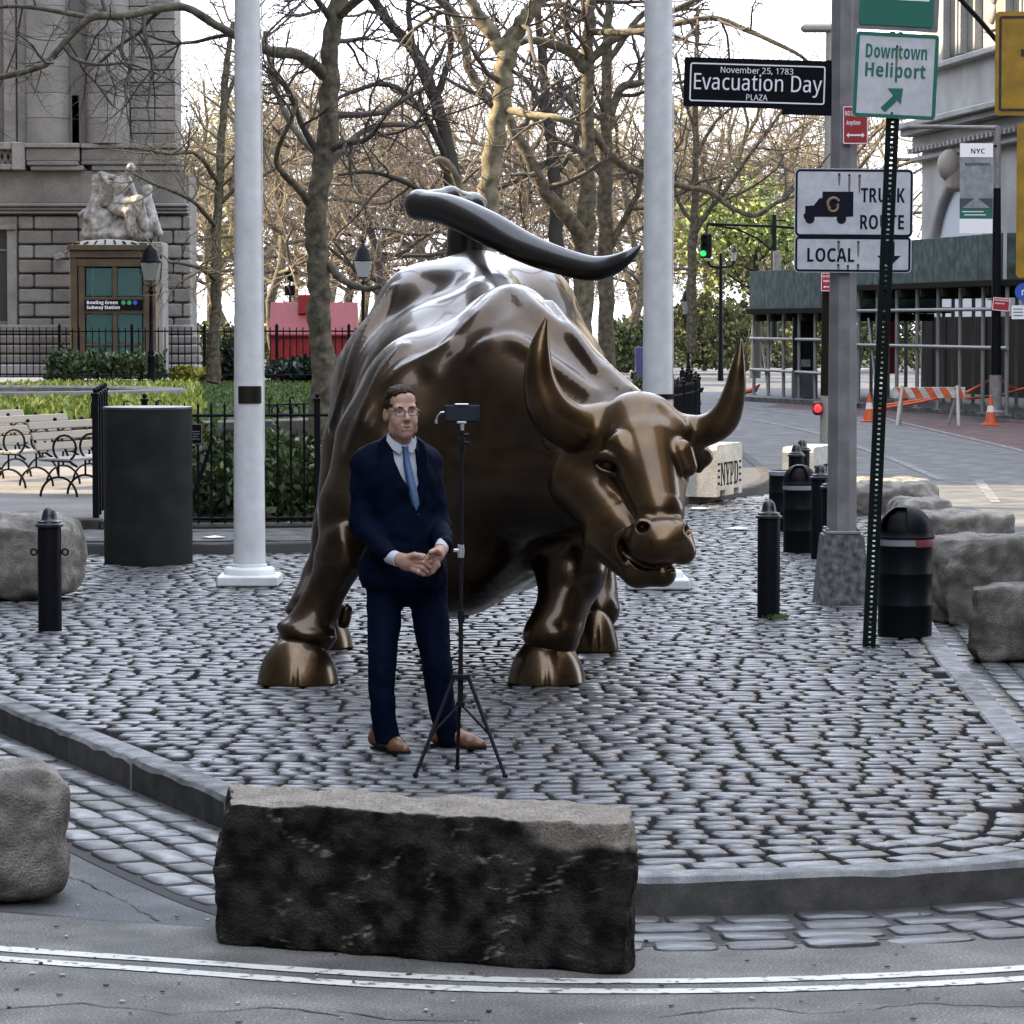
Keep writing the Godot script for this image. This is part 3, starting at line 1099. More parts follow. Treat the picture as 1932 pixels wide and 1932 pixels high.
func setting() -> void:
	var mb := MB.new()
	sheet(mb, [Vector2(-300, -120), Vector2(300, -120), Vector2(300, 560), Vector2(-300, 560)], -0.15, 0.3)
	struct("road", mb, M.asphalt, "grey asphalt roadway round the plaza")
	# the older, browner asphalt in front of the double white line
	var line := smooth_line([G2(-260, 1781, -0.15), G2(0, 1803, -0.15), G2(300, 1824, -0.15), G2(640, 1848, -0.15), G2(960, 1862, -0.15), G2(1300, 1864, -0.15), G2(1620, 1856, -0.15), G2(1932, 1840, -0.15), G2(2300, 1812, -0.15)], 0.12)
	mb = MB.new()
	var q := []
	for p in offset_line(line, 0.75):
		q.append(p)
	q.append(Vector2(9, 4))
	q.append(Vector2(-9, 4))
	sheet(mb, q, -0.146, 0.02)
	struct("road_surface", mb, M.asphalt_brown, "worn brownish asphalt lane in front of the plaza")
	for k in 2:
		mb = MB.new()
		band(mb, offset_line(line, -0.088 if k == 0 else 0.088), 0.085, -0.142, 0.004, 0.14)
		struct("road_marking", mb, M.paint_line, "nearer line of the double white line" if k == 0 else "farther line of the double white line, beside the boulder")
	mb = MB.new()
	band(mb, offset_line(line, 0.76), 0.016, -0.143, 0.004, 0.8)
	struct("road_seam", mb, M.tar, "dark tar seam where the two asphalts meet")
	# plaza
	plaza_edge = smooth_line([Vector2(-8.1, 31.2), Vector2(-2.76, 18.6), Vector2(-1.42, 15.45), Vector2(-0.95, 14.35), Vector2(-0.45, 13.35), Vector2(0.05, 13.0), Vector2(0.5, 12.9), Vector2(1.29, 13.02), Vector2(1.97, 13.3), Vector2(2.4, 13.8), Vector2(2.6, 14.8), Vector2(2.64, 17.0), Vector2(2.74, 19.4), Vector2(2.9, 22.8), Vector2(3.4, 30.0), Vector2(4.5, 41.0)], 0.16)
	var inner := offset_line(plaza_edge, 0.17)
	var poly := inner.duplicate()
	poly.append_array([Vector2(3.2, 42.4), Vector2(1.95, 39.4), Vector2(1.2, 35.6), Vector2(0.4, 32.8), Vector2(-2.5, 31.1)])
	plaza_poly = PackedVector2Array(poly)
	mb = MB.new()
	sheet(mb, poly, -0.0125, 0.3)
	var plaza := struct("plaza", mb, M.mortar, "raised cobbled plaza under the bull")
	# kerb stones
	var at := 0
	var kn := 0
	while at < plaza_edge.size() - 2:
		var n := rng.randi_range(7, 13)
		var piece := plaza_edge.slice(at, mini(at + n, plaza_edge.size()))
		if piece.size() > 2:
			piece[0] = piece[0].lerp(piece[1], 0.04)
			piece[-1] = piece[-1].lerp(piece[-2], 0.04)
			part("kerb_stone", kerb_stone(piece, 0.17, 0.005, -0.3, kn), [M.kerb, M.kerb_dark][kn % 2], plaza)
		at += n - 1
		kn += 1
	# cobbles
	var kinds := []
	for i in 5:
		kinds.append(cobble_mesh(40 + i, 0.003))
	var xs := []
	var cell := 0.17
	var d := 12.9
	var inside := []
	var edge3 := PackedVector2Array()
	var front := []
	for k in plaza_edge.size():
		var near := smoothstep(15.3, 14.5, plaza_edge[k].y)
		edge3.append(plaza_edge[k] + side_of(plaza_edge, k) * (0.17 + 0.17 * 2.62 * near))
		if near > 0.5:
			front.append(plaza_edge[k])
	for p in plaza_poly.slice(inner.size()):
		edge3.append(p)
	while d < 42.0:
		var deep := rng.randf_range(0.11, 0.155)
		var x := -9.0 + rng.randf() * 0.2
		while x < 5.0:
			var w := rng.randf_range(0.10, 0.235)
			var c := Vector2(x + w * 0.5, d + deep * 0.5)
			if absf(c.x) < (c.y * 966.0 / FPX) * 1.12 + 0.5 and Geometry2D.is_point_in_polygon(c, edge3):
				xs.append([c, w, deep, 0.0])
			x += w + (rng.randf_range(0.003, 0.010) if rng.randf() < 0.8 else rng.randf_range(0.012, 0.024))
		d += deep + rng.randf_range(0.003, 0.008)
	# three courses that follow the kerb
	for course in 3:
		var l := offset_line(front, 0.17 + (course + 0.5) * 0.172)
		course_of(xs, l, 0.155, 0.14, 0.27)
	xs.sort_custom(func(a, b): return a[0].y + absf(a[0].x) * 0.3 < b[0].y + absf(b[0].x) * 0.3)
	place_stones(xs, kinds, plaza, 0.0, 300, "cobble", [M.cobble_a, M.cobble_b, M.cobble_c, M.cobble_d])
	# gutter of larger setts at road level
	var gut := []
	for course in 4:
		course_of(gut, offset_line(plaza_edge, -0.02 - (course + 0.5) * 0.182), 0.178, 0.2, 0.38)
	gut.sort_custom(func(a, b): return a[0].y < b[0].y)
	mb = MB.new()
	band(mb, offset_line(plaza_edge, -0.40), 0.80, -0.147)
	var gutter := struct("gutter", mb, M.mortar_gutter, "gutter of granite setts along the plaza kerb")
	place_stones(gut, [cobble_mesh(60, 0.002), cobble_mesh(61, 0.002)], gutter, -0.138, 220, "sett", [M.cobble_b, M.cobble_d, M.cobble_e])
	roads_right()
	pavements()
	# cracks and crumbs on the roadway
	for ck in [[[-20, 1905], [160, 1893], [330, 1912], [520, 1900], [640, 1917]], [[1240, 1918], [1420, 1900], [1560, 1912], [1720, 1893], [1950, 1899]], [[130, 1650], [220, 1690], [300, 1735]], [[640, 1905], [760, 1925], [900, 1922]]]:
		mb = MB.new()
		var cl := []
		for p in ck:
			cl.append(G2(p[0], p[1], -0.143))
		var fine := smooth_line(cl, 0.06)
		for k in fine.size():
			fine[k] += Vector2(rng.randf_range(-0.012, 0.012), rng.randf_range(-0.02, 0.02))
		band(mb, fine, 0.008, -0.143, 0.004, 0.9)
		struct("road_crack", mb, M.tar, "fine crack in the asphalt")
	var bit := MB.new()
	bit.ball(Vector3.ZERO, Vector3(0.009, 0.003, 0.006), 4, 6)
	var bits := []
	var bcol := []
	while bits.size() < 260:
		var g := G2(rng.randf_range(-20, 1950), rng.randf_range(1690, 1932) if rng.randf() < 0.5 else rng.randf_range(1100, 1700))
		var on := Geometry2D.is_point_in_polygon(g, plaza_poly)
		bits.append(Transform3D(Basis(Vector3.UP, rng.randf() * TAU).scaled(Vector3.ONE * rng.randf_range(0.4, 1.6)), Vector3(g.x, 0.003 if on else -0.139, -g.y)))
		bcol.append([Color(0.05, 0.04, 0.03), Color(0.4, 0.38, 0.34), Color(0.16, 0.11, 0.06)][rng.randi() % 3])
	many("debris", bit.mesh(), bits, M.leaf, self, bcol)

func G2(u: float, v: float, y := 0.0) -> Vector2:
	var g := G(u, v, y)
	return Vector2(g.x, -g.z)

func course_of(xs: Array, l: Array, deep: float, w0: float, w1: float) -> void:
	var total := 0.0
	var i := 0
	var along := 0.0
	var lens := [0.0]
	for k in l.size() - 1:
		total += (l[k + 1] - l[k]).length()
		lens.append(total)
	while along < total - 0.3:
		var w := rng.randf_range(w0, w1)
		var mid := along + w * 0.5
		while i < lens.size() - 2 and lens[i + 1] < mid:
			i += 1
		var t: float = (mid - lens[i]) / maxf(lens[i + 1] - lens[i], 1e-5)
		var c: Vector2 = l[i].lerp(l[i + 1], t)
		var dir: Vector2 = l[i + 1] - l[i]
		if absf(c.x) < (c.y * 966.0 / FPX) * 1.12 + 0.6 and c.y < 40.0:
			xs.append([c, w, deep, atan2(dir.y, dir.x)])
		along += w + rng.randf_range(0.004, 0.012)

func place_stones(xs: Array, kinds: Array, parent: Node, level: float, singles: int, called: String, mats: Array) -> void:
	var bulk := []
	var tints := []
	for i in xs.size():
		var s = xs[i]
		var b := Basis.from_euler(Vector3(rng.randf_range(-0.022, 0.022), s[3] + rng.randf_range(-0.035, 0.035), rng.randf_range(-0.02, 0.02)))
		b = b.scaled_local(Vector3(s[1], 1.0, s[2]))
		var t := Transform3D(b, Vector3(s[0].x, level + rng.randf_range(-0.005, 0.004), -s[0].y))
		if i < singles:
			var o := part(called, kinds[i % kinds.size()], mats[rng.randi() % mats.size()], parent)
			o.transform = t
		else:
			bulk.append([t, i % kinds.size()])
	for k in kinds.size():
		var ts := []
		var cs := []
		for q in bulk:
			if q[1] == k:
				ts.append(q[0])
				cs.append(stone_tint())
		if ts.size():
			many("distant_" + called + "s", kinds[k], ts, M.cobble_tinted, parent, cs)

func roads_right() -> void:
	var y := -0.146
	var mb := MB.new()
	sheet_px(mb, [[1440, 768], [1560, 776], [1660, 790], [1780, 818], [1932, 853], [2150, 910], [2300, 880], [2100, 805], [1932, 795], [1760, 782], [1600, 765], [1480, 760]], y, 0.02)
	struct("bus_lane", mb, M.red_asphalt, "red painted bus lane by the scaffolded building")
	for l in [[[1660, 787], [1780, 815], [1932, 851], [2150, 908]], [[1390, 786], [1480, 803], [1560, 822], [1640, 850], [1700, 872], [1775, 905]], [[1395, 766], [1480, 778], [1560, 790]], [[1845, 905], [1880, 948]]]:
		mb = MB.new()
		var q := []
		for p in l:
			q.append(G2(p[0], p[1], -0.142))
		band(mb, smooth_line(q, 0.6), 0.14, -0.142, 0.004, 0.1)
		struct("road_marking", mb, M.paint_worn, "worn white line on the curving side road")

func pavements() -> void:
	# flagged pavement in front of the park fence
	var kline := smooth_line([Vector2(-9.5, 31.1), Vector2(-2.5, 31.15), Vector2(0.4, 32.8), Vector2(1.2, 35.6), Vector2(1.95, 39.4), Vector2(3.0, 42.2), Vector2(3.5, 46), Vector2(3.7, 60), Vector2(3.2, 80), Vector2(0.0, 104)], 0.25)
	var mb := MB.new()
	var poly := kline.duplicate()
	poly.append_array([Vector2(-60, 104), Vector2(-60, 31.1)])
	sheet(mb, poly, 0.085, 0.3)
	var pv := struct("pavement", mb, M.mortar_light, "flagged pavement in front of the park railing")
	var at := 0
	var kn := 100
	while at < kline.size() - 2 and at < 130:
		var n := rng.randi_range(6, 9)
		var piece := kline.slice(at, mini(at + n, kline.size()))
		if piece.size() > 2:
			piece[-1] = piece[-1].lerp(piece[-2], 0.03)
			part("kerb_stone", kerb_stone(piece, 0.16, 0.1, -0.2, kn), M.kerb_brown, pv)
		at += n - 1
		kn += 1
	for i in 20:
		for j in 2:
			var w := 0.9
			var a := Vector2(-9.0 + i * 0.92, 31.42 + j * 1.3)
			if a.x > -0.9 - j * 0.2:
				continue
			mb = MB.new()
			mb.box(Vector3(a.x + 0.45, 0.095 + 0.004 * sin(i * 7.3 + j), -(a.y + 0.64)), Vector3(w, 0.03, 1.28), 0.008)
			part("slab", mb, [M.slab, M.slab_dark][(i + j * 3) % 2], pv)
	# pavement on the far right, under the scaffold
	mb = MB.new()
	sheet_px(mb, [[1395, 748], [1560, 757], [1760, 770], [1932, 782], [2300, 812], [2300, 700], [1700, 690], [1395, 722]], -0.02, 0.3)
	struct("pavement", mb, M.slab, "pavement under the scaffold on the far side of the road")
	mb = MB.new()
	sheet(mb, [Vector2(-90, 178), Vector2(90, 168), Vector2(90, 330), Vector2(-90, 330)], -0.10, 0.05)
	struct("park_ground", mb, M.soil, "ground of the far park under the bare trees")
	# the sunlit street beyond the park
	mb = MB.new()
	sheet(mb, [Vector2(-80, 150), Vector2(60, 135), Vector2(60, 168), Vector2(-80, 178)], -0.12, 0.05)
	struct("street", mb, M.concrete, "pale street beyond the park")

func office(called: String, label: String, lo: Vector3, hi: Vector3, m: Material, bay := 4.0, storey := 4.0, faces := ["x"]) -> void:
	var o := thing(called, label, "building", Vector3(0, 0, 0))
	var mb := MB.new()
	mb.box((lo + hi) * 0.5, hi - lo, 0.1)
	part("wall", mb, m, o)
	mb = MB.new()
	var gl := MB.new()
	for k in int((hi.y - lo.y) / storey):
		var y := lo.y + (k + 0.5) * storey
		for f in faces:
			if f == "x" or f == "-x":
				var x := hi.x + 0.04 if f == "x" else lo.x - 0.04
				for i in int((hi.z - lo.z) / bay):
					gl.box(Vector3(x, y, lo.z + (i + 0.5) * bay), Vector3(0.06, storey * 0.55, bay * 0.45), 0.0)
				mb.box(Vector3(x, y + storey * 0.42, (lo.z + hi.z) * 0.5), Vector3(0.5, 0.4, hi.z - lo.z), 0.05)
			else:
				var z := lo.z - 0.04 if f == "-z" else hi.z + 0.04
				for i in int((hi.x - lo.x) / bay):
					gl.box(Vector3(lo.x + (i + 0.5) * bay, y, z), Vector3(bay * 0.45, storey * 0.55, 0.06), 0.0)
				mb.box(Vector3((lo.x + hi.x) * 0.5, y + storey * 0.42, z), Vector3(hi.x - lo.x, 0.4, 0.5), 0.05)
	part("cornice_bands", mb, m, o)
	var w := part("windows", gl, M.window_dark, o)
	w.set_meta("kind", "stuff")

func canyon() -> void:
	office("office_building", "tall limestone office block along the left side of the plaza, outside the picture", Vector3(-50, -0.2, -43), Vector3(-19, 48, 60), M.stone_dark, 4.0, 4.0, ["x", "-z"])
	office("office_building", "added stone block beside the park, unseen on the left, there to cast shade", Vector3(-60, -0.2, -118), Vector3(-19.5, 30, -58), M.stone_dark, 4.0, 4.0, ["x", "z"])  # added, unseen block; keeps sun off the park trees and right building
	office("office_building", "tall office block along the right side of the plaza, outside the picture", Vector3(24, -0.2, -30), Vector3(50, 40, 60), M.stone_dark, 4.0, 4.0, ["-x", "-z"])
	office("office_building", "office block across the street behind the viewer", Vector3(-40, -0.2, 90), Vector3(40, 36, 110), M.stone_dark, 4.0, 4.0, ["-z"])

# ---------------------------------------------------------------- the man and his tripod
func ribbon(mb: MB, f: Field, a: Array, b: Array, n: int, m: int, lift: float) -> void:
	# cloth laid on a body between two pixel polylines a and b
	var who := PackedInt32Array(range(f.kind.size()))
	var pts := []
	for i in n + 1:
		var row := []
		for j in m + 1:
			var q := along_px(a, float(i) / n).lerp(along_px(b, float(i) / n), float(j) / m)
			var d := hit(f, q.x, q.y, who)
			row.append(P(q.x, q.y, (d if d > 0.0 else 16.75) - lift))
		pts.append(row)
	for i in n + 1:
		for j in m + 1:
			var t: Vector3 = pts[mini(i + 1, n)][j] - pts[maxi(i - 1, 0)][j]
			var s: Vector3 = pts[i][mini(j + 1, m)] - pts[i][maxi(j - 1, 0)]
			var nr := t.cross(s).normalized()
			if nr.z < 0.0:
				nr = -nr
			mb.add(pts[i][j], nr)
	var f0 := mb.v.size() - (n + 1) * (m + 1)
	for i in n:
		for j in m:
			var g := f0 + i * (m + 1) + j
			mb.quad_i(g, g + 1, g + m + 2, g + m + 1)
	var rim := []
	for i in n + 1:
		rim.append(pts[i][0])
	for j in range(1, m + 1):
		rim.append(pts[n][j])
	for i in range(n - 1, -1, -1):
		rim.append(pts[i][m])
	for j in range(m - 1, 0, -1):
		rim.append(pts[0][j])
	for i in rim.size():
		var p: Vector3 = rim[i]
		var q: Vector3 = rim[(i + 1) % rim.size()]
		var back := Vector3(0, 0, -lift - 0.008)
		var nr := (q - p).cross(back).normalized()
		mb.quad(p, q, q + back, p + back, nr)

func along_px(l: Array, t: float) -> Vector2:
	var x := t * (l.size() - 1)
	var i := mini(int(x), l.size() - 2)
	return Vector2(l[i][0], l[i][1]).lerp(Vector2(l[i + 1][0], l[i + 1][1]), x - i)

func man() -> void:
	var o := thing("person", "man in navy suit, light blue tie, glasses and tan shoes, hands clasped", "person", Vector3.ZERO)
	var fold := FastNoiseLite.new()
	fold.frequency = 7.0
	fold.seed = 5
	fold.fractal_octaves = 2
	# head and neck, in a frame turned to the picture's right
	var hb := Basis(Vector3.UP, deg_to_rad(17)) * Basis(Vector3.FORWARD, deg_to_rad(-2))
	var hc := P(757, 779, 16.8)
	var L := func(x: float, y: float, z: float) -> Vector3: return hc + hb * Vector3(x, y, z)
	var f := Field.new()
	f.lump(L.call(0, 0.03, -0.018), Vector3(0.076, 0.093, 0.097), 0.02, hb)
	f.lump(L.call(0, -0.03, 0.03), Vector3(0.061, 0.085, 0.066), 0.03, hb)
	f.lump(L.call(0, -0.083, 0.04), Vector3(0.046, 0.034, 0.05), 0.03, hb)
	f.lump(L.call(0, -0.106, 0.072), Vector3(0.022, 0.018, 0.02), 0.025, hb)
	for s in [-1.0, 1.0]:
		f.lump(L.call(s * 0.036, -0.042, 0.06), Vector3(0.028, 0.03, 0.028), 0.02, hb)
		f.lump(L.call(s * 0.052, -0.078, 0.02), Vector3(0.02, 0.03, 0.035), 0.02, hb)
	f.bone(L.call(-0.042, 0.03, 0.078), L.call(0.042, 0.03, 0.078), 0.013, 0.013, 0.015)
	f.lump(L.call(0, 0.065, 0.04), Vector3(0.06, 0.045, 0.045), 0.02, hb)
	f.bone(L.call(0, 0.014, 0.092), L.call(0, -0.026, 0.113), 0.009, 0.0135, 0.012)
	for s in [-1.0, 1.0]:
		f.lump(L.call(s * 0.013, -0.032, 0.102), Vector3(0.009, 0.008, 0.011), 0.008, hb)
		f.lump(L.call(s * 0.032, 0.009, 0.1), Vector3(0.018, 0.011, 0.018), 0.012, hb, true)
		f.lump(L.call(s * 0.078, -0.008, -0.008), Vector3(0.010, 0.032, 0.019), 0.008, Basis(Vector3.UP, deg_to_rad(17 - s * 20)))
		f.bone(L.call(s * 0.022, -0.03, 0.1), L.call(s * 0.034, -0.06, 0.09), 0.001, 0.001, 0.012, true)
	f.bone(L.call(-0.022, -0.062, 0.092), L.call(0.022, -0.062, 0.092), 0.0065, 0.0065, 0.008)
	f.bone(L.call(-0.018, -0.077, 0.091), L.call(0.018, -0.077, 0.091), 0.008, 0.008, 0.008)
	f.bone(L.call(-0.019, -0.0695, 0.103), L.call(0.019, -0.0695, 0.103), 0.0042, 0.0042, 0.003, true)
	f.bone(L.call(0, -0.06, -0.02), L.call(0, -0.2, -0.035), 0.052, 0.058, 0.03)
	var mb := MB.new()
	f.surface(mb, hc + Vector3(-0.14, -0.2, -0.16), hc + Vector3(0.14, 0.16, 0.16), 0.0045)
	part("head", mb, M.skin, o)
	mb = MB.new()
	# hands: his right hand lies over his left
	var h := Field.new()
	fb(h, 744, 1052, 16.58, 12, 766, 1060, 16.53, 15, 0.02)
	fl(h, 770, 1063, 16.53, 18, 14, 0.024, 0.02, -12)
	var ends := [[[781, 1054], [797, 1052], [812, 1060]], [[783, 1061], [799, 1061], [811, 1070]], [[782, 1068], [796, 1071], [806, 1079]], [[778, 1074], [790, 1079], [799, 1084]]]
	for i in 4:
		var e: Array = ends[i]
		fb(h, e[0][0], e[0][1], 16.515, 5.4, e[1][0], e[1][1], 16.485, 4.9, 0.006)
		fb(h, e[1][0], e[1][1], 16.485, 4.9, e[2][0], e[2][1], 16.5, 3.9, 0.006)
	fb(h, 762, 1053, 16.515, 6.5, 782, 1047, 16.495, 5.4, 0.012)
	fb(h, 782, 1047, 16.495, 5.4, 800, 1049, 16.485, 4.4, 0.006)
	h.surface(mb, P(728, 1098, 16.62) - Vector3(0, 0, 0.06), P(820, 1034, 16.4) + Vector3(0.0, 0.0, 0.02), 0.0038)
	part("hand", mb, M.skin, o)
	mb = MB.new()
	var g := Field.new()
	fb(g, 834, 1036, 16.6, 12, 824, 1047, 16.56, 14, 0.02)
	fl(g, 820, 1050, 16.55, 14, 14, 0.025, 0.015, 35)
	var ends2 := [[[826, 1038], [812, 1047], [801, 1056]], [[820, 1056], [808, 1064], [797, 1068]], [[824, 1062], [812, 1072], [801, 1076]], [[826, 1066], [816, 1078], [806, 1084]]]
	for i in 4:
		var e: Array = ends2[i]
		fb(g, e[0][0], e[0][1], 16.53, 5.4, e[1][0], e[1][1], 16.535 - (0.045 if i == 0 else 0.0), 4.9, 0.006)
		fb(g, e[1][0], e[1][1], 16.535 - (0.045 if i == 0 else 0.0), 4.9, e[2][0], e[2][1], 16.545 - (0.06 if i == 0 else 0.0), 3.9, 0.006)
	fb(g, 829, 1042, 16.52, 6, 822, 1038, 16.5, 5, 0.008)
	fb(g, 822, 1038, 16.5, 5, 812, 1042, 16.47, 4.2, 0.006)
	g.surface(mb, P(790, 1098, 16.66) - Vector3(0, 0, 0.05), P(848, 1024, 16.4) + Vector3(0.0, 0, 0.02), 0.0038)
	part("hand", mb, M.skin, o)
	mb = MB.new()
	mb.tube([L.call(-0.024, -0.0705, 0.0905), L.call(-0.010, -0.068, 0.0985), L.call(0.0, -0.069, 0.1), L.call(0.010, -0.068, 0.0985), L.call(0.024, -0.0705, 0.0905)], [0.001, 0.0032, 0.0036, 0.0032, 0.001], 6)
	part("mouth", mb, M.lip_dark, o)
	# hair
	f = Field.new()
	f.lump(L.call(0, 0.042, -0.024), Vector3(0.083, 0.092, 0.104), 0.01, hb)
	f.lump(L.call(-0.01, 0.102, 0.02), Vector3(0.062, 0.028, 0.055), 0.03, hb)
	f.lump(L.call(0.012, 0.04, 0.09), Vector3(0.064, 0.062, 0.062), 0.012, hb, true)
	f.lump(L.call(0.03, -0.05, 0.075), Vector3(0.1, 0.09, 0.085), 0.01, hb, true)
	f.lump(L.call(-0.06, -0.05, 0.055), Vector3(0.05, 0.07, 0.062), 0.01, hb, true)
	f.lump(L.call(0, -0.13, -0.03), Vector3(0.12, 0.08, 0.1), 0.01, hb, true)
	f.noise = FastNoiseLite.new()
	f.noise.frequency = 38.0
	f.noise_amp = 0.0075
	mb = MB.new()
	f.surface(mb, hc + Vector3(-0.15, -0.12, -0.16), hc + Vector3(0.15, 0.17, 0.12), 0.006)
	part("hair", mb, M.hair, o)
	# eyes and glasses
	for s in [-1.0, 1.0]:
		mb = MB.new()
		mb.ball(L.call(s * 0.032, 0.008, 0.0755), Vector3(0.0115, 0.005, 0.0095), 8, 12)
		var e := part("eye", mb, M.eye_white, o)
		mb = MB.new()
		mb.ball(L.call(s * 0.032 + 0.001, 0.008, 0.0805), Vector3(0.0068, 0.0055, 0.006), 6, 10)
		part("iris", mb, M.iris, e)
		mb = MB.new()
		mb.tube([L.call(s * 0.016, 0.027, 0.094), L.call(s * 0.034, 0.032, 0.091), L.call(s * 0.05, 0.024, 0.08)], [0.0035, 0.004, 0.002], 6)
		part("eyebrow", mb, M.hair, o)
	mb = MB.new()
	for s in [-1.0, 1.0]:
		var pts := []
		for k in 17:
			var a := TAU * k / 16
			var ex := signf(cos(a)) * pow(absf(cos(a)), 0.6)
			var ey := signf(sin(a)) * pow(absf(sin(a)), 0.6)
			pts.append(L.call(s * 0.033 + ex * 0.024, 0.004 + ey * 0.0155, 0.108 - absf(s * 0.033 + ex * 0.024) * 0.16))
		mb.tube(pts, [0.0017], 5, false)
		mb.tube([L.call(s * 0.058, 0.012, 0.098), L.call(s * 0.078, 0.012, 0.06), L.call(s * 0.083, 0.01, -0.01)], [0.0018], 5)
	mb.tube([L.call(-0.009, 0.008, 0.106), L.call(0, 0.011, 0.109), L.call(0.009, 0.008, 0.106)], [0.0017], 5)
	var gl := part("glasses", mb, M.frame_brown, o)
	for s in [-1.0, 1.0]:
		mb = MB.new()
		mb.lathe(L.call(s * 0.033, 0.004, 0.1025), [Vector2(0.0, 0.0005), Vector2(0.023, 0.0)], 14, hb * Basis(Vector3.UP, s * 0.16) * Basis(Vector3.RIGHT, PI / 2).scaled_local(Vector3(1, 1, 0.68)))
		part("lens", mb, M.pane, gl)

	# shirt, tie
	f = Field.new()
	fl(f, 756, 895, 16.86, 52, 75, 0.118, 0.05)
	fl(f, 764, 950, 16.86, 46, 60, 0.122, 0.05)
	fb(f, 752, 838, 16.84, 23, 756, 815, 16.83, 23, 0.02)
	mb = MB.new()
	f.surface(mb, P(680, 1010, 17.05), P(835, 800, 16.6), 0.01)
	var shirt := part("shirt", mb, M.shirt, o)
	for cf in [[[[731, 819], [743, 831], [763, 843]], [[729, 831], [740, 847], [754, 857]]], [[[784, 822], [778, 833], [766, 843]], [[786, 833], [784, 846], [776, 856]]]]:
		mb = MB.new()
		ribbon(mb, f, cf[0], cf[1], 8, 3, 0.008)
		part("collar", mb, M.shirt, shirt)
	for c in [[735, 1049, 16.6, 752, 1056, 16.555, 14.5], [837, 1026, 16.63, 832, 1036, 16.6, 14]]:
		mb = MB.new()
		mb.tube([P(c[0], c[1], c[2]), P(c[3], c[4], c[5])], [c[6] * px(16.6), c[6] * px(16.6) * 0.97], 18)
		part("cuff", mb, M.shirt, shirt)
	mb = MB.new()
	var tie := []
	var tw := []
	for q in [[764, 841, 7], [765, 853, 5.5], [768, 875, 7.5], [774, 905, 8.5], [780, 932, 8.5], [786, 962, 7]]:
		tie.append(P(q[0], q[1], 16.722 - (0.0 if q[1] > 850 else 0.02) + (0.03 if q[1] > 950 else 0.0)))
		tw.append(q[2] * px(16.7))
	mb.tube(tie, tw, 12, true, 0.35)
	part("tie", mb, M.tie, o)

	# jacket
	f = Field.new()
	f.noise = fold
	f.noise_amp = 0.011
	fl(f, 750, 905, 16.86, 76, 84, 0.15, 0.05)
	fl(f, 759, 1000, 16.86, 68, 90, 0.142, 0.05)
	fl(f, 761, 1078, 16.87, 86, 74, 0.165, 0.06)
	fb(f, 693, 870, 16.88, 29, 802, 870, 16.9, 28, 0.05)
	fb(f, 685, 876, 16.87, 26, 681, 990, 16.82, 21, 0.03)
	fb(f, 681, 990, 16.82, 22, 737, 1049, 16.6, 16, 0.03)
	fb(f, 808, 876, 16.9, 25, 829, 990, 16.86, 21, 0.03)
	fb(f, 829, 990, 16.86, 21, 838, 1030, 16.63, 17, 0.03)
	fb(f, 744, 842, 16.9, 28, 766, 842, 16.9, 27, 0.03)
	# opening at the neck, in front, and the hem
	for deep in [16.64, 16.70, 16.75]:
		chain(f, [[757, 812, deep, 26], [763, 850, deep, 23], [772, 890, deep, 17], [781, 930, deep, 8], [787, 956, deep, 1]], 0.006, true)
	fb(f, 757, 800, 16.84, 25, 757, 838, 16.83, 24, 0.01, true)
	f.lump(P(761, 1108, 16.85) - Vector3(0, 3.0, 0), Vector3(3, 3, 3), 0.006, Basis(), true)
	# lapels, front edge, sleeve creases
	stroke(f, [[788, 968, 1.3], [796, 1010, 1.3], [800, 1060, 1.3], [796, 1104, 1.3]], 0.0, 0.006, true)
	stroke(f, [[664, 880, 2], [672, 930, 4], [668, 975, 2]], -0.004, 0.02)
	stroke(f, [[700, 1010, 2], [715, 1030, 3], [728, 1040, 2]], -0.003, 0.015)
	stroke(f, [[690, 985, 2], [708, 1002, 3], [716, 1018, 2]], 0.0, 0.012, true)
	stroke(f, [[835, 930, 2], [842, 960, 3], [840, 985, 2]], -0.004, 0.015)
	stroke(f, [[740, 985, 2], [770, 978, 3], [786, 973, 1.5]], 0.0, 0.014, true)
	stroke(f, [[735, 1005, 2], [765, 990, 3], [785, 980, 1.5]], -0.003, 0.014)
	stroke(f, [[806, 985, 2], [800, 978, 3], [792, 974, 1.5]], 0.0, 0.014, true)
	stroke(f, [[662, 968, 2], [685, 976, 3], [706, 985, 2]], 0.0, 0.015, true)
	stroke(f, [[668, 1000, 2], [690, 1000, 3], [704, 1010, 2]], 0.0, 0.015, true)
	stroke(f, [[660, 930, 2], [690, 945, 3], [704, 950, 2]], 0.0, 0.015, true)
	stroke(f, [[812, 980, 2], [832, 986, 3], [846, 995, 2]], 0.0, 0.015, true)
	stroke(f, [[712, 890, 2], [706, 940, 3], [710, 990, 2]], 0.0, 0.012, true)
	stroke(f, [[800, 890, 2], [806, 940, 3], [806, 990, 2]], 0.0, 0.012, true)
	mb = MB.new()
	f.surface(mb, P(640, 1118, 17.15), P(870, 800, 16.5), 0.0105)
	var jk := part("jacket", mb, M.suit, o)
	for lp in [[[[727, 822], [733, 850], [744, 880], [760, 920], [787, 966]], [[713, 836], [712, 866], [722, 884], [748, 925], [783, 968]]], [[[787, 826], [790, 850], [792, 880], [792, 920], [787, 966]], [[800, 838], [806, 862], [805, 884], [800, 925], [791, 968]]]]:
		mb = MB.new()
		ribbon(mb, f, lp[0], lp[1], 16, 3, 0.011)
		part("lapel", mb, M.suit, jk)
	for pk in [[[[694, 1060], [730, 1058]], [[694, 1072], [731, 1070]]], [[[806, 1066], [836, 1064]], [[806, 1078], [836, 1076]]]]:
		mb = MB.new()
		ribbon(mb, f, pk[0], pk[1], 6, 2, 0.007)
		part("pocket_flap", mb, M.suit, jk)
	var bt := MB.new()
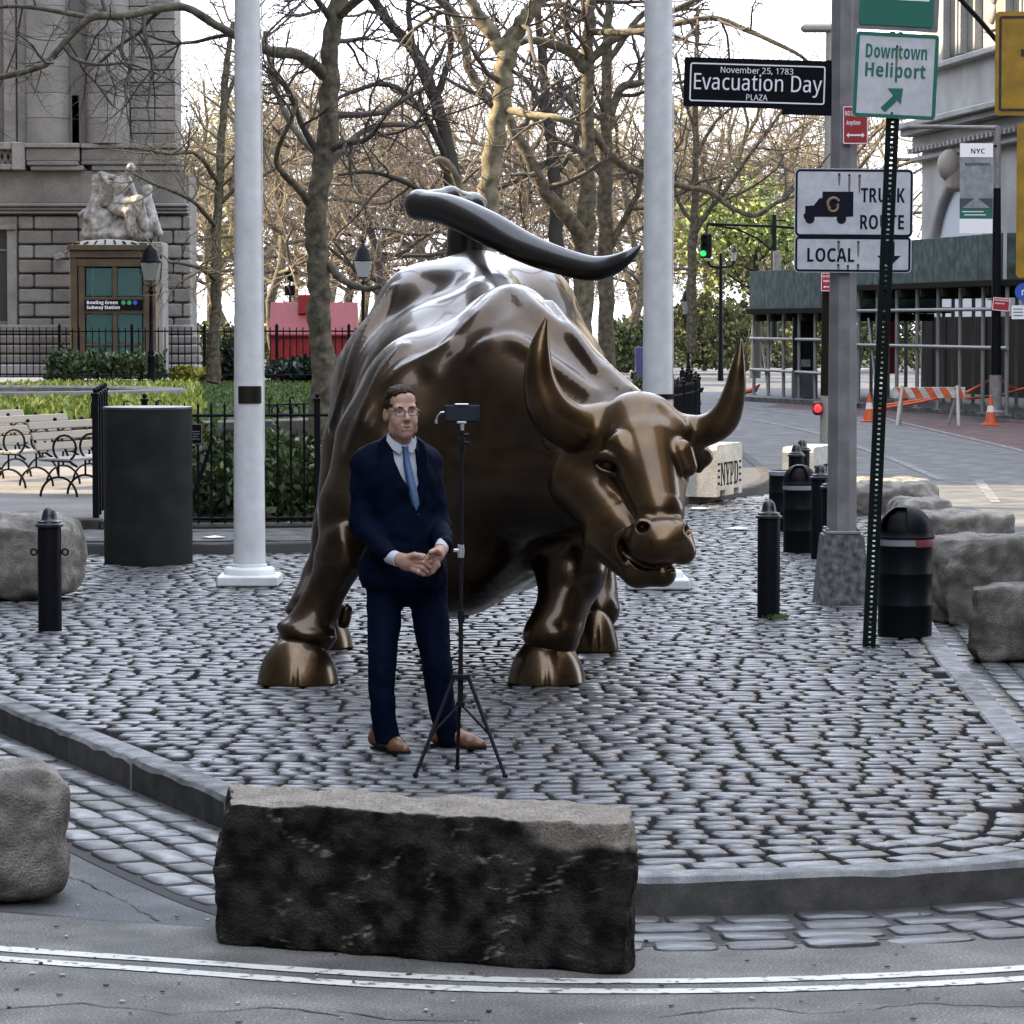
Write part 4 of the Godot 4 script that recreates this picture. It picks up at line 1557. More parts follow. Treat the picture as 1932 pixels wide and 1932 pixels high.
	bt.ball(P(789, 972, 16.69), Vector3(0.009, 0.009, 0.005), 6, 10)
	part("button", bt, M.black, jk)
	# trousers
	f = Field.new()
	f.noise = fold
	f.noise_amp = 0.008
	fl(f, 766, 1090, 16.87, 74, 55, 0.14, 0.05)
	chain(f, [[727, 1110, 16.87, 36], [724, 1180, 16.8, 31], [721, 1250, 16.73, 26], [722, 1330, 16.71, 24], [731, 1398, 16.72, 23]], 0.03)
	chain(f, [[806, 1110, 16.9, 37], [814, 1180, 16.88, 34], [823, 1250, 16.85, 29], [834, 1330, 16.87, 26], [849, 1392, 16.9, 25]], 0.03)
	f.lump(P(731, 1404, 16.7) - Vector3(0, 2.0, 0.0), Vector3(2, 2, 2), 0.004, Basis(), true)
	for q in [[[700, 1243], [722, 1252], [746, 1246]], [[703, 1378], [728, 1386], [750, 1376]], [[705, 1362], [728, 1368], [748, 1360]], [[800, 1240], [825, 1250], [850, 1243]], [[826, 1368], [850, 1374], [872, 1364]], [[824, 1352], [848, 1356], [866, 1348]]]:
		stroke(f, [[q[0][0], q[0][1], 2], [q[1][0], q[1][1], 3], [q[2][0], q[2][1], 2]], 0.0, 0.02, true)
	stroke(f, [[724, 1120, 1.5], [719, 1250, 1.5], [727, 1390, 1.5]], 0.002, 0.012)
	stroke(f, [[812, 1120, 1.5], [826, 1250, 1.5], [853, 1388, 1.5]], 0.002, 0.012)
	mb = MB.new()
	f.surface(mb, P(676, 1412, 17.15), P(900, 1060, 16.5), 0.0105)
	part("trousers", mb, M.suit, o)
	# shoes: heel, instep, toe
	for s in [[712, 1409, 16.78, 771, 1423, 16.6], [834, 1404, 16.95, 918, 1412, 16.84]]:
		var a := G(s[0], s[1] + 6)
		var b := G(s[3], s[4] + 1)
		var along := (b - a).normalized()
		var ln := 0.29
		a = b - along * ln
		f = Field.new()
		f.bone(a + along * 0.03 + Vector3(0, 0.055, 0), a + along * 0.12 + Vector3(0, 0.068, 0), 0.038, 0.04, 0.03)
		f.bone(a + along * 0.12 + Vector3(0, 0.06, 0), a + along * 0.2 + Vector3(0, 0.035, 0), 0.042, 0.042, 0.03)
		f.bone(a + along * 0.2 + Vector3(0, 0.03, 0), a + along * 0.262 + Vector3(0, 0.022, 0), 0.042, 0.026, 0.02)
		f.bone(a + along * 0.04 + Vector3(0, 0.08, 0), a + along * 0.06 + Vector3(0, 0.12, 0), 0.034, 0.034, 0.02)
		f.lump(a + Vector3(0, -1.0 + 0.012, 0), Vector3(1, 1, 1), 0.004, Basis(), true)
		var side := along.cross(Vector3.UP)
		f.bone(a + along * 0.195 + side * 0.05 + Vector3(0, 0.02, 0), a + along * 0.2 - side * 0.05 + Vector3(0, 0.02, 0), 0.001, 0.001, 0.004, true)
		mb = MB.new()
		f.surface(mb, a + Vector3(-0.08, -0.01, -0.12), a + Vector3(0.38, 0.17, 0.28), 0.0065)
		var sh := part("shoe", mb, M.tan_leather, o)
		mb = MB.new()
		var pts := PackedVector2Array()
		for k in 20:
			var t := TAU * k / 20
			pts.append(Vector2(0.5 + 0.5 * cos(t), sin(t)))
		var out := PackedVector2Array()
		for q in pts:
			var w := lerpf(0.034, 0.044, smoothstep(0.2, 0.7, q.x)) * signf(q.y) * pow(absf(q.y), 0.6)
			out.append(Vector2(q.x * ln, w))
		mb.prism(Transform3D(Basis(along, Vector3.UP.cross(along), Vector3.UP), Vector3(a.x, 0.016, a.z)), out, 0.018)
		part("sole", mb, M.black, sh)
		mb = MB.new()
		for k in 4:
			var c := a + along * (0.12 + 0.02 * k) + Vector3(0, 0.104 - 0.013 * k, 0)
			mb.tube([c - side * 0.022 - Vector3(0, 0.004, 0), c + Vector3(0, 0.003, 0), c + side * 0.022 - Vector3(0, 0.004, 0)], [0.0028], 5)
		part("lace", mb, M.frame_brown, sh)

func tripod() -> void:
	var d := 15.93
	var s := px(d)
	var o := thing("tripod", "tall black tripod stand in front of the man in the suit", "tripod", Vector3.ZERO)
	var mb := MB.new()
	mb.tube([P(869, 1330, d), P(869, 1262, d)], [5.2 * s], 12)
	mb.tube([P(869, 1262, d), P(869.5, 1160, d)], [4.4 * s], 12)
	mb.tube([P(869.5, 1160, d), P(872, 818, d)], [3.6 * s], 12)
	part("pole", mb, M.black_metal, o)
	mb = MB.new()
	mb.lathe(P(870, 1276, d), [Vector2(0, -0.012), Vector2(0.045, -0.012), Vector2(0.045, 0.01), Vector2(0.018, 0.014), Vector2(0.0, 0.014)], 12)
	part("hub", mb, M.black_metal, o)
	mb = MB.new()
	mb.lathe(P(869, 1328, d), [Vector2(0.0, -0.012), Vector2(0.022, -0.01), Vector2(0.022, 0.01), Vector2(0.0, 0.012)], 10)
	part("hub", mb, M.black_metal, o)
	for q in [[784, 1467, 15.85, 856, 1278, 833, 1376], [953, 1469, 15.83, 884, 1278, 914, 1380], [863, 1452, 16.14, 868, 1278, 866, 1370]]:
		var foot := G(q[0], q[1])
		mb = MB.new()
		var top := P(q[3], q[4], d)
		mb.tube([foot + Vector3(0, 0.012, 0), top], [3.4 * s, 3.9 * s], 8)
		var lg := part("leg", mb, M.black_metal, o)
		mb = MB.new()
		mb.ball(foot + Vector3(0, 0.012, 0), Vector3(0.014, 0.014, 0.014), 6, 8)
		part("rubber_foot", mb, M.black, lg)
		mb = MB.new()
		var on := foot.lerp(top, 0.44)
		mb.tube([on, P(869, 1328, d)], [2.4 * s], 6)
		part("brace", mb, M.black_metal, o)
	for c in [[870, 1163], [869.5, 1040], [871, 838]]:
		mb = MB.new()
		mb.lathe(P(c[0], c[1], d), [Vector2(0, -0.03), Vector2(0.015, -0.03), Vector2(0.017, 0.0), Vector2(0.015, 0.03), Vector2(0, 0.03)], 12)
		mb.box(P(c[0], c[1], d) + Vector3(-0.02 if c[1] == 1040 else 0.022, 0.004, 0.008), Vector3(0.03, 0.016, 0.014), 0.004)
		part("clamp", mb, M.silver if c[1] == 1040 else M.black_metal, o)
	mb = MB.new()
	mb.tube([P(872, 826, d), P(872, 812, d)], [4.5 * s], 10)
	mb.tube([P(872, 822, d), P(884, 821, d)], [3.5 * s], 8)
	part("ball_head", mb, M.black_metal, o)
	mb = MB.new()
	mb.tube([P(872, 812, d), P(872, 797, d)], [3.2 * s, 4.0 * s], 10)
	mb.box(P(871, 797, d), Vector3(0.045, 0.012, 0.03), 0.003)
	mb.box(P(871, 763, d), Vector3(0.065, 0.008, 0.03), 0.003)
	mb.box(P(871, 780, d - 0.0) + Vector3(0, 0, -0.014), Vector3(0.03, 0.085, 0.006), 0.002)
	part("phone_bracket", mb, M.silver, o)
	var ph := thing("smartphone", "dark smartphone held sideways in the bracket on top of the tripod", "phone", P(871.5, 780, d))
	mb = MB.new()
	mb.box(Vector3.ZERO, Vector3(67 * s, 32 * s, 0.012), 0.005)
	part("case", mb, M.phone_case, ph)
	mb = MB.new()
	mb.box(Vector3(0.0, 0, 0.0065), Vector3(61 * s, 27 * s, 0.002), 0.001)
	part("screen", mb, M.screen, ph)
	mb = MB.new()
	mb.tube([P(838, 778, d) - ph.position, P(832, 778, d) - ph.position, P(826, 784, d) - ph.position, P(823, 792, d) - ph.position], [0.0045, 0.004, 0.0032, 0.0032], 8)
	mb.tube([P(823, 792, d) - ph.position, P(823, 799, d) - ph.position], [0.006], 8)
	part("plug_in_microphone", mb, M.silver, ph)

# ---------------------------------------------------------------- boulders, bollards, bins, poles
func rock(size: Vector3, seed_n: int, power := 6.0, amp := 0.06, n := 20, light := Color(1, 1, 1), dark := Color(0.6, 0.6, 0.6), freq := 2.2, cuts := 16, lo_cut := 0.74) -> MB:
	# stands on y = 0; worn faces, chipped edges
	var mb := MB.new()
	var fn := FastNoiseLite.new()
	fn.seed = seed_n
	fn.frequency = freq
	fn.fractal_octaves = 4
	var ridge := FastNoiseLite.new()
	ridge.seed = seed_n + 9
	ridge.noise_type = FastNoiseLite.TYPE_CELLULAR
	ridge.frequency = freq * 0.9
	ridge.cellular_return_type = FastNoiseLite.RETURN_DISTANCE2_SUB
	var h := size * 0.5
	var cr := RandomNumberGenerator.new()
	cr.seed = seed_n * 7
	var planes := []
	for k in cuts:
		var q := Vector3(cr.randf_range(-1, 1), cr.randf_range(-0.5, 1), cr.randf_range(-1, 1)).normalized()
		planes.append([q, (absf(q.x) * h.x + absf(q.y) * h.y + absf(q.z) * h.z) * cr.randf_range(lo_cut, 0.97)])
	for face in 6:
		var ax := face % 3
		var sg := -1.0 if face < 3 else 1.0
		var f := mb.v.size()
		for i in n + 1:
			for j in n + 1:
				var q := Vector3.ZERO
				q[ax] = sg
				q[(ax + 1) % 3] = tan((i / float(n) * 2.0 - 1.0) * PI * 0.25)
				q[(ax + 2) % 3] = tan((j / float(n) * 2.0 - 1.0) * PI * 0.25)
				var l := pow(pow(absf(q.x), power) + pow(absf(q.y), power) + pow(absf(q.z), power), 1.0 / power)
				q /= l
				var p := q * h
				var d := fn.get_noise_3dv(p + Vector3(seed_n, 0, 0)) * amp + (ridge.get_noise_3dv(p) + 0.5) * amp * 0.5
				for pl in planes:
					var e: float = p.dot(pl[0]) - pl[1]
					if e > 0.0:
						p -= pl[0] * e
				p += q.normalized() * d
				p.y = maxf(p.y + h.y, -0.02)
				var k := clampf(0.5 + fn.get_noise_3dv(p * 1.7 + Vector3(3, 1, 7)) * 1.6, 0.0, 1.0)
				mb.tint(dark.lerp(light, k))
				mb.add(p, Vector3.ZERO)
		for i in n:
			for j in n:
				var a := f + i * (n + 1) + j
				for t in [[a, a + 1, a + n + 2], [a, a + n + 2, a + n + 1]]:
					var nr := (mb.v[t[1]] - mb.v[t[0]]).cross(mb.v[t[2]] - mb.v[t[0]])
					if nr.dot(mb.v[t[0]] - Vector3(0, h.y, 0)) < 0.0:
						nr = -nr
					for e in t:
						mb.n[e] += nr
	# weld the normals of the seams
	var at := {}
	for i in mb.v.size():
		var key := Vector3i((mb.v[i] * 2000.0).round())
		at[key] = at.get(key, Vector3.ZERO) + mb.n[i]
	for i in mb.v.size():
		mb.n[i] = at[Vector3i((mb.v[i] * 2000.0).round())].normalized()
	for face in 6:
		var f := face * (n + 1) * (n + 1)
		for i in n:
			for j in n:
				var a := f + i * (n + 1) + j
				mb.quad_i(a, a + 1, a + n + 2, a + n + 1)
	return mb

func boulders() -> void:
	# the dark block in front
	var mb := rock(Vector3(1.63, 0.53, 0.46), 3, 44.0, 0.03, 96, Color(0.21, 0.195, 0.175), Color(0.045, 0.043, 0.042), 4.6, 14, 0.90)
	var fn := FastNoiseLite.new()
	fn.seed = 21
	fn.frequency = 6.0
	fn.fractal_octaves = 3
	var vein := FastNoiseLite.new()
	vein.seed = 4
	vein.frequency = 2.4
	vein.fractal_octaves = 4
	for i in mb.v.size():
		var p := mb.v[i]
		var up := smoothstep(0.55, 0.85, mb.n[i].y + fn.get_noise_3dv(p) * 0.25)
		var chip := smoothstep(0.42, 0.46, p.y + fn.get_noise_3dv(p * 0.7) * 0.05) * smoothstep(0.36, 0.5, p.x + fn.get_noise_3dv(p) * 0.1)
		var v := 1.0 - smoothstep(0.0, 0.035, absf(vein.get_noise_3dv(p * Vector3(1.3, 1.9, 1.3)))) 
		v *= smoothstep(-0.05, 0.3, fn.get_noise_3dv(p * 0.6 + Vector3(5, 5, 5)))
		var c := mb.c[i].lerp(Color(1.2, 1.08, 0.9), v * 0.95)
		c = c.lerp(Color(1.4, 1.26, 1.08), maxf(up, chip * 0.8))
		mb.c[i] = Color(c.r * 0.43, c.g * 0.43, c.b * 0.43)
		mb.v[i].x += p.z * 0.45
		mb.n[i] = (mb.n[i] - Vector3(0, 0, mb.n[i].x * 0.45)).normalized()
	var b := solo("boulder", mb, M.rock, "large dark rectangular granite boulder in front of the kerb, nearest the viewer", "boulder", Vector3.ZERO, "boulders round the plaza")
	var c := (P(418, 1640, 12.28) + P(1194, 1690, 11.70)) * 0.5
	b.position = Vector3(c.x - 0.01, -0.15, c.z - 0.25)
	b.rotation.y = -atan2(0.6, 1.45)
	# the others: u and v of the foot's middle, ground level, size, turn
	var g := "boulders round the plaza"
	for q in [
		[-48, 1716, -0.15, Vector3(0.66, 0.54, 0.5), 0.2, 11, 5.0, "rounded brown-grey boulder at the left edge, on the roadway", 1.0],
		[18, 1136, 0.0, Vector3(0.95, 0.66, 0.7), -0.3, 12, 6.0, "grey boulder behind the left bollard", 1.0],
		[1890, 1182, -0.15, Vector3(1.15, 0.66, 0.75), 0.5, 13, 14.0, "large grey boulder right of the nearest dome-lidded litter bin", 0.8],
		[1935, 1256, -0.15, Vector3(0.62, 0.52, 0.6), -0.2, 14, 12.0, "smaller dark-topped boulder at the right edge, in front of the large grey one", 0.7],
		[1822, 1072, -0.15, Vector3(1.15, 0.5, 0.7), 0.25, 15, 12.0, "long flat-topped boulder behind the large grey one on the right", 1.1],
		[1742, 1016, -0.15, Vector3(0.62, 0.42, 0.7), 0.1, 16, 5.0, "brownish boulder third from the far end of the row beside the road", 1.0],
		[1690, 998, -0.15, Vector3(1.0, 0.50, 0.8), 0.0, 17, 6.0, "boulder right behind the grey octagonal pole, second from the far end", 1.0],
		[1686, 962, -0.15, Vector3(0.95, 0.38, 0.8), 0.1, 18, 6.0, "flat pale boulder at the far end of the row beside the road", 1.25]]:
		var m2 := rock(q[3], q[5], q[6], 0.05, 34, Color(0.60, 0.565, 0.52) * q[8], Color(0.27, 0.25, 0.23) * q[8], 2.6)
		var p := G(q[0], q[1], q[2])
		var s := solo("boulder", m2, M.rock_pale, q[7], "boulder", p - Vector3(0, 0.0, q[3].z * 0.5), g)
		s.rotation.y = q[4]

func bollard_proto() -> Node3D:
	var o := thing("bollard", "black iron bollard with domed cap and chain eyes, left of the tall dark cylinder", "bollard", Vector3.ZERO, "black iron bollards")
	var mb := MB.new()
	mb.lathe(Vector3.ZERO, [Vector2(0.081, 0.0), Vector2(0.081, 0.70), Vector2(0.079, 0.71)], 24)
	part("post", mb, M.iron, o)
	mb = MB.new()
	mb.lathe(Vector3.ZERO, [Vector2(0.078, 0.71), Vector2(0.094, 0.713), Vector2(0.096, 0.722), Vector2(0.094, 0.732), Vector2(0.082, 0.738), Vector2(0.079, 0.752), Vector2(0.060, 0.757), Vector2(0.052, 0.768), Vector2(0.050, 0.79), Vector2(0.042, 0.82), Vector2(0.026, 0.84), Vector2(0.0, 0.848)], 24)
	part("cap", mb, M.iron_worn, o)
	return o

func bollards() -> void:
	var o := bollard_proto()
	o.position = G(94.5, 1190)
	var e := o.duplicate()
	for s in [-1.0, 1.0]:
		var mb := MB.new()
		mb.ring(Vector3(s * 0.107, 0.54, 0), 0.021, 0.007, Basis(), 14)
		mb.tube([Vector3(s * 0.075, 0.54, 0), Vector3(s * 0.09, 0.54, 0)], [0.009], 8)
		part("eye", mb, M.iron, o)
	for q in [[1450, 1166, "black bollard standing alone right of the bull's head, moss at its foot"], [1547, 1054, "black bollard just left of the grey octagonal pole, beside the middle bin"], [1568, 1082, "black bollard half hidden by the octagonal pole, behind its concrete foot"], [1583, 1126, "black bollard directly behind the octagonal pole's foot"], [1513, 975, "black bollard whose cap shows above the middle bin, in front of the second white barrier"], [1502, 990, "black bollard nearly hidden by the bins, left of the one showing above the middle bin"], [1136, 1176, "black bollard behind the bull's hind leg, below its head"]]:
		var r: Node3D = e.duplicate()
		r.name = numbered("bollard")
		add_child(r)
		r.position = G(q[0], q[1])
		r.set_meta("label", q[2])
	var last: Node3D = o.duplicate()
	last.name = numbered("bollard")
	add_child(last)
	last.position = G(622, 1203)
	last.set_meta("label", "black bollard with an eye peeping out behind the bull's left legs")
	e.free()
	# moss at the foot of one
	var mb := MB.new()
	var c := G(1462, 1166)
	for i in 260:
		var a := rng.randf() * TAU
		var p := c + Vector3(cos(a) * 0.1 * rng.randf(), 0.004, sin(a) * 0.08 * rng.randf() + 0.05)
		var t := Vector3(rng.randf_range(-0.012, 0.012), rng.randf_range(0.012, 0.035), rng.randf_range(-0.01, 0.01))
		mb.quad(p, p + Vector3(0.006, 0, 0.002), p + t + Vector3(0.004, 0, 0), p + t, Vector3(0.2, 0.6, 0.8).normalized())
	var ms := part("moss", mb, M.moss, self)
	ms.set_meta("kind", "stuff")

func bin(at: Vector3, r: float, h: float, label: String, dome: bool, hood_turn := 0.0) -> void:
	var o := thing("litter_bin", label, "litter bin", at, "black steel litter bins")
	var mb := MB.new()
	var prof := [Vector2(0.0, 0.005), Vector2(r * 0.98, 0.005)]
	for k in 3:
		var y := h * (0.02 + 0.32 * k)
		prof.append_array([Vector2(r * 0.985, y), Vector2(r * 0.985, y + h * 0.29), Vector2(r * 1.015, y + h * 0.30), Vector2(r * 1.015, y + h * 0.31)])
	prof.append_array([Vector2(r * 0.985, h * 0.98), Vector2(r * 1.01, h * 0.985), Vector2(r * 1.01, h), Vector2(r * 0.96, h)])
	mb.lathe(Vector3.ZERO, prof, 28)
	part("drum", mb, M.iron, o)
	mb = MB.new()
	mb.lathe(Vector3.ZERO, [Vector2(r * 1.015, h * 0.93 + 0.0), Vector2(r * 1.03, h * 0.94), Vector2(r * 1.025, h * 1.0), Vector2(r * 0.97, h * 1.012)], 28)
	part("bin_liner", mb, M.plastic_film, o)
	if dome and r > 0.17:
		mb = MB.new()
		mb.lathe(Vector3.ZERO, [Vector2(r * 1.035, h * 0.92), Vector2(r * 1.05, h * 0.93), Vector2(r * 1.045, h * 0.995), Vector2(r * 1.0, h * 1.0)], 12, Basis(), PI * 0.12, PI * 0.42)
		part("red_liner_tie", mb, M.liner_red, o)
	if dome:
		mb = MB.new()
		mb.lathe(Vector3(0, h, 0), [Vector2(r * 1.06, 0.0), Vector2(r * 1.08, 0.012), Vector2(r * 1.0, 0.03), Vector2(r * 0.99, 0.05)], 28)
		var y0 := h + 0.05
		var dp := []
		for k in 9:
			var a := PI * 0.5 * k / 8
			dp.append(Vector2(r * 0.98 * cos(a), r * 0.98 * sin(a) * 0.95))
		# a dome with a hooded mouth: the lathe leaves a gap that is closed by a dark chute
		mb.lathe(Vector3(0, y0, 0), dp, 22, Basis(Vector3.UP, hood_turn), PI * 0.20, PI * 1.80)
		mb.lathe(Vector3(0, y0, 0), dp.slice(6), 22, Basis(Vector3.UP, hood_turn))
		var lid := part("dome_lid", mb, M.iron, o)
		mb = MB.new()
		mb.lathe(Vector3(0, y0, 0), [Vector2(r * 0.72, 0.0), Vector2(r * 0.6, r * 0.5), Vector2(r * 0.2, r * 0.8)], 20)
		part("chute", mb, M.black, lid)

func bins() -> void:
	bin(G(1707, 1200), 0.185, 0.66, "black drum litter bin with domed lid, right of the leaning sign post", true, deg_to_rad(-127))
	bin(G(1508, 1042), 0.15, 0.62, "black litter bin with a clear liner over its rim, in front of the second barrier", true, deg_to_rad(-100))
	bin(G(1478, 1000), 0.15, 0.60, "open-topped dark litter bin left of the lined one", false)

func cylinder_screen() -> void:
	var o := thing("metal_cylinder", "tall dark green metal cylinder standing on the cobbles by the park gate", "utility cabinet", G(272, 1068) - Vector3(0, 0, 0.36))
	var mb := MB.new()
	mb.lathe(Vector3.ZERO, [Vector2(0.384, 0.0), Vector2(0.386, 0.02), Vector2(0.388, 1.36), Vector2(0.375, 1.362)], 56)
	part("shell", mb, M.dark_green, o)
	mb = MB.new()
	mb.lathe(Vector3.ZERO, [Vector2(0.39, 1.352), Vector2(0.393, 1.36), Vector2(0.39, 1.372), Vector2(0.37, 1.374), Vector2(0.0, 1.378)], 56)
	part("lid", mb, M.rim_metal, o)

func flagpoles() -> void:
	for q in [[471, 1104, "white flagpole left of the bull, with a bronze plaque", 0.128, 0.094], [1240, 1110, "white flagpole behind the bull's head, with a black band", 0.122, 0.108]]:
		var at := G(q[0], q[1])
		var o := thing("flagpole", q[2], "flagpole", at, "white flagpoles")
		var mb := MB.new()
		mb.lathe(Vector3.ZERO, [Vector2(q[3], 0.1), Vector2(q[3], 0.2), Vector2((q[3] + q[4]) * 0.5, 2.8), Vector2(q[4], 6.5), Vector2(q[4] * 0.8, 11.0), Vector2(0.0, 11.0)], 28)
		part("pole", mb, M.white_paint, o)
		mb = MB.new()
		mb.box(Vector3(0, 0.045, 0), Vector3(0.5, 0.09, 0.5), 0.02)
		part("base_plate", mb, M.white_paint, o)
		mb = MB.new()
		mb.lathe(Vector3.ZERO, [Vector2(0.21, 0.09), Vector2(0.205, 0.13), Vector2(0.19, 0.145), Vector2(0.145, 0.15), Vector2(0.142, 0.17), Vector2(q[3] + 0.002, 0.175)], 28)
		part("collar", mb, M.white_paint, o)
		mb = MB.new()
		mb.tube([Vector3(q[3] * 0.98, 1.0, 0.02), Vector3(q[4] + 0.012, 6.5, 0.02), Vector3(q[4], 11, 0.02)], [0.004], 5)
		part("halyard", mb, M.white_paint, o)
		if q[0] < 900:
			mb = MB.new()
			var r: float = lerpf(q[3], q[4], 0.25) + 0.004
			mb.lathe(Vector3(0, 1.46, 0), [Vector2(r, 0), Vector2(r + 0.008, 0.004), Vector2(r + 0.008, 0.137), Vector2(r, 0.141)], 10, Basis(), PI * 0.5 - 0.95, PI * 0.5 + 0.62)
			part("plaque", mb, M.plaque, o)
		else:
			mb = MB.new()
			mb.lathe(Vector3(0, 1.50, 0), [Vector2(q[3], 0), Vector2(q[3] + 0.006, 0.003), Vector2(q[3] + 0.006, 0.04), Vector2(q[3], 0.043)], 24)
			part("band", mb, M.black, o)

func text_mesh(s: String, h: float, font := "Droid Sans", depth := 0.003, squeeze := 1.0) -> TextMesh:
	var t := TextMesh.new()
	var f := SystemFont.new()
	f.font_names = PackedStringArray([font])
	f.font_weight = 400 if s in ["Evacuation Day", "November 25, 1783", "PLAZA"] else 700
	t.font = f
	t.text = s
	t.font_size = 48
	t.pixel_size = h / 34.0
	t.depth = depth
	t.curve_step = 1.5
	return t

func write(s: String, at: Vector3, h: float, width: float, turn: Basis, m: Material, parent: Node3D, font := "Droid Sans", bold := 0.0) -> void:
	# one line of lettering, centred at a point, of a set capital height and width; the parent is unturned
	var t := text_mesh(s, h, font)
	var o := MeshInstance3D.new()
	o.mesh = t
	o.material_override = m
	o.name = "lettering"
	parent.add_child(o, true)
	var bb := t.get_aabb()
	var sx := width / maxf(bb.size.x, 1e-4) if width > 0.0 else 1.0
	o.transform = Transform3D(turn.scaled_local(Vector3(sx, 1, 1)), at)

func plate(mb: MB, w: float, h: float, thick: float, r: float, turn: Basis, at: Vector3) -> void:
	var poly := PackedVector2Array()
	for c in [[1, 1], [-1, 1], [-1, -1], [1, -1]]:
		for k in 5:
			var a: float = [0.0, 0.5, 1.0, 1.5][[[1, 1], [-1, 1], [-1, -1], [1, -1]].find(c)] * PI + PI * 0.5 * k / 4
			poly.append(Vector2(c[0] * (w * 0.5 - r) + cos(a) * r, c[1] * (h * 0.5 - r) + sin(a) * r))
	mb.prism(Transform3D(turn, at), poly, thick)

func frame_ring(mb: MB, w: float, h: float, t: float, r: float, turn: Basis, at: Vector3, thick := 0.002) -> void:
	# a rounded border of width t
	for k in 2:
		var sx := [w, h][k] as float
		for s in [-1.0, 1.0]:
			var c := Vector3(0, s * (h - t) * 0.5, 0) if k == 0 else Vector3(s * (w - t) * 0.5, 0, 0)
			var z := Vector3(w - 2 * r, t, thick) if k == 0 else Vector3(t, h - 2 * r, thick)
			mb.box(at + turn * c, z, 0.0, turn)
	for c in [[1, 1, 0.0], [-1, 1, 0.5], [-1, -1, 1.0], [1, -1, 1.5]]:
		var poly := PackedVector2Array()
		for k in 6:
			var a: float = c[2] * PI + PI * 0.5 * k / 5
			poly.append(Vector2(cos(a), sin(a)) * r)
		for k in range(5, -1, -1):
			var a: float = c[2] * PI + PI * 0.5 * k / 5
			poly.append(Vector2(cos(a), sin(a)) * (r - t))
		mb.prism(Transform3D(turn, at + turn * Vector3(c[0] * (w * 0.5 - r), c[1] * (h * 0.5 - r), thick * 0.5)), poly, thick)

func barriers() -> void:
	for q in [[1352, 938, 0.60, 1.2, "white concrete police barrier block, nearest the bull's head"], [1534, 944, 0.60, 1.2, "white concrete police barrier block behind the bins and the octagonal pole"]]:
		var at := G(q[0], q[1], 0.09)
		var o := thing("concrete_barrier", q[4], "barrier", at, "white police barriers")
		var turn := Basis(Vector3.UP, deg_to_rad(72))
		o.basis = turn
		# local: x runs along the lettered side (away from the viewer), z out of the lettered side
		var mb := MB.new()
		var poly := PackedVector2Array()
		var L: float = q[3]
		var H: float = q[2]
		for p in [[0.0, 0.0], [0.16, 0.0], [0.16, 0.07], [0.4, 0.07], [0.4, 0.0], [L - 0.4, 0.0], [L - 0.4, 0.07], [L - 0.16, 0.07], [L - 0.16, 0.0], [L, 0.0], [L, H - 0.06], [L - 0.02, H - 0.02], [L - 0.06, H], [0.06, H], [0.02, H - 0.02], [0.0, H - 0.06]]:
			poly.append(Vector2(p[0], p[1]))
		mb.prism(Transform3D(Basis(), Vector3(0, 0, 0)), poly, 0.36)
		part("block", mb, M.barrier_white, o)
		mb = MB.new()
		mb.box(Vector3(0.05, H + 0.003, -0.18), Vector3(0.02, 0.02, 0.2), 0.008)
		write("NYPD", Vector3(L * 0.5, H * 0.42, 0.002), 0.27, 0.82, Basis(), M.black_paint, o, "Droid Serif")
		for s in [0.04, L - 0.16]:
			for k in 4:
				mb = MB.new()
				mb.box(Vector3(s + 0.06, H * 0.22 + 0.075 * k + 0.02, 0.001), Vector3(0.10, 0.028, 0.004), 0.0)
				part("stripe", mb, M.black_paint, o)

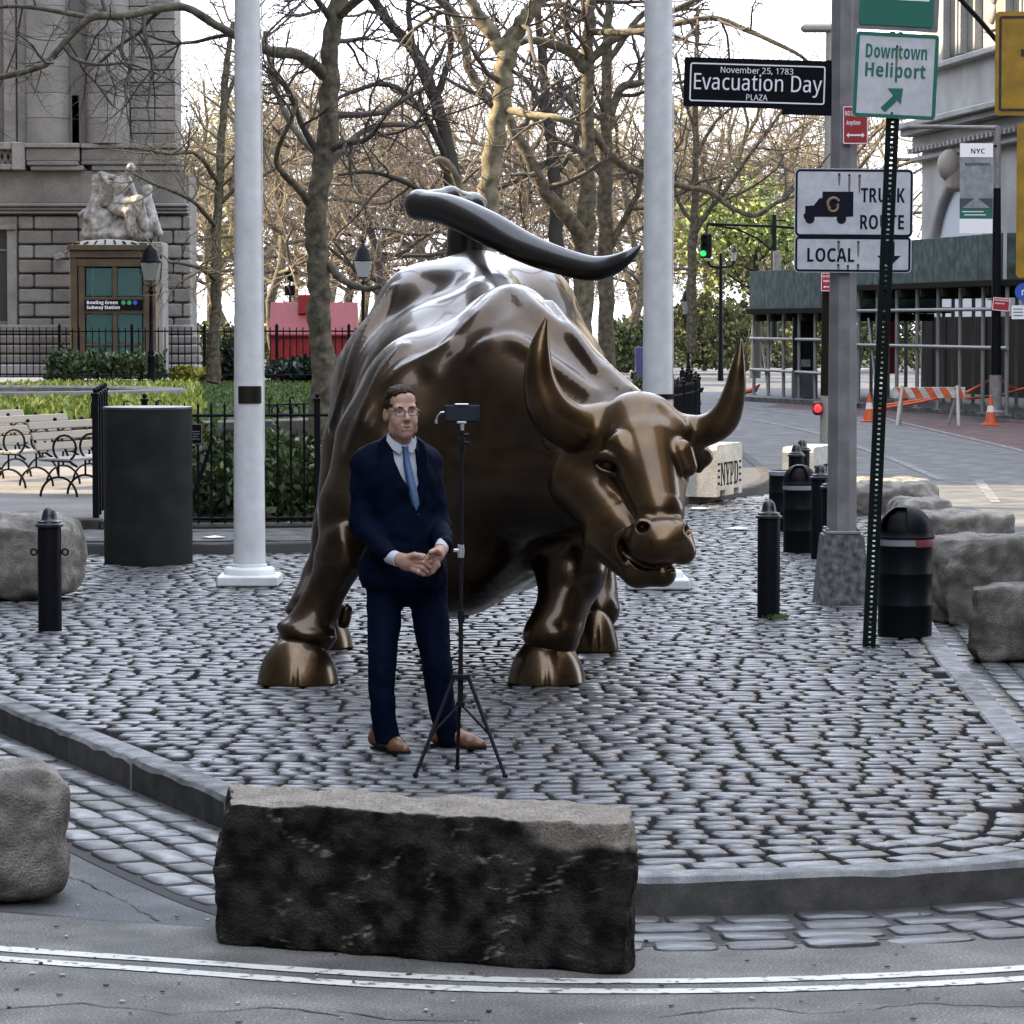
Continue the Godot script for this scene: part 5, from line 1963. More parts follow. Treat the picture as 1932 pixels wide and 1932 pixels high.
# ---------------------------------------------------------------- poles and signs at the right
func octagon_pole() -> void:
	var base := G(1592, 1141)
	var at := Vector3(base.x, 0.0, base.z - 0.19)
	var d := -at.z
	var o := thing("signal_pole", "grey octagonal steel pole on a peeling silver pedestal", "pole", at)
	var mb := MB.new()
	var taper := [[0.20, 0.0], [0.20, 0.02], [0.155, 0.50], [0.15, 0.52]]
	for i in 3:
		var a: Array = taper[i]
		var b: Array = taper[i + 1]
		for k in 4:
			var c := Basis(Vector3.UP, PI * 0.5 * k)
			mb.quad(c * Vector3(-a[0], a[1], a[0]), c * Vector3(a[0], a[1], a[0]), c * Vector3(b[0], b[1], b[0]), c * Vector3(-b[0], b[1], b[0]), c * Vector3(0, 0.08, 1).normalized())
	mb.quad(Vector3(-0.15, 0.52, 0.15), Vector3(0.15, 0.52, 0.15), Vector3(0.15, 0.52, -0.15), Vector3(-0.15, 0.52, -0.15), Vector3.UP)
	part("pedestal", mb, M.peeling, o)
	mb = MB.new()
	mb.box(Vector3(0, 0.535, 0), Vector3(0.27, 0.025, 0.27), 0.006)
	part("flange", mb, M.galvanised, o)
	for s in [[-1, 1], [1, 1], [1, -1], [-1, -1]]:
		mb = MB.new()
		mb.lathe(Vector3(s[0] * 0.115, 0.547, s[1] * 0.115), [Vector2(0.018, 0), Vector2(0.018, 0.02), Vector2(0.0, 0.026)], 6)
		part("bolt", mb, M.galvanised, o)
	mb = MB.new()
	var w := [[0.108, 0.547], [0.098, 2.4], [0.09, 6.0]]
	for i in 2:
		for k in 8:
			var c := Basis(Vector3.UP, TAU * (k + 0.0) / 8)
			var t := tan(PI / 8)
			var r0: float = w[i][0]
			var r1: float = w[i + 1][0]
			mb.quad(c * Vector3(-r0 * t, w[i][1], r0), c * Vector3(r0 * t, w[i][1], r0), c * Vector3(r1 * t, w[i + 1][1], r1), c * Vector3(-r1 * t, w[i + 1][1], r1), c * Vector3(0, 0, 1))
	part("shaft", mb, M.pole_grey, o)

	# street name sign on its bracket
	var turn := Basis(Vector3.FORWARD, deg_to_rad(1.7))
	var s := px(d)
	var c := P(1433, 158, d)
	var n := thing("street_name_sign", "black street name sign with white lettering on the octagonal pole", "sign", c)
	mb = MB.new()
	plate(mb, 284 * s, 92 * s, 0.012, 0.012, turn, Vector3(0, 0, 0.006))
	part("panel", mb, M.sign_black, n)
	mb = MB.new()
	frame_ring(mb, 254 * s, 72 * s, 2.6 * s, 5 * s, turn, turn * Vector3(-4 * s, 0, 0.0075))
	part("border", mb, M.sign_white, n)
	mb = MB.new()
	mb.box(turn * Vector3(92 * s, -50 * s, 0), Vector3(96 * s, 12 * s, 0.03), 0.004, turn)
	mb.box(turn * Vector3(134 * s, 2 * s, -0.012), Vector3(18 * s, 92 * s, 0.02), 0.004, turn)
	part("bracket", mb, M.sign_black, n)
	write("November 25, 1783", turn * Vector3(-6 * s, 24 * s, 0.007), 11 * s, 136 * s, turn, M.sign_white, n)
	write("Evacuation Day", turn * Vector3(-5 * s, 1 * s, 0.007), 30 * s, 240 * s, turn, M.sign_white, n)
	write("PLAZA", turn * Vector3(-5 * s, -26 * s, 0.007), 11 * s, 40 * s, turn, M.sign_white, n)

	# signal heads and boxes at the back of the pole
	var hd := thing("signal_box", "dark signal housings strapped to the octagonal pole beside the street name sign", "signal box", P(1592, 100, d))
	mb = MB.new()
	mb.box(P(1590, 66, d + 0.2) - hd.position, Vector3(34 * s, 46 * s, 0.2), 0.02)
	part("housing", mb, M.iron, hd)
	mb = MB.new()
	mb.box(P(1592, 165, d + 0.2) - hd.position, Vector3(32 * s, 66 * s, 0.2), 0.02)
	part("housing", mb, M.iron, hd)
	mb = MB.new()
	mb.tube([P(1581, -20, d + 0.1) - hd.position, P(1585, 60, d + 0.1) - hd.position], [0.05], 10)
	part("conduit", mb, M.iron, hd)
	mb = MB.new()
	mb.tube([P(1582, 190, d + 0.05) - hd.position, P(1596, 205, d + 0.05) - hd.position], [0.015], 8)
	part("strap", mb, M.iron, hd)

	# red parking sign on the pole
	red_sign(P(1614, 236, d - 0.13), 48 * s, 72 * s, Basis(), "dark red no-standing sign between the street name sign and the truck sign", true)
	# truck route
	var tc := P(1611, 383, d - 0.13)
	var tr := thing("truck_route_sign", "white rusty truck route sign with a lorry silhouette on the octagonal pole", "sign", tc)
	turn = Basis(Vector3.FORWARD, deg_to_rad(0.4))
	mb = MB.new()
	plate(mb, 222 * s, 128 * s, 0.006, 10 * s, turn, Vector3(0, 0, 0.003))
	part("panel", mb, M.sign_plate, tr)
	mb = MB.new()
	frame_ring(mb, 219 * s, 125 * s, 4 * s, 9 * s, turn, turn * Vector3(0, 0, 0.004))
	part("border", mb, M.sign_ink, tr)
	write("TRUCK", turn * Vector3(54 * s, 14 * s, 0.004), 26 * s, 82 * s, turn, M.sign_ink, tr)
	write("ROUTE", turn * Vector3(53 * s, -36 * s, 0.004), 26 * s, 82 * s, turn, M.sign_ink, tr)
	mb = MB.new()
	var tp := PackedVector2Array()
	for q in [[1518, 412], [1517, 404], [1520, 403], [1520, 389], [1536, 388], [1546, 375], [1552, 374], [1552, 362], [1610, 362], [1610, 408], [1596, 409], [1596, 412], [1580, 412], [1580, 409], [1536, 409], [1536, 413]]:
		tp.append(Vector2((q[0] - 1611) * s, (383 - q[1]) * s))
	mb.prism(Transform3D(turn, Vector3(0, 0, 0.0052)), tp, 0.003)
	for u in [1529, 1588]:
		mb.lathe(turn * Vector3((u - 1611) * s, (383 - 413) * s, 0.0048), [Vector2(9 * s, -0.002), Vector2(9 * s, 0.001), Vector2(0, 0.001)], 14, turn * Basis(Vector3.RIGHT, PI / 2))
	part("lorry_silhouette", mb, M.sign_ink, tr)
	mb = MB.new()
	mb.ring(turn * Vector3((1573 - 1611) * s, (383 - 385) * s, 0.006), 11 * s, 3.2 * s, turn, 14, PI * 0.15, PI * 1.3)
	mb.ring(turn * Vector3((1572 - 1611) * s, (383 - 390) * s, 0.006), 9 * s, 3.0 * s, turn, 14, PI * 1.1, PI * 2.2)
	part("sticker", mb, M.sticker_tan, tr)
	for q in [[1583, 330, 352], [1602, 331, 375], [1621, 332, 366]]:
		rust(tr, turn, s, q, 1611, 383)
	var lc := P(1609, 480, d - 0.13)
	var lo := thing("local_route_sign", "white rusty sign reading local with an arrow, under the truck route sign", "sign", lc)
	mb = MB.new()
	plate(mb, 220 * s, 68 * s, 0.006, 8 * s, turn, Vector3(0, 0, 0.003))
	part("panel", mb, M.sign_plate, lo)
	mb = MB.new()
	frame_ring(mb, 216 * s, 65 * s, 4 * s, 7 * s, turn, turn * Vector3(0, 0, 0.004))
	part("border", mb, M.sign_ink, lo)
	write("LOCAL", turn * Vector3(-42 * s, -2 * s, 0.004), 25 * s, 88 * s, turn, M.sign_ink, lo)
	mb = MB.new()
	tp = PackedVector2Array()
	for q in [[-25, -17], [-4, -17], [8, -3], [0, 6], [0, 20], [22, 20], [22, -24], [-18, -24]]:
		tp.append(Vector2(q[0] * s, q[1] * s))
	tp = PackedVector2Array()
	for q in [[56, 24], [78, 24], [78, -2], [90, -2], [68, -24], [45, -2], [60, -2]]:
		tp.append(Vector2(q[0] * s, q[1] * s))
	mb.prism(Transform3D(turn * Basis(Vector3.FORWARD, 0.0), Vector3(0, 0, 0.0052)), tp, 0.003)
	part("arrow", mb, M.sign_ink, lo)
	for q in [[1582, 457, 478], [1619, 457, 486], [1582, 500, 511], [1600, 502, 512], [1619, 500, 512]]:
		rust(lo, turn, s, q, 1609, 480)

func rust(parent: Node3D, turn: Basis, s: float, q: Array, cu: float, cv: float) -> void:
	var mb := MB.new()
	mb.lathe(turn * Vector3((q[0] - cu) * s, (cv - q[1]) * s, 0.004), [Vector2(2.6 * s, 0.0), Vector2(2.0 * s, 0.004), Vector2(0.0, 0.005)], 8, turn * Basis(Vector3.RIGHT, PI / 2))
	part("bolt", mb, M.rust_dark, parent)
	mb = MB.new()
	var h: float = (q[2] - q[1]) * s
	var poly := PackedVector2Array([Vector2(-2.0 * s, 0), Vector2(2.0 * s, 0), Vector2(2.4 * s, -h * 0.4), Vector2(1.2 * s, -h), Vector2(-1.0 * s, -h * 0.9), Vector2(-2.2 * s, -h * 0.5)])
	mb.prism(Transform3D(turn, turn * Vector3((q[0] - cu) * s, (cv - q[1]) * s, 0.0046)), poly, 0.0012)
	part("rust_streak", mb, M.rust, parent)

func red_sign(at: Vector3, w: float, h: float, turn: Basis, label: String, arrow: bool) -> void:
	var o := thing("parking_sign", label, "sign", at, "red no-standing signs")
	var mb := MB.new()
	plate(mb, w, h, 0.006, w * 0.06, turn, Vector3(0, 0, 0.003))
	part("panel", mb, M.sign_red, o)
	mb = MB.new()
	frame_ring(mb, w * 0.97, h * 0.97, w * 0.035, w * 0.06, turn, turn * Vector3(0, 0, 0.004))
	part("border", mb, M.sign_white, o)
	write("NO STANDING", turn * Vector3(0, h * 0.30, 0.004), h * 0.12, w * 0.8, turn, M.sign_white, o)
	write("Anytime", turn * Vector3(-w * 0.08, h * 0.06, 0.004), h * 0.11, w * 0.55, turn, M.sign_white, o)
	if arrow:
		mb = MB.new()
		var k := w * 0.36
		var t := h * 0.022
		var poly := PackedVector2Array([Vector2(-k, 0), Vector2(-k * 0.7, t * 3), Vector2(-k * 0.7, t), Vector2(k * 0.7, t), Vector2(k * 0.7, t * 3), Vector2(k, 0), Vector2(k * 0.7, -t * 3), Vector2(k * 0.7, -t), Vector2(-k * 0.7, -t), Vector2(-k * 0.7, -t * 3)])
		mb.prism(Transform3D(turn, turn * Vector3(0, -h * 0.26, 0.0055)), poly, 0.003)
		part("arrow", mb, M.sign_white, o)

func sign_post() -> void:
	# a leaning perforated post
	var foot := G(1640, 1221)
	var d := -foot.z
	var top := P(1692, 60, d)
	var dir := (top - foot).normalized()
	var turn := Basis(dir.cross(Vector3(0, 0, 1)).normalized(), dir, Vector3(0, 0, 1)).orthonormalized()
	var o := thing("sign_post", "leaning dark green perforated steel sign post in front of the octagonal pole", "sign post", foot)
	var h := (top - foot).length()
	var w := 0.082
	var mb := MB.new()
	for s in [-1.0, 1.0]:
		mb.box(turn * Vector3(s * (w * 0.5 - 0.016), h * 0.5, 0), Vector3(0.032, h, 0.012), 0.003, turn)
		mb.box(turn * Vector3(s * (w * 0.5 - 0.004), h * 0.5, -0.022), Vector3(0.008, h, 0.032), 0.002, turn)
	part("flange", mb, M.post_green, o)
	mb = MB.new()
	var n := int(h / 0.033)
	for i in n:
		mb.box(turn * Vector3(0, (i + 0.5) * 0.033, -0.001), Vector3(0.020, 0.021, 0.010), 0.0, turn)
	var wb := part("web", mb, M.post_green, o)
	wb.set_meta("kind", "stuff")
	var s := px(d)
	# heliport sign
	turn = Basis(Vector3.FORWARD, deg_to_rad(2.6)) * Basis(Vector3.UP, deg_to_rad(4))
	var c := P(1690, 143, d - 0.03)
	var g := thing("heliport_sign", "white sign with green border and arrow to the downtown heliport", "sign", c)
	mb = MB.new()
	plate(mb, 157 * s, 159 * s, 0.005, 5 * s, turn, Vector3(0, 0, 0.003))
	part("panel", mb, M.sign_plate, g)
	mb = MB.new()
	frame_ring(mb, 157 * s, 159 * s, 7 * s, 9 * s, turn, turn * Vector3(0, 0, 0.004))
	part("border", mb, M.sign_green, g)
	write("Downtown", turn * Vector3(-1 * s, 44 * s, 0.0045), 25 * s, 116 * s, turn, M.sign_green, g)
	write("Heliport", turn * Vector3(-2 * s, 9 * s, 0.0045), 25 * s, 114 * s, turn, M.sign_green, g)
	mb = MB.new()
	var poly := PackedVector2Array()
	for q in [[-26, -66], [-17, -74], [5, -51], [12, -58], [15, -28], [-14, -29], [-8, -36], [-3, -42]]:
		poly.append(Vector2(q[0] * s, (q[1] + 5) * s))
	mb.prism(Transform3D(turn, turn * Vector3(0, 0, 0.0058)), poly, 0.003)
	part("arrow", mb, M.sign_green, g)
	for q in [[1690, 88, 150], [1686, 213, 222]]:
		rust(g, turn, s, q, 1690, 143)
	# the green sign above it
	c = P(1693, -4, d - 0.03)
	g = thing("green_sign", "green sign on pale backing, cut off by the picture's top, above the heliport sign", "sign", c)
	mb = MB.new()
	plate(mb, 160 * s, 122 * s, 0.005, 4 * s, turn, Vector3(0, 0, -0.004))
	part("backing", mb, M.pole_grey, g)
	mb = MB.new()
	plate(mb, 140 * s, 110 * s, 0.005, 6 * s, turn, turn * Vector3(0, 3 * s, 0.004))
	part("panel", mb, M.sign_green, g)
	mb = MB.new()
	plate(mb, 66 * s, 8 * s, 0.003, 3 * s, turn, turn * Vector3(28 * s, 0, 0.007))
	part("white_bar", mb, M.sign_white, g)

func yellow_signs() -> void:
	var d := 20.0
	var s := px(d)
	var o := thing("yellow_sign", "yellow warning sign with black border at the right edge", "sign", P(1965, 120, d), "yellow signs at the right edge")
	var mb := MB.new()
	plate(mb, 174 * s, 194 * s, 0.006, 8 * s, Basis(), Vector3(0, 0, 0.003))
	part("panel", mb, M.sign_yellow, o)
	mb = MB.new()
	frame_ring(mb, 160 * s, 178 * s, 5 * s, 6 * s, Basis(), Vector3(0, 0, 0.004))
	part("border", mb, M.sign_brown, o)
	mb = MB.new()
	mb.box(Vector3(-32 * s, 20 * s, 0.004), Vector3(14 * s, 14 * s, 0.002), 0.0)
	part("symbol", mb, M.sign_brown, o)
	var o2 := thing("yellow_sign", "second yellow sign below the first, only its edge in the picture", "sign", P(1995, 378, d), "yellow signs at the right edge")
	mb = MB.new()
	plate(mb, 154 * s, 290 * s, 0.006, 8 * s, Basis(), Vector3(0, 0, 0.003))
	part("panel", mb, M.sign_yellow, o2)
	var p := thing("sign_post", "steel post of the yellow signs, just outside the picture", "sign post", Vector3(P(1985, 300, d).x, 0, -d - 0.03))
	mb = MB.new()
	mb.box(Vector3(0, 1.8, 0), Vector3(0.06, 3.9, 0.03), 0.004)
	part("post", mb, M.post_green, p)

func far_poles() -> void:
	# street light with a brown lower half and a red walk signal
	var at := G(1563, 836, -0.1)
	var d := -at.z
	var s := px(d)
	var o := thing("street_light", "tall street light with brown painted shaft above a pale foot, left of the octagonal pole", "street light", at)
	var y := func(v: float) -> float: return P(1563, v, d).y - at.y
	var mb := MB.new()
	mb.lathe(Vector3.ZERO, [Vector2(16.5 * s, 0), Vector2(16.0 * s, y.call(790)), Vector2(15.6 * s, y.call(747)), Vector2(0, y.call(746))], 20)
	part("foot", mb, M.pale_steel, o)
	mb = MB.new()
	mb.lathe(Vector3.ZERO, [Vector2(15.4 * s, y.call(746)), Vector2(13.5 * s, y.call(500)), Vector2(12.0 * s, y.call(330))], 16)
	part("shaft", mb, M.brown_paint, o)
	mb = MB.new()
	mb.lathe(Vector3.ZERO, [Vector2(11.0 * s, y.call(330)), Vector2(8.5 * s, y.call(60)), Vector2(0, y.call(58))], 16)
	part("upper_shaft", mb, M.pale_steel, o)
	mb = MB.new()
	mb.box(Vector3(-24 * s, y.call(53), 0), Vector3(64 * s, 16 * s, 0.3), 0.06)
	mb.tube([Vector3(0, y.call(62), 0), Vector3(-10 * s, y.call(50), 0)], [7 * s], 10)
	part("lamp_head", mb, M.pale_steel, o)
	mb = MB.new()
	mb.box(Vector3(21 * s, y.call(258), 0), Vector3(14 * s, 70 * s, 0.25), 0.03)
	part("signal_head", mb, M.iron, o)
	mb = MB.new()
	mb.box(Vector3(-22 * s, y.call(770), 0.1), Vector3(18 * s, 27 * s, 0.16), 0.05)
	var hd := part("walk_signal", mb, M.signal_red_dark, o)
	mb = MB.new()
	mb.lathe(Vector3(-22 * s, y.call(770), 0.182), [Vector2(8 * s, 0.0), Vector2(7 * s, 0.006), Vector2(0, 0.01)], 16, Basis(Vector3.RIGHT, PI / 2))
	part("signal_lamp", mb, M.lamp_red, hd)
	red_sign(P(1564, 532, d - 0.25), 30 * s, 35 * s, Basis(), "bright red no-standing sign on the brown shaft of the street light", true)
	# right-hand pole with the banner
	at = G(1878, 785, -0.02)
	d = -at.z
	s = px(d)
	o = thing("lamp_post", "dark lamp post with a long horizontal arm and pale foot, carrying a city banner", "lamp post", at)
	y = func(v: float) -> float: return P(1878, v, d).y - at.y
	mb = MB.new()
	mb.lathe(Vector3.ZERO, [Vector2(18 * s, 0), Vector2(18 * s, 0.1), Vector2(12 * s, 0.14), Vector2(11.5 * s, y.call(708)), Vector2(0, y.call(707))], 16)
	part("foot", mb, M.pole_grey, o)
	mb = MB.new()
	mb.lathe(Vector3.ZERO, [Vector2(9.5 * s, y.call(707)), Vector2(8.5 * s, y.call(480)), Vector2(7 * s, y.call(355))], 14)
	part("shaft", mb, M.iron, o)
	mb = MB.new()
	mb.lathe(Vector3.ZERO, [Vector2(6.8 * s, y.call(355)), Vector2(6 * s, y.call(238))], 14)
	mb.tube([Vector3(0, y.call(241), 0), Vector3(-60 * s, y.call(240), 0), Vector3(-110 * s, y.call(239), 0)], [4.5 * s, 4 * s, 3.5 * s], 10)
	mb.box(Vector3(-136 * s, y.call(239), 0), Vector3(54 * s, 7 * s, 0.25), 0.03)
	part("lamp_arm", mb, M.pole_grey, o)
	var b := thing("banner", "tall city banner with a grey photo and green band on the lamp post", "banner", P(1842, 356, d - 0.1))
	for q in [[0, 72, 26, M.sign_white, "panel"], [0, 20, 76, M.banner_grey, "panel"], [0, -28, 20, M.banner_dark, "panel"], [0, -47, 18, M.banner_green, "panel"], [0, -70, 27, M.sign_white, "panel"]]:
		mb = MB.new()
		mb.box(Vector3(q[0] * s, q[1] * s, 0), Vector3(62 * s, q[2] * s, 0.02), 0.0)
		part(q[4], mb, q[3], b)
	write("NYC", Vector3(2 * s, 70 * s, 0.011), 9 * s, 26 * s, Basis(), M.sign_ink, b)
	write("Appointments", Vector3(2 * s, 46 * s, 0.011), 6 * s, 48 * s, Basis(), M.sign_ink, b)
	for k in 2:
		mb = MB.new()
		mb.box(Vector3(-6 * s + k * 4 * s, (-43 - k * 6) * s, 0.011), Vector3(40 * s, 1.6 * s, 0.004), 0.0)
		part("print_line", mb, M.sign_white, b)
	mb = MB.new()
	mb.prism(Transform3D(Basis(), Vector3(0, -36 * s, 0.013)), PackedVector2Array([Vector2(-26 * s, 0), Vector2(26 * s, 0), Vector2(3 * s, 18 * s), Vector2(-3 * s, 18 * s)]), 0.003)
	part("print_road", mb, M.banner_grey, b)
	for v in [276, 436]:
		mb = MB.new()
		mb.tube([Vector3(-30 * s, (356 - v) * s, -0.03), Vector3(38 * s, (356 - v) * s, -0.03)], [0.03], 6)
		part("banner_rod", mb, M.iron, b)
	red_sign(P(1889, 574, d - 0.2), 33 * s, 25 * s, Basis(Vector3.FORWARD, 0.08), "small red sign on the banner lamp post", false)
	var w := thing("notice_sign", "small pale notice at the right edge below the blue sign", "sign", P(1924, 589, d - 0.2))
	mb = MB.new()
	plate(mb, 30 * s, 26 * s, 0.02, 2 * s, Basis(), Vector3.ZERO)
	part("panel", mb, M.sign_white, w)
	for k in 3:
		mb = MB.new()
		mb.box(Vector3(-3 * s, (6 - 6 * k) * s, 0.003), Vector3(18 * s, 1.6 * s, 0.006), 0.0)
		part("print_line", mb, M.banner_green, w)
	w = thing("blue_sign", "round blue sign at the right edge", "sign", P(1932, 551, d - 0.25))
	mb = MB.new()
	mb.lathe(Vector3.ZERO, [Vector2(17 * s, -0.01), Vector2(17 * s, 0.01), Vector2(0, 0.01)], 20, Basis(Vector3.RIGHT, PI / 2))
	part("panel", mb, M.sign_blue, w)
	mb = MB.new()
	mb.tube([Vector3(-3 * s, -6 * s, 0.012), Vector3(-3 * s, 2 * s, 0.012), Vector3(4 * s, 4 * s, 0.012)], [1.8 * s], 6)
	part("symbol", mb, M.sign_white, w)
	# green traffic signal on a mast arm beyond the park
	d = 120.0
	s = px(d)
	o = thing("traffic_signal", "dark green traffic signal mast with a curved arm and a lit green light", "traffic light", Vector3(P(1460, 600, d).x, -0.1, -d))
	var at2 := o.position
	mb = MB.new()
	mb.tube([P(1460, 640, d) - at2, P(1460, 405, d) - at2], [7 * s, 5.5 * s], 12)
	part("pole", mb, M.post_green, o)
	mb = MB.new()
	mb.tube([P(1510, 431, d) - at2, P(1460, 427, d) - at2, P(1400, 425, d) - at2, P(1334, 422, d) - at2], [2.6 * s], 8)
	mb.tube([P(1460, 476, d) - at2, P(1430, 450, d) - at2, P(1390, 432, d) - at2, P(1340, 424, d) - at2], [2.0 * s], 8)
	mb.tube([P(1438, 416, d) - at2, P(1482, 416, d) - at2], [1.5 * s], 6)
	part("mast_arm", mb, M.post_green, o)
	mb = MB.new()
	mb.box(P(1332, 464, d) - at2, Vector3(22 * s, 46 * s, 0.3), 0.05)
	mb.tube([P(1332, 441, d) - at2, P(1334, 424, d) - at2], [2.5 * s], 6)
	hd = part("signal_head", mb, M.post_green, o)
	for k in 3:
		mb = MB.new()
		mb.lathe(P(1327, 450 + 14 * k, d - 0.16) - at2, [Vector2(5.5 * s, 0), Vector2(4.5 * s, 0.03), Vector2(0, 0.05)], 12, Basis(Vector3.RIGHT, PI / 2))
		part("signal_lamp", mb, M.lamp_green if k == 2 else M.black, hd)
		mb = MB.new()
		mb.lathe(P(1327, 450 + 14 * k, d - 0.16) - at2, [Vector2(6.5 * s, 0), Vector2(6.5 * s, 0.2)], 10, Basis(Vector3.RIGHT, PI / 2), PI, TAU)
		part("visor", mb, M.post_green, hd)
	mb = MB.new()
	mb.box(P(1466, 495, d - 0.1) - at2, Vector3(15 * s, 42 * s, 0.06), 0.01)
	part("sign_back", mb, M.pole_grey, o)
	# a wire above the right building
	mb = MB.new()
	mb.tube([P(1795, -20, 40), P(1850, 40, 40), P(1885, 82, 40)], [0.03], 8)
	solo("cable", mb, M.iron, "dark stay cable slanting down to the yellow sign", "cable")

func road_works() -> void:
	var g := G2(1752, 803, -0.15)
	var d := g.y
	var s := px(d)
	var o := thing("barricade", "white sawhorse barricade with orange diagonal stripes at the bus lane", "barricade", Vector3(g.x, -0.15, -d))
	var at := o.position
	var mb := MB.new()
	mb.box(P(1753, 741, d) - at, Vector3(136 * s, 21 * s, 0.04), 0.008)
	part("board", mb, M.barrier_white, o)
	for k in 5:
		mb = MB.new()
		var u := 1690 + k * 27
		var poly := PackedVector2Array()
		for q in [[u, 731], [u + 14, 731], [u + 26, 751], [u + 12, 751]]:
			var w := P(minf(q[0], 1820), q[1], d) - at
			poly.append(Vector2(w.x, w.y))
		mb.prism(Transform3D(Basis(), Vector3(0, 0, 0.023)), poly, 0.004)
		part("stripe", mb, M.orange, o)
	for q in [[1702, 728, 1690, 800, 0.25], [1702, 738, 1700, 796, -0.3], [1806, 728, 1806, 803, 0.25], [1804, 745, 1792, 800, -0.3]]:
		mb = MB.new()
		var top := P(q[0], q[1], d) - at
		var ft := P(q[2], q[3], d) - at
		ft.y = 0.0
		ft.z += q[4]
		mb.tube([ft, top], [3.6 * s], 4)
		part("leg", mb, M.barrier_white, o)
	for q in [[1640, 796, "orange traffic cone beside the leaning sign post"], [1869, 803, "orange traffic cone with a pale collar at the banner post"]]:
		var c := G(q[0], q[1], -0.15)
		var k := thing("traffic_cone", q[2], "traffic cone", c, "orange traffic cones")
		mb = MB.new()
		mb.box(Vector3(0, 0.02, 0), Vector3(0.36, 0.04, 0.36), 0.01)
		part("base", mb, M.orange, k)
		mb = MB.new()
		mb.lathe(Vector3.ZERO, [Vector2(0.14, 0.04), Vector2(0.09, 0.30)], 16)
		mb.lathe(Vector3.ZERO, [Vector2(0.065, 0.44), Vector2(0.03, 0.66), Vector2(0.0, 0.67)], 16)
		part("cone", mb, M.orange, k)
		mb = MB.new()
		mb.lathe(Vector3.ZERO, [Vector2(0.09, 0.30), Vector2(0.065, 0.44)], 16)
		part("collar", mb, M.cone_white, k)
	mb = MB.new()
	var f := G(1418, 744, -0.02)
	mb.tube([f + Vector3(-0.3, 0.05, 0), f + Vector3(0.1, 0.14, 0), f + Vector3(0.25, 0.3, 0)], [0.06, 0.09, 0.02], 8)
	solo("fallen_cone", mb, M.orange, "crushed orange cone lying on the far pavement behind the bull's right horn", "traffic cone")
	mb = MB.new()
	for l in [[[1648, 768, 78], [1720, 757, 78], [1822, 741, 78], [1868, 718, 84]], [[1655, 772, 78], [1730, 760, 77], [1800, 744, 77]], [[1822, 752, 78], [1878, 748, 84], [1932, 733, 80], [1990, 722, 78]], [[1885, 714, 84], [1910, 732, 84], [1950, 738, 82]]]:
		var pts := []
		for q in l:
			pts.append(P(q[0], q[1], q[2]))
		mb.tube(pts, [0.035], 6)
	var tp := solo("barrier_tape", mb, M.orange, "orange barrier tape strung from the barricade to the lamp post", "tape")
	tp.set_meta("kind", "thing")

func litter() -> void:
	for q in [[405, 1017, 0.1, 0.13, 0.09, "white paper plate lying on the pavement by the flagpole"], [545, 991, 0.1, 0.10, 0.07, "crumpled white paper at the foot of the park fence"], [1540, 962, 0.0, 0.12, 0.08, ""], [1322, 962, 0.0, 0.16, 0.07, "scrap of white paper on the cobbles near the first barrier"], [1395, 1000, 0.0, 0.16, 0.06, "white paper flat on the cobbles left of the lone bollard"]]:
		if q[5] == "":
			continue
		var mb := MB.new()
		var c := G(q[0], q[1], q[2])
		for k in 7:
			var a := TAU * k / 7
			mb.add(c + Vector3(cos(a) * q[3] * (0.8 + 0.2 * sin(k * 5.0)), 0.02 + 0.008 * sin(k * 3.0), sin(a) * q[3] * 0.9), Vector3.UP)
		var m := mb.add(c + Vector3(0, 0.035, 0), Vector3.UP)
		for k in 7:
			mb.tri(mb.v.size() - 8 + k, mb.v.size() - 8 + (k + 1) % 7, m)
		solo("paper_litter", mb, M.cone_white, q[5], "litter", Vector3.ZERO, "scraps of litter")
	var mb := MB.new()
	mb.box(G(1410, 1092) + Vector3(0, 0.0, 0), Vector3.ONE * 0.001, 0)
	var c := G(1550, 1080)
	mb = MB.new()
	mb.box(c + Vector3(0, 0.015, 0), Vector3(0.16, 0.012, 0.08), 0.003, Basis(Vector3.UP, 0.2))
	solo("flat_plate", mb, M.iron, "small dark metal plate on the cobbles by the silver pedestal", "litter")

# ---------------------------------------------------------------- the park beyond the railing
const LAWN := 0.4

func picket_mesh(h: float, r: float) -> ArrayMesh:
	var mb := MB.new()
	mb.lathe(Vector3.ZERO, [Vector2(r, 0.0), Vector2(r, h - 0.06), Vector2(r * 1.3, h - 0.05), Vector2(r * 0.9, h - 0.035), Vector2(0.0, h)], 6)
	return mb.mesh()

func railing(called: String, label: String, line: Array, base: float, h: float, gap: float, r: float, post_every: int, group := "") -> void:
	# line: Vector2(x, depth), already evenly sampled at the picket gap
	var o := thing(called, label, "fence", Vector3(line[0].x, base, -line[0].y), group)
	var at := o.position
	var pm := picket_mesh(h, r)
	var rails := [[], []]
	for i in line.size():
		var p := Vector3(line[i].x, base, -line[i].y) - at
		rails[0].append(p + Vector3(0, h - 0.14, 0))
		rails[1].append(p + Vector3(0, 0.1, 0))
		if i % post_every == 0:
			var mb := MB.new()
			mb.box(p + Vector3(0, h * 0.5, 0), Vector3(r * 5.5, h * 1.0, r * 5.5), 0.008)
			mb.box(p + Vector3(0, h + 0.01, 0), Vector3(r * 7.5, 0.03, r * 7.5), 0.008)
			mb.ball(p + Vector3(0, h + 0.05, 0), Vector3.ONE * r * 2.4, 6, 8)
			part("post", mb, M.iron, o)
		elif i < 290:
			var k := part("picket", pm, M.iron, o)
			k.position = p
	for e in 2:
		var mb := MB.new()
		mb.tube(rails[e], [r * 1.5], 4)
		part("rail", mb, M.iron, o)

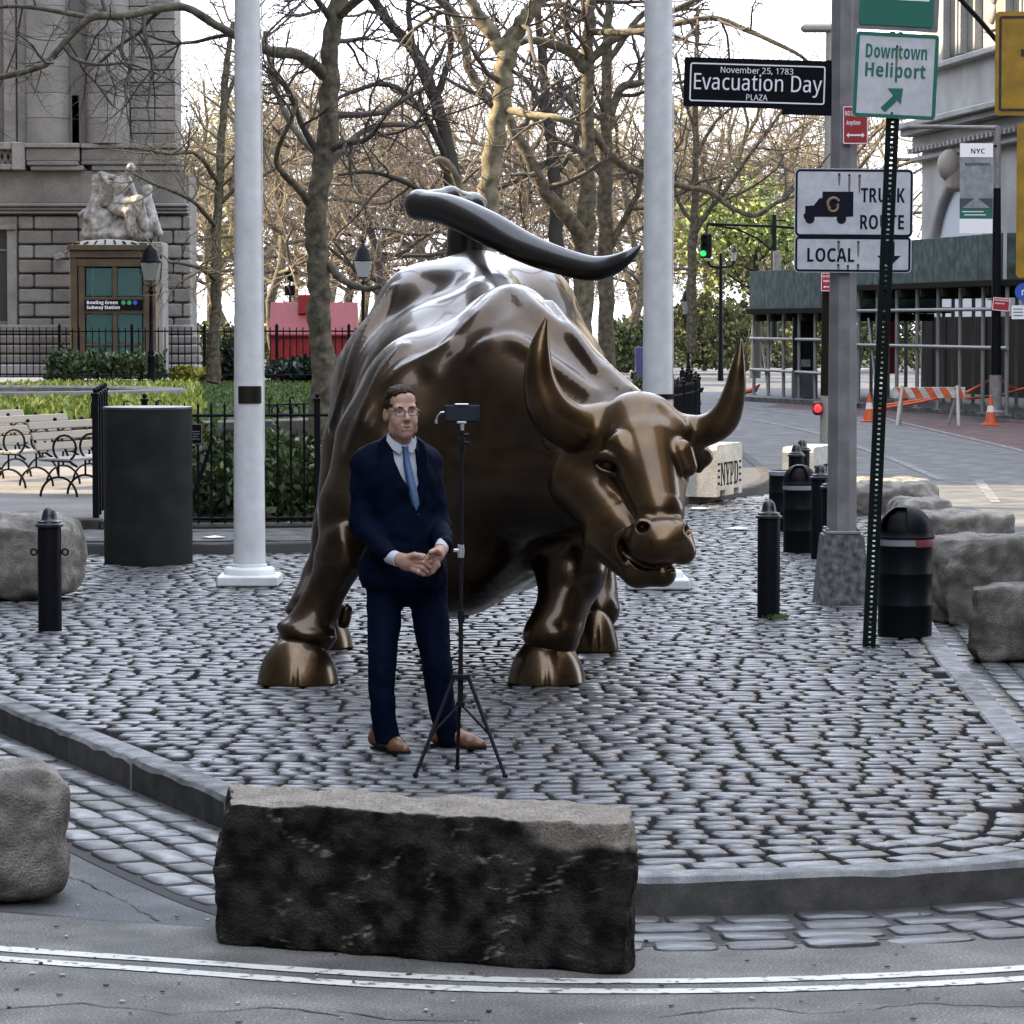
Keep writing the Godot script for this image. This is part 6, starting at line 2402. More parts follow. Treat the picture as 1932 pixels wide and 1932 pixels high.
func lamp_post(at: Vector3, h: float, label: String) -> void:
	# cast iron column with a tapered lantern
	var o := thing("lamp_post", label, "lamp post", at, "old park lamp posts")
	var k := h / 4.2
	var mb := MB.new()
	mb.lathe(Vector3.ZERO, [Vector2(0.13, 0), Vector2(0.13, 0.05), Vector2(0.11, 0.1), Vector2(0.10, 0.75), Vector2(0.12, 0.8), Vector2(0.085, 0.84), Vector2(0.095, 0.92), Vector2(0.065, 1.0), Vector2(0.05, 2.6), Vector2(0.075, 2.66), Vector2(0.05, 2.72), Vector2(0.07, 2.78), Vector2(0.03, 2.85), Vector2(0, 2.86)], 14, Basis().scaled(Vector3.ONE * k))
	part("column", mb, M.iron, o)
	mb = MB.new()
	mb.tube([Vector3(-0.17, 2.62, 0) * k, Vector3(0.17, 2.62, 0) * k], [0.018 * k], 6)
	for s in [-1.0, 1.0]:
		mb.tube([Vector3(0.0, 2.78, 0) * k, Vector3(s * 0.2, 2.84, 0) * k, Vector3(s * 0.27, 3.0, 0) * k, Vector3(s * 0.31, 3.46, 0) * k], [0.014 * k], 6)
	part("bracket", mb, M.iron, o)
	mb = MB.new()
	for e in 4:
		var c := Basis(Vector3.UP, PI * 0.5 * e + PI / 4)
		mb.tube([c * Vector3(0.16, 2.95, 0.16) * k * 0.8, c * Vector3(0.27, 3.46, 0.27) * k * 0.8], [0.014 * k], 5)
	mb.box(Vector3(0, 2.94, 0) * k, Vector3(0.3, 0.03, 0.3) * k, 0.005)
	var lt := part("lantern_frame", mb, M.iron, o)
	for e in 4:
		mb = MB.new()
		var c := Basis(Vector3.UP, PI * 0.5 * e)
		mb.quad(c * Vector3(-0.155, 2.96, 0.155) * k, c * Vector3(0.155, 2.96, 0.155) * k, c * Vector3(0.27, 3.45, 0.27) * k, c * Vector3(-0.27, 3.45, 0.27) * k, c * Vector3(0, -0.2, 1).normalized())
		part("pane", mb, M.lamp_glass, lt)
	mb = MB.new()
	mb.lathe(Vector3.ZERO, [Vector2(0.30, 3.45), Vector2(0.31, 3.49), Vector2(0.27, 3.55), Vector2(0.20, 3.80), Vector2(0.10, 3.92), Vector2(0.05, 3.96), Vector2(0.03, 4.02), Vector2(0.05, 4.07), Vector2(0.02, 4.12), Vector2(0, 4.2)], 12, Basis().scaled(Vector3.ONE * k))
	for s in [-1.0, 1.0]:
		mb.tube([Vector3(0, 4.06, 0) * k, Vector3(s * 0.05, 4.13, 0) * k, Vector3(s * 0.08, 4.19, 0) * k], [0.012 * k], 5)
	part("roof", mb, M.iron, o)

func leaf_mesh(w: float, h: float) -> ArrayMesh:
	var mb := MB.new()
	for k in 2:
		var c := Basis(Vector3.UP, PI * 0.5 * k) * Basis(Vector3.RIGHT, 0.3)
		var nr := c * Vector3(0, 0.5, 0.86)
		var a := mb.add(c * Vector3(0, 0, 0), nr)
		mb.add(c * Vector3(w * 0.5, h * 0.5, 0), nr)
		mb.add(c * Vector3(0, h, 0), nr)
		mb.add(c * Vector3(-w * 0.5, h * 0.5, 0), nr)
		mb.quad_i(a, a + 1, a + 2, a + 3)
	return mb.mesh()

func leaves(called: String, lo: Vector3, hi: Vector3, n: int, size: float, m: Material, parent: Node, ramp: Array, round_top := false) -> void:
	var lm := leaf_mesh(size * 0.6, size)
	var xs := []
	var cs := []
	var f := FastNoiseLite.new()
	f.seed = n
	f.frequency = 0.7
	while xs.size() < n:
		var q := Vector3(rng.randf(), rng.randf(), rng.randf())
		if round_top:
			var c := q * 2.0 - Vector3.ONE
			if c.length() > 1.0 + f.get_noise_3dv(lo + q * (hi - lo) * 3.0) * 0.6:
				continue
		var p := lo + q * (hi - lo)
		if round_top == false:
			p.y = lo.y + (p.y - lo.y) * (0.75 + 0.5 * f.get_noise_2d(p.x * 2.0, p.z))
		var b := Basis.from_euler(Vector3(rng.randf_range(-1.2, 1.2), rng.randf() * TAU, rng.randf_range(-1.2, 1.2))).scaled(Vector3.ONE * rng.randf_range(0.6, 1.3))
		xs.append(Transform3D(b, p))
		var t := clampf(0.5 + f.get_noise_3dv(p * 1.5) * 0.9 + rng.randf_range(-0.25, 0.25), 0.0, 1.0)
		cs.append((ramp[0] as Color).lerp(ramp[1], t))
	many(called, lm, xs, m, parent, cs)

func shrub(label: String, lo: Vector3, hi: Vector3, n: int, size: float, ramp: Array, round_top := true) -> void:
	var o := thing("shrub", label, "shrub", Vector3((lo.x + hi.x) * 0.5, lo.y, (lo.z + hi.z) * 0.5))
	var at := o.position
	var mb := MB.new()
	for k in 9:
		var a := rng.randf() * TAU
		var e := Vector3(cos(a) * (hi.x - lo.x) * 0.35 * rng.randf(), (hi.y - lo.y) * rng.randf_range(0.5, 0.85), sin(a) * (hi.z - lo.z) * 0.35 * rng.randf())
		mb.tube([Vector3(e.x * 0.2, 0, e.z * 0.2), e * 0.6, e], [0.03, 0.02, 0.006], 5)
	part("stems", mb, M.bark_dark, o).set_meta("kind", "stuff")
	leaves("foliage", lo - at, hi - at, n, size, M.leaf, o, ramp, round_top)

func bench(at: Vector3, turn: float, label: String) -> void:
	var o := thing("park_bench", label, "bench", at, "iron hooped park benches", turn)
	var L := 2.0
	for k in 4:
		var mb := MB.new()
		mb.box(Vector3(0, 0.44, 0.02 + 0.105 * k), Vector3(L, 0.03, 0.09), 0.008)
		part("slat", mb, M.bench_wood, o)
	for k in 3:
		var mb := MB.new()
		mb.box(Vector3(0, 0.58 + 0.12 * k, -0.05 - 0.045 * k), Vector3(L, 0.09, 0.028), 0.008, Basis(Vector3.RIGHT, -0.35))
		part("slat", mb, M.bench_wood, o)
	for k in 4:
		var x := -L * 0.5 + 0.06 + (L - 0.12) / 3.0 * k
		var mb := MB.new()
		var c := Basis(Vector3.UP, PI / 2)
		mb.ring(Vector3(x, 0.57, 0.30), 0.15, 0.014, c, 16)
		mb.tube([Vector3(x, 0.86, -0.17), Vector3(x, 0.6, -0.07), Vector3(x, 0.43, 0.0), Vector3(x, 0.42, 0.36), Vector3(x, 0.36, 0.46)], [0.016], 6)
		mb.ring(Vector3(x, 0.0, 0.22), 0.24, 0.014, c, 12, 0.05, PI - 0.05)
		mb.tube([Vector3(x, 0.24, 0.22), Vector3(x, 0.42, 0.22)], [0.014], 6)
		mb.ball(Vector3(x, 0.88, -0.18), Vector3.ONE * 0.025, 6, 8)
		part("iron_frame", mb, M.iron, o)

func hoop_fence(line: Array, base: float, label: String) -> void:
	var o := thing("hoop_fence", label, "fence", Vector3(line[0].x, base, -line[0].y), "low hooped lawn edging")
	var at := o.position
	for i in line.size() - 1:
		var p := Vector3(line[i].x, base, -line[i].y) - at
		var q := Vector3(line[i + 1].x, base, -line[i + 1].y) - at
		var mb := MB.new()
		var u := Basis((q - p).normalized(), Vector3.UP, (q - p).normalized().cross(Vector3.UP))
		mb.tube([p, p + Vector3(0, 0.34, 0)], [0.018], 6)
		mb.ring(p + Vector3(0, 0.32, 0) + u * Vector3(0.05, 0.0, 0), 0.05, 0.014, u, 8, PI * 0.2, PI * 1.0)
		mb.ring(p.lerp(q, 0.3) + Vector3(0, 0.12, 0), 0.1, 0.014, u, 12)
		mb.tube([p + Vector3(0, 0.24, 0), q + Vector3(0, 0.24, 0)], [0.016], 5)
		part("hoop", mb, M.iron, o)

func park() -> void:
	# path inside the railing and the raised lawn behind it
	var mb := MB.new()
	sheet(mb, [Vector2(-40, 33.3), Vector2(0.3, 34.6), Vector2(1.8, 40), Vector2(2.8, 48), Vector2(2.7, 64), Vector2(2.0, 80), Vector2(-2, 103), Vector2(-40, 103)], 0.1, 0.05)
	struct("path", mb, M.path, "paved path inside the park railing")
	var front := smooth_line([Vector2(-14, 56), Vector2(-8.5, 57.8), Vector2(-5.5, 58.5), Vector2(-3.2, 61), Vector2(-1.0, 66), Vector2(0.4, 76), Vector2(0.0, 90), Vector2(-2.0, 103)], 0.5)
	mb = MB.new()
	var poly := front.duplicate()
	poly.append(Vector2(-14, 103))
	sheet(mb, offset_poly(poly, front.size(), 0.25), LAWN, 0.5)
	var lawn := struct("lawn", mb, M.soil, "raised lawn in the middle of the park")
	var at := 0
	var kn := 300
	while at < front.size() - 2:
		var piece := front.slice(at, mini(at + 5, front.size()))
		if piece.size() > 2:
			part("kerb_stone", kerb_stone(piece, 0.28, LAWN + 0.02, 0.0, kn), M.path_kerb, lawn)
		at += 4
		kn += 1
	# grass
	var blade := leaf_mesh(0.03, 0.10)
	var xs := []
	var cs := []
	var lp := PackedVector2Array(offset_poly(poly, front.size(), 0.3))
	while xs.size() < 9000:
		var p := Vector2(rng.randf_range(-10.5, 0.6), rng.randf_range(58, 101))
		if not Geometry2D.is_point_in_polygon(p, lp):
			continue
		xs.append(Transform3D(Basis(Vector3.UP, rng.randf() * TAU).scaled(Vector3(1.6, rng.randf_range(0.5, 1.1), 1.6)), Vector3(p.x, LAWN, -p.y)))
		cs.append(Color(0.06, 0.13, 0.025).lerp(Color(0.12, 0.20, 0.045), rng.randf()))
	many("grass", blade, xs, M.leaf, self, cs)
	# flower bed of bright young leaves
	xs = []
	cs = []
	var tuft := leaf_mesh(0.13, 0.24)
	while xs.size() < 5200:
		var p := Vector2(rng.randf_range(-13.0, -3.9), rng.randf_range(58.3, 90))
		var u := 966.0 + p.x / p.y * FPX
		if u > 372.0 + (90.0 - p.y) * 0.3 or not Geometry2D.is_point_in_polygon(p, lp):
			continue
		if (p - Vector2(-11.6, 75.5)).length() < 4.6:
			continue
		xs.append(Transform3D(Basis.from_euler(Vector3(rng.randf_range(-0.5, 0.5), rng.randf() * TAU, rng.randf_range(-0.5, 0.5))).scaled(Vector3.ONE * rng.randf_range(0.6, 1.25)), Vector3(p.x, LAWN, -p.y)))
		var t := rng.randf()
		cs.append(Color(0.11, 0.20, 0.04).lerp(Color(0.46, 0.46, 0.09), t))
	many("flower_bed_leaves", tuft, xs, M.leaf, self, cs)
	# fountain rim
	var o := thing("fountain_basin", "pale stone rim of the round fountain basin at the left edge", "fountain", Vector3(-11.6, LAWN, -75.5))
	mb = MB.new()
	mb.lathe(Vector3.ZERO, [Vector2(4.45, -0.1), Vector2(4.45, 0.2), Vector2(4.40, 0.26), Vector2(3.7, 0.27), Vector2(3.6, 0.22), Vector2(3.6, 0.0)], 72)
	part("rim", mb, M.path_kerb, o)
	mb = MB.new()
	mb.lathe(Vector3.ZERO, [Vector2(3.62, 0.02), Vector2(0, 0.02)], 48)
	part("basin_floor", mb, M.stone_dark, o)
	# hoop fences round the lawn
	hoop_fence(smooth_line([Vector2(-7.2, 58.7), Vector2(-5.6, 59.2)], 0.55), LAWN, "low iron hoop edging at the lawn's front, left of the dark cylinder")
	hoop_fence(smooth_line([Vector2(-4.7, 61.0), Vector2(-3.0, 63.4), Vector2(-1.9, 66.4)], 0.55), LAWN, "low iron hoop edging of the lawn behind the left flagpole")
	hoop_fence(smooth_line([Vector2(-12.9, 96), Vector2(-4.5, 97)], 0.8), LAWN, "low iron hoop edging along the lawn's far side")
	# railings
	railing("iron_fence", "black iron park railing behind the left flagpole and the bull", smooth_line([Vector2(-3.55, 33.1), Vector2(-0.8, 33.5), Vector2(0.3, 34.2), Vector2(1.0, 36.4), Vector2(1.7, 40.5), Vector2(2.5, 46), Vector2(2.65, 54)], 0.128), 0.11, 1.24, 0.128, 0.0105, 13)
	railing("iron_gate", "open iron gate and fence return left of the dark cylinder", smooth_line([Vector2(-4.05, 33.3), Vector2(-4.3, 36.2)], 0.12), 0.2, 1.2, 0.12, 0.011, 6)
	railing("iron_fence", "far black iron railing in front of the kiosk and the customs building", smooth_line([Vector2(-16, 104.5), Vector2(-4.5, 105), Vector2(-2.0, 104.0)], 0.20), 0.45, 1.55, 0.2, 0.017, 11)
	var gb := MB.new()
	gb.box(Vector3(-4.2, 0.15, -33.25), Vector3(0.42, 0.12, 0.3), 0.02)
	gb.box(Vector3(-3.9, 0.15, -33.2), Vector3(0.18, 0.10, 0.24), 0.02)
	solo("gate_stone", gb, M.kerb_brown, "brown stone foot of the open gate beside the dark cylinder", "stone base")
	var line := smooth_line([Vector2(-3.6, 33.05), Vector2(-0.8, 33.45), Vector2(0.4, 34.1)], 0.9)
	var kb := thing("fence_kerb", "low brown stone kerb under the park railing", "kerb", Vector3.ZERO)
	for i in line.size() - 1:
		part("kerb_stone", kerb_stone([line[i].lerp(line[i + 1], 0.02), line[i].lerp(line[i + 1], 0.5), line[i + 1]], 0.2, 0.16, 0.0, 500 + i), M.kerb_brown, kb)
	# notice on the railing
	var n := thing("park_notice", "small dark notice board on the railing right of the dark cylinder", "sign", P(370, 819, 33.0))
	mb = MB.new()
	plate(mb, 0.115, 0.2, 0.012, 0.006, Basis(), Vector3.ZERO)
	part("panel", mb, M.sign_black, n)
	mb = MB.new()
	frame_ring(mb, 0.112, 0.196, 0.006, 0.008, Basis(), Vector3(0, 0, 0.002))
	part("border", mb, M.pole_grey, n)
	for k in 4:
		mb = MB.new()
		mb.box(Vector3(-0.005 + 0.006 * (k % 2), 0.025 - 0.024 * k, 0.002), Vector3(0.075 - 0.012 * (k % 3), 0.007, 0.002), 0.0)
		part("print_line", mb, M.pole_grey, n)
	mb = MB.new()
	mb.tube([Vector3(P(362, 905, 33.2).x, 0.35, -33.1), Vector3(P(404, 822, 33.2).x, 1.0, -33.1)], [0.02], 6)
	solo("fence_brace", mb, M.iron, "slanting iron brace of the railing behind the notice board", "brace")
	# shrubs and ground cover behind the railing
	shrub("leafy green and dark hedge behind the railing left of the bull", Vector3(-3.4, 0.1, -36.4), Vector3(-0.6, 1.05, -34.2), 7000, 0.11, [Color(0.02, 0.035, 0.012), Color(0.085, 0.12, 0.035)], false)
	shrub("low dark hedge behind the railing right of the bull", Vector3(2.0, 0.1, -62), Vector3(2.9, 1.2, -52), 2500, 0.16, [Color(0.015, 0.022, 0.012), Color(0.05, 0.06, 0.03)], false)
	shrub("dark green juniper mound in front of the red shed", Vector3(-7.1, 0.4, -102), Vector3(-3.9, 1.0, -98), 3600, 0.22, [Color(0.008, 0.018, 0.012), Color(0.03, 0.05, 0.03)])
	shrub("thin dark shrub at the foot of the tree left of the left flagpole", Vector3(-8.6, 0.4, -100), Vector3(-7.4, 1.6, -98.5), 900, 0.18, [Color(0.008, 0.016, 0.01), Color(0.03, 0.045, 0.025)])
	shrub("yellow flowering clump beside the tree in front of the far railing", Vector3(-9.6, 0.4, -97), Vector3(-8.6, 0.85, -96), 700, 0.16, [Color(0.06, 0.10, 0.02), Color(0.4, 0.33, 0.05)])
	shrub("sparse green shrub in front of the kiosk doors", Vector3(-13.8, 0.4, -103), Vector3(-10.4, 1.3, -101.6), 1500, 0.2, [Color(0.03, 0.055, 0.02), Color(0.09, 0.13, 0.05)], false)
	# lamps
	lamp_post(Vector3(P(285, 600, 95).x, LAWN, -95), 4.1, "tall black lamp post with tapered lantern in front of the kiosk")
	lamp_post(Vector3(P(685, 600, 128).x, 0.3, -128), 5.0, "black lamp post whose lantern shows left of the bull's back")
	lamp_post(Vector3(P(1299, 600, 108).x, 0.0, -108), 3.4, "small lamp post right of the right flagpole")
	# twin lamp
	var d := 125.0
	var s := px(d)
	var tw := thing("twin_lamp_post", "slim dark lamp post with two lanterns on a crossbar", "lamp post", Vector3(P(1360, 600, d).x, 0.0, -d), "old park lamp posts")
	var p0 := tw.position
	mb = MB.new()
	mb.tube([Vector3.ZERO, Vector3(0, 1.0, 0), P(1360, 478, d) - p0], [6 * s, 4.5 * s, 3 * s], 10)
	part("column", mb, M.iron, tw)
	mb = MB.new()
	mb.tube([P(1336, 492, d) - p0, P(1340, 502, d) - p0, P(1360, 505, d) - p0, P(1380, 502, d) - p0, P(1385, 492, d) - p0], [2.5 * s], 8)
	part("crossbar", mb, M.iron, tw)
	for u in [1336, 1385]:
		mb = MB.new()
		mb.lathe(P(u, 492, d) - p0, [Vector2(3 * s, 0), Vector2(5.5 * s, 17 * s)], 8)
		part("lantern", mb, M.lamp_glass, tw)
		mb = MB.new()
		mb.lathe(P(u, 475, d) - p0, [Vector2(8 * s, 0), Vector2(5 * s, 4 * s), Vector2(1.5 * s, 9 * s), Vector2(0, 14 * s)], 8)
		part("lantern_roof", mb, M.iron, tw)
	# red shed
	d = 107.0
	s = px(d)
	var sh := thing("red_shed", "small bright red wooden shed with pitched roof behind the far railing", "shed", Vector3(P(590, 690, d).x, 0.3, -d - 1.0))
	p0 = sh.position
	var w := 160 * s
	mb = MB.new()
	mb.box(Vector3(0, 0.71, 0), Vector3(w, 1.42, 2.0), 0.02)
	part("wall", mb, M.red_wood, sh)
	for k in 12:
		mb = MB.new()
		mb.box(Vector3(-w * 0.5 + w / 12 * (k + 0.5), 0.71, 1.012), Vector3(w / 12 - 0.012, 1.40, 0.024), 0.006)
		part("plank", mb, M.red_wood, sh)
	mb = MB.new()
	var up := P(590, 577, d).y - p0.y
	mb.prism(Transform3D(Basis(Vector3(0, 0, -1), Vector3.UP, Vector3.RIGHT), Vector3(w * 0.515, 1.40, 0)), PackedVector2Array([Vector2(-1.15, 0.0), Vector2(1.15, 0.0), Vector2(1.15, 0.06), Vector2(0.0, up - 1.40 + 0.12), Vector2(-1.15, 0.06)]), w * 1.03)
	part("roof", mb, M.red_roof, sh)
	mb = MB.new()
	mb.box(Vector3(-17 * s, up + 0.05, 0.3), Vector3(24 * s, 0.6, 0.4), 0.02)
	part("chimney", mb, M.red_wood, sh)
	mb = MB.new()
	mb.box(Vector3(P(429, 665, 108).x, 0.7, -108), Vector3(0.42, 0.85, 0.4), 0.03)
	mb.box(Vector3(P(429, 665, 108).x, 0.2, -108), Vector3(0.3, 0.3, 0.3), 0.02)
	solo("red_box", mb, M.red_wood, "small red cabinet left of the left flagpole behind the far railing", "cabinet")
	mb = MB.new()
	mb.box(Vector3(P(1206, 660, 138).x, 0.5, -138), Vector3(0.34, 1.3, 0.4), 0.04)
	solo("purple_bin", mb, M.purple, "purple box beside the right flagpole", "bin")
	mb = MB.new()
	mb.box(P(547, 522, 140), Vector3(0.42, 0.42, 0.3), 0.04)
	mb.box(P(547, 548, 140), Vector3(0.42, 0.42, 0.3), 0.04)
	mb.tube([P(547, 590, 140), P(547, 505, 140)], [0.05], 6)
	mb.tube([Vector3(P(547, 590, 140).x, 0, -140), P(547, 590, 140)], [0.05], 6)
	solo("walk_signal", mb, M.iron, "dark street crossing signal seen above the red shed's roof", "signal")
	# benches along the path
	bench(Vector3(-5.05, 0.1, -40.2), deg_to_rad(68), "sunlit slatted bench with iron hoops nearest the open gate")
	bench(Vector3(-5.9, 0.1, -42.3), deg_to_rad(66), "second sunlit hooped bench along the park path")
	bench(Vector3(-6.8, 0.1, -44.4), deg_to_rad(64), "hooped bench farthest along the path at the left edge")

func offset_poly(poly: Array, n: int, w: float) -> Array:
	var l := offset_line(poly.slice(0, n), w)
	l.append_array(poly.slice(n))
	return l

# ---------------------------------------------------------------- the customs building and the kiosk
func customs() -> void:
	var d := 128.0
	var s := px(d)
	var o := thing("customs_building", "grey stone columned civic building with rusticated base at the left", "building", Vector3(P(180, 600, d).x, 0.3, -d))
	var at := o.position
	var X := func(u: float) -> float: return P(u, 600, d).x - at.x
	var Y := func(v: float) -> float: return P(180, v, d).y - at.y
	var bx := func(mb: MB, u0: float, v0: float, u1: float, v1: float, z0: float, z1: float, bev := 0.02) -> void:
		mb.box(Vector3((X.call(u0) + X.call(u1)) * 0.5, (Y.call(v0) + Y.call(v1)) * 0.5, (z0 + z1) * 0.5), Vector3(absf(X.call(u1) - X.call(u0)), absf(Y.call(v1) - Y.call(v0)), absf(z1 - z0)), bev)
	# core
	var mb := MB.new()
	bx.call(mb, -700, -140, 330, 330, -3.0, -0.25)
	part("wall", mb, M.stone_dark_b, o)
	mb = MB.new()
	bx.call(mb, -700, 330, 358, 706, -3.0, -0.05)
	part("wall", mb, M.stone_dark_b, o)
	# upper ashlar on the right
	for k in 14:
		mb = MB.new()
		var v := -60 + k * 24.0
		bx.call(mb, 247, v + 0.8, 333, v + 23.2, -0.5, 0.0, 0.03)
		part("stone_course", mb, [M.stone_a, M.stone_b][k % 2], o)
	for k in 14:
		mb = MB.new()
		var v := -60 + k * 24.0
		bx.call(mb, 152, v + 0.8, 168, v + 23.2, -0.9, -0.6, 0.03)
		part("stone_course", mb, M.stone_b, o)
	# engaged columns in drums
	for c in [[93, 41], [206, 41]]:
		var y := 272.0
		for k in 6:
			mb = MB.new()
			var r: float = c[1] * s
			var tall := [48.0, 47.0, 50.0, 54.0, 60.0, 80.0][k] as float
			mb.lathe(Vector3(X.call(c[0]), Y.call(y), -0.1), [Vector2(r - 0.03, 0.0), Vector2(r, 0.02), Vector2(r, tall * s - 0.03), Vector2(r - 0.03, tall * s - 0.01)], 32)
			part("column_drum", mb, [M.stone_a, M.stone_c][k % 2], o)
			y -= tall
	# slit window between them and the bay at the far left
	mb = MB.new()
	bx.call(mb, 136, 178, 151, 272, -0.5, -0.25)
	part("window", mb, M.window_dark, o)
	mb = MB.new()
	bx.call(mb, -60, -40, 12, 272, -0.5, -0.26)
	part("window", mb, M.window_dark, o)
	mb = MB.new()
	bx.call(mb, 36, -60, 53, 272, -0.6, 0.05)
	part("pilaster", mb, M.stone_c, o)
	mb = MB.new()
	bx.call(mb, 12, -60, 34, 272, -0.6, 0.2)
	part("pilaster", mb, M.stone_a, o)
	# pedestal mouldings
	for q in [[53, 272, 157, 281, 0.9, "a"], [56, 281, 155, 306, 0.78, "b"], [58, 306, 154, 314, 0.85, "b"], [64, 314, 163, 323, 0.75, "c"], [157, 272, 338, 281, 0.55, "a"], [158, 281, 338, 304, 0.42, "b"], [158, 304, 348, 312, 0.55, "b"], [177, 312, 345, 323, 0.45, "c"]]:
		mb = MB.new()
		bx.call(mb, q[0], q[1], q[2], q[3], -0.6, q[4], 0.04)
		part("moulding", mb, M["stone_" + q[5]], o)
	# balustrade at the left
	mb = MB.new()
	bx.call(mb, 31, 270, 55, 323, -0.4, 0.95, 0.05)
	part("balustrade_pier", mb, M.stone_c, o)
	mb = MB.new()
	bx.call(mb, -60, 270, 31, 284, -0.2, 0.8, 0.04)
	part("balustrade_rail", mb, M.stone_c, o)
	mb = MB.new()
	bx.call(mb, -60, 311, 31, 322, -0.2, 0.8, 0.04)
	part("balustrade_rail", mb, M.stone_c, o)
	for k in 5:
		mb = MB.new()
		for e in 2:
			mb.tube([Vector3(X.call(-25 + k * 12 + e * 10), Y.call(311), 0.5), Vector3(X.call(-15 + k * 12 - e * 10), Y.call(284), 0.5)], [0.07], 6)
		part("baluster", mb, M.stone_b, o)
	# plain band, string course
	mb = MB.new()
	bx.call(mb, -60, 323, 352, 384, -0.4, 0.35, 0.03)
	part("frieze", mb, M.stone_b, o)
	for q in [[384, 391, 0.62, "a"], [391, 398, 0.5, "b"], [398, 404, 0.42, "c"]]:
		mb = MB.new()
		bx.call(mb, -60, q[0], 358, q[1], -0.4, q[2], 0.05)
		part("string_course", mb, M["stone_" + q[3]], o)
	# rusticated base: blocks with deep joints
	var r := RandomNumberGenerator.new()
	r.seed = 3
	for k in 9:
		var v := 406.0 + k * 27.5
		var cuts := [-40.0, 0.0, 36.0, 66.0 if k % 2 == 0 else 100.0, 150.0, 210.0 if k % 2 else 240.0, 300.0, 328.0 if k % 2 else 345.0, 362.0]
		for i in cuts.size() - 1:
			if i < 2 and v > 430.0:
				continue
			mb = MB.new()
			bx.call(mb, cuts[i] + 0.5, v + 1.6, cuts[i + 1] - 0.4, v + 26.9, -0.4, 0.22, 0.07)
			part("rusticated_block", mb, [M.stone_a, M.stone_b, M.stone_c][r.randi() % 3], o)
	# window in the base at the left edge
	mb = MB.new()
	bx.call(mb, -40, 434, 15, 606, -0.4, -0.04)
	part("window", mb, M.window_dark, o)
	mb = MB.new()
	bx.call(mb, 15, 430, 34, 640, -0.3, 0.2, 0.04)
	part("window_frame", mb, M.stone_c, o)
	mb = MB.new()
	bx.call(mb, -40, 424, 34, 434, -0.3, 0.32, 0.04)
	part("window_frame", mb, M.stone_c, o)
	mb = MB.new()
	bx.call(mb, -40, 470, 15, 474, -0.04, 0.02)
	part("glazing_bar", mb, M.stone_dark_b, o)
	# battered plinth
	for q in [[612, 632, 366, 0.45, "a"], [632, 650, 376, 0.75, "b"], [650, 668, 378, 0.95, "b"], [668, 686, 380, 1.0, "a"], [686, 712, 380, 1.05, "d"]]:
		mb = MB.new()
		bx.call(mb, -60, q[0] + 0.6, q[2], q[1] - 0.6, -0.4, q[3], 0.08)
		part("plinth_course", mb, M["stone_" + q[4]], o)
	# marble group on its pedestal in front
	var sd := 125.5
	var g := thing("marble_group", "white marble group of seated draped figures above the kiosk", "statue", Vector3(P(225, 455, sd).x, P(225, 455, sd).y, -sd))
	var f := Field.new()
	var q2 := sd
	fl(f, 225, 445, q2, 72, 18, 0.8, 0.09)
	fl(f, 190, 425, q2, 34, 32, 0.6, 0.09)
	fl(f, 255, 425, q2 - 0.1, 42, 22, 0.55, 0.09)
	fb(f, 228, 345, q2 - 0.1, 13, 225, 385, q2 - 0.2, 14, 0.06)          # torso
	fl(f, 228, 352, q2 - 0.2, 16, 20, 0.28, 0.05)
	fl(f, 247, 316, q2 - 0.2, 8.5, 10, 0.19, 0.06)                      # head
	fb(f, 233, 342, q2 - 0.1, 8, 245, 322, q2 - 0.18, 6.5, 0.06)
	fb(f, 216, 335, q2 - 0.2, 6, 190, 328, q2 - 0.2, 5, 0.06)           # arm out to the side
	fb(f, 190, 328, q2 - 0.2, 5, 207, 346, q2 - 0.45, 4.5, 0.06)
	fb(f, 243, 340, q2 - 0.2, 6, 252, 362, q2 - 0.3, 5, 0.06)
	fb(f, 252, 362, q2 - 0.3, 5, 262, 380, q2 - 0.5, 4.5, 0.06)
	fb(f, 222, 388, q2 - 0.3, 13, 262, 378, q2 - 0.75, 11, 0.06)        # knees under drapery
	fb(f, 216, 392, q2 - 0.2, 13, 245, 400, q2 - 0.8, 11, 0.06)
	fb(f, 262, 380, q2 - 0.75, 11, 272, 428, q2 - 0.7, 9, 0.06)
	fb(f, 245, 400, q2 - 0.8, 11, 250, 440, q2 - 0.8, 9, 0.06)
	fl(f, 186, 355, q2, 14, 24, 0.35, 0.06)                             # second figure, leaning
	fl(f, 182, 338, q2 - 0.15, 9, 10, 0.2, 0.06)
	fb(f, 186, 370, q2 - 0.1, 14, 170, 410, q2 - 0.3, 14, 0.06)
	fb(f, 170, 395, q2 - 0.2, 8, 160, 440, q2 - 0.2, 7, 0.05)
	fl(f, 275, 365, q2 + 0.1, 12, 16, 0.3, 0.06)                        # third, crouching
	fl(f, 281, 356, q2 + 0.0, 7, 8, 0.17, 0.06)
	fb(f, 276, 380, q2, 13, 290, 425, q2 - 0.2, 12, 0.06)
	fb(f, 285, 405, q2 - 0.2, 9, 300, 440, q2 - 0.3, 8, 0.05)
	fb(f, 152, 405, q2 - 0.1, 5, 160, 398, q2, 5, 0.05)
	for k in 9:
		fb(f, 180 + k * 12, 395 + (k % 3) * 8, q2 - 0.95, 1.5, 174 + k * 13, 445, q2 - 0.95, 2.0, 0.06, true)
	f.noise = FastNoiseLite.new()
	f.noise.frequency = 3.0
	f.noise_amp = 0.02
	mb = MB.new()
	f.surface(mb, P(140, 462, sd) + Vector3(0, 0, -1.0), P(310, 300, sd) + Vector3(0, 0, 1.6), 0.03)
	for i in mb.v.size():
		mb.v[i] -= g.position
	part("figures", mb, M.marble, g)
	mb = MB.new()
	var px0 := P(150, 456, sd).x - g.position.x
	var px1 := P(312, 456, sd).x - g.position.x
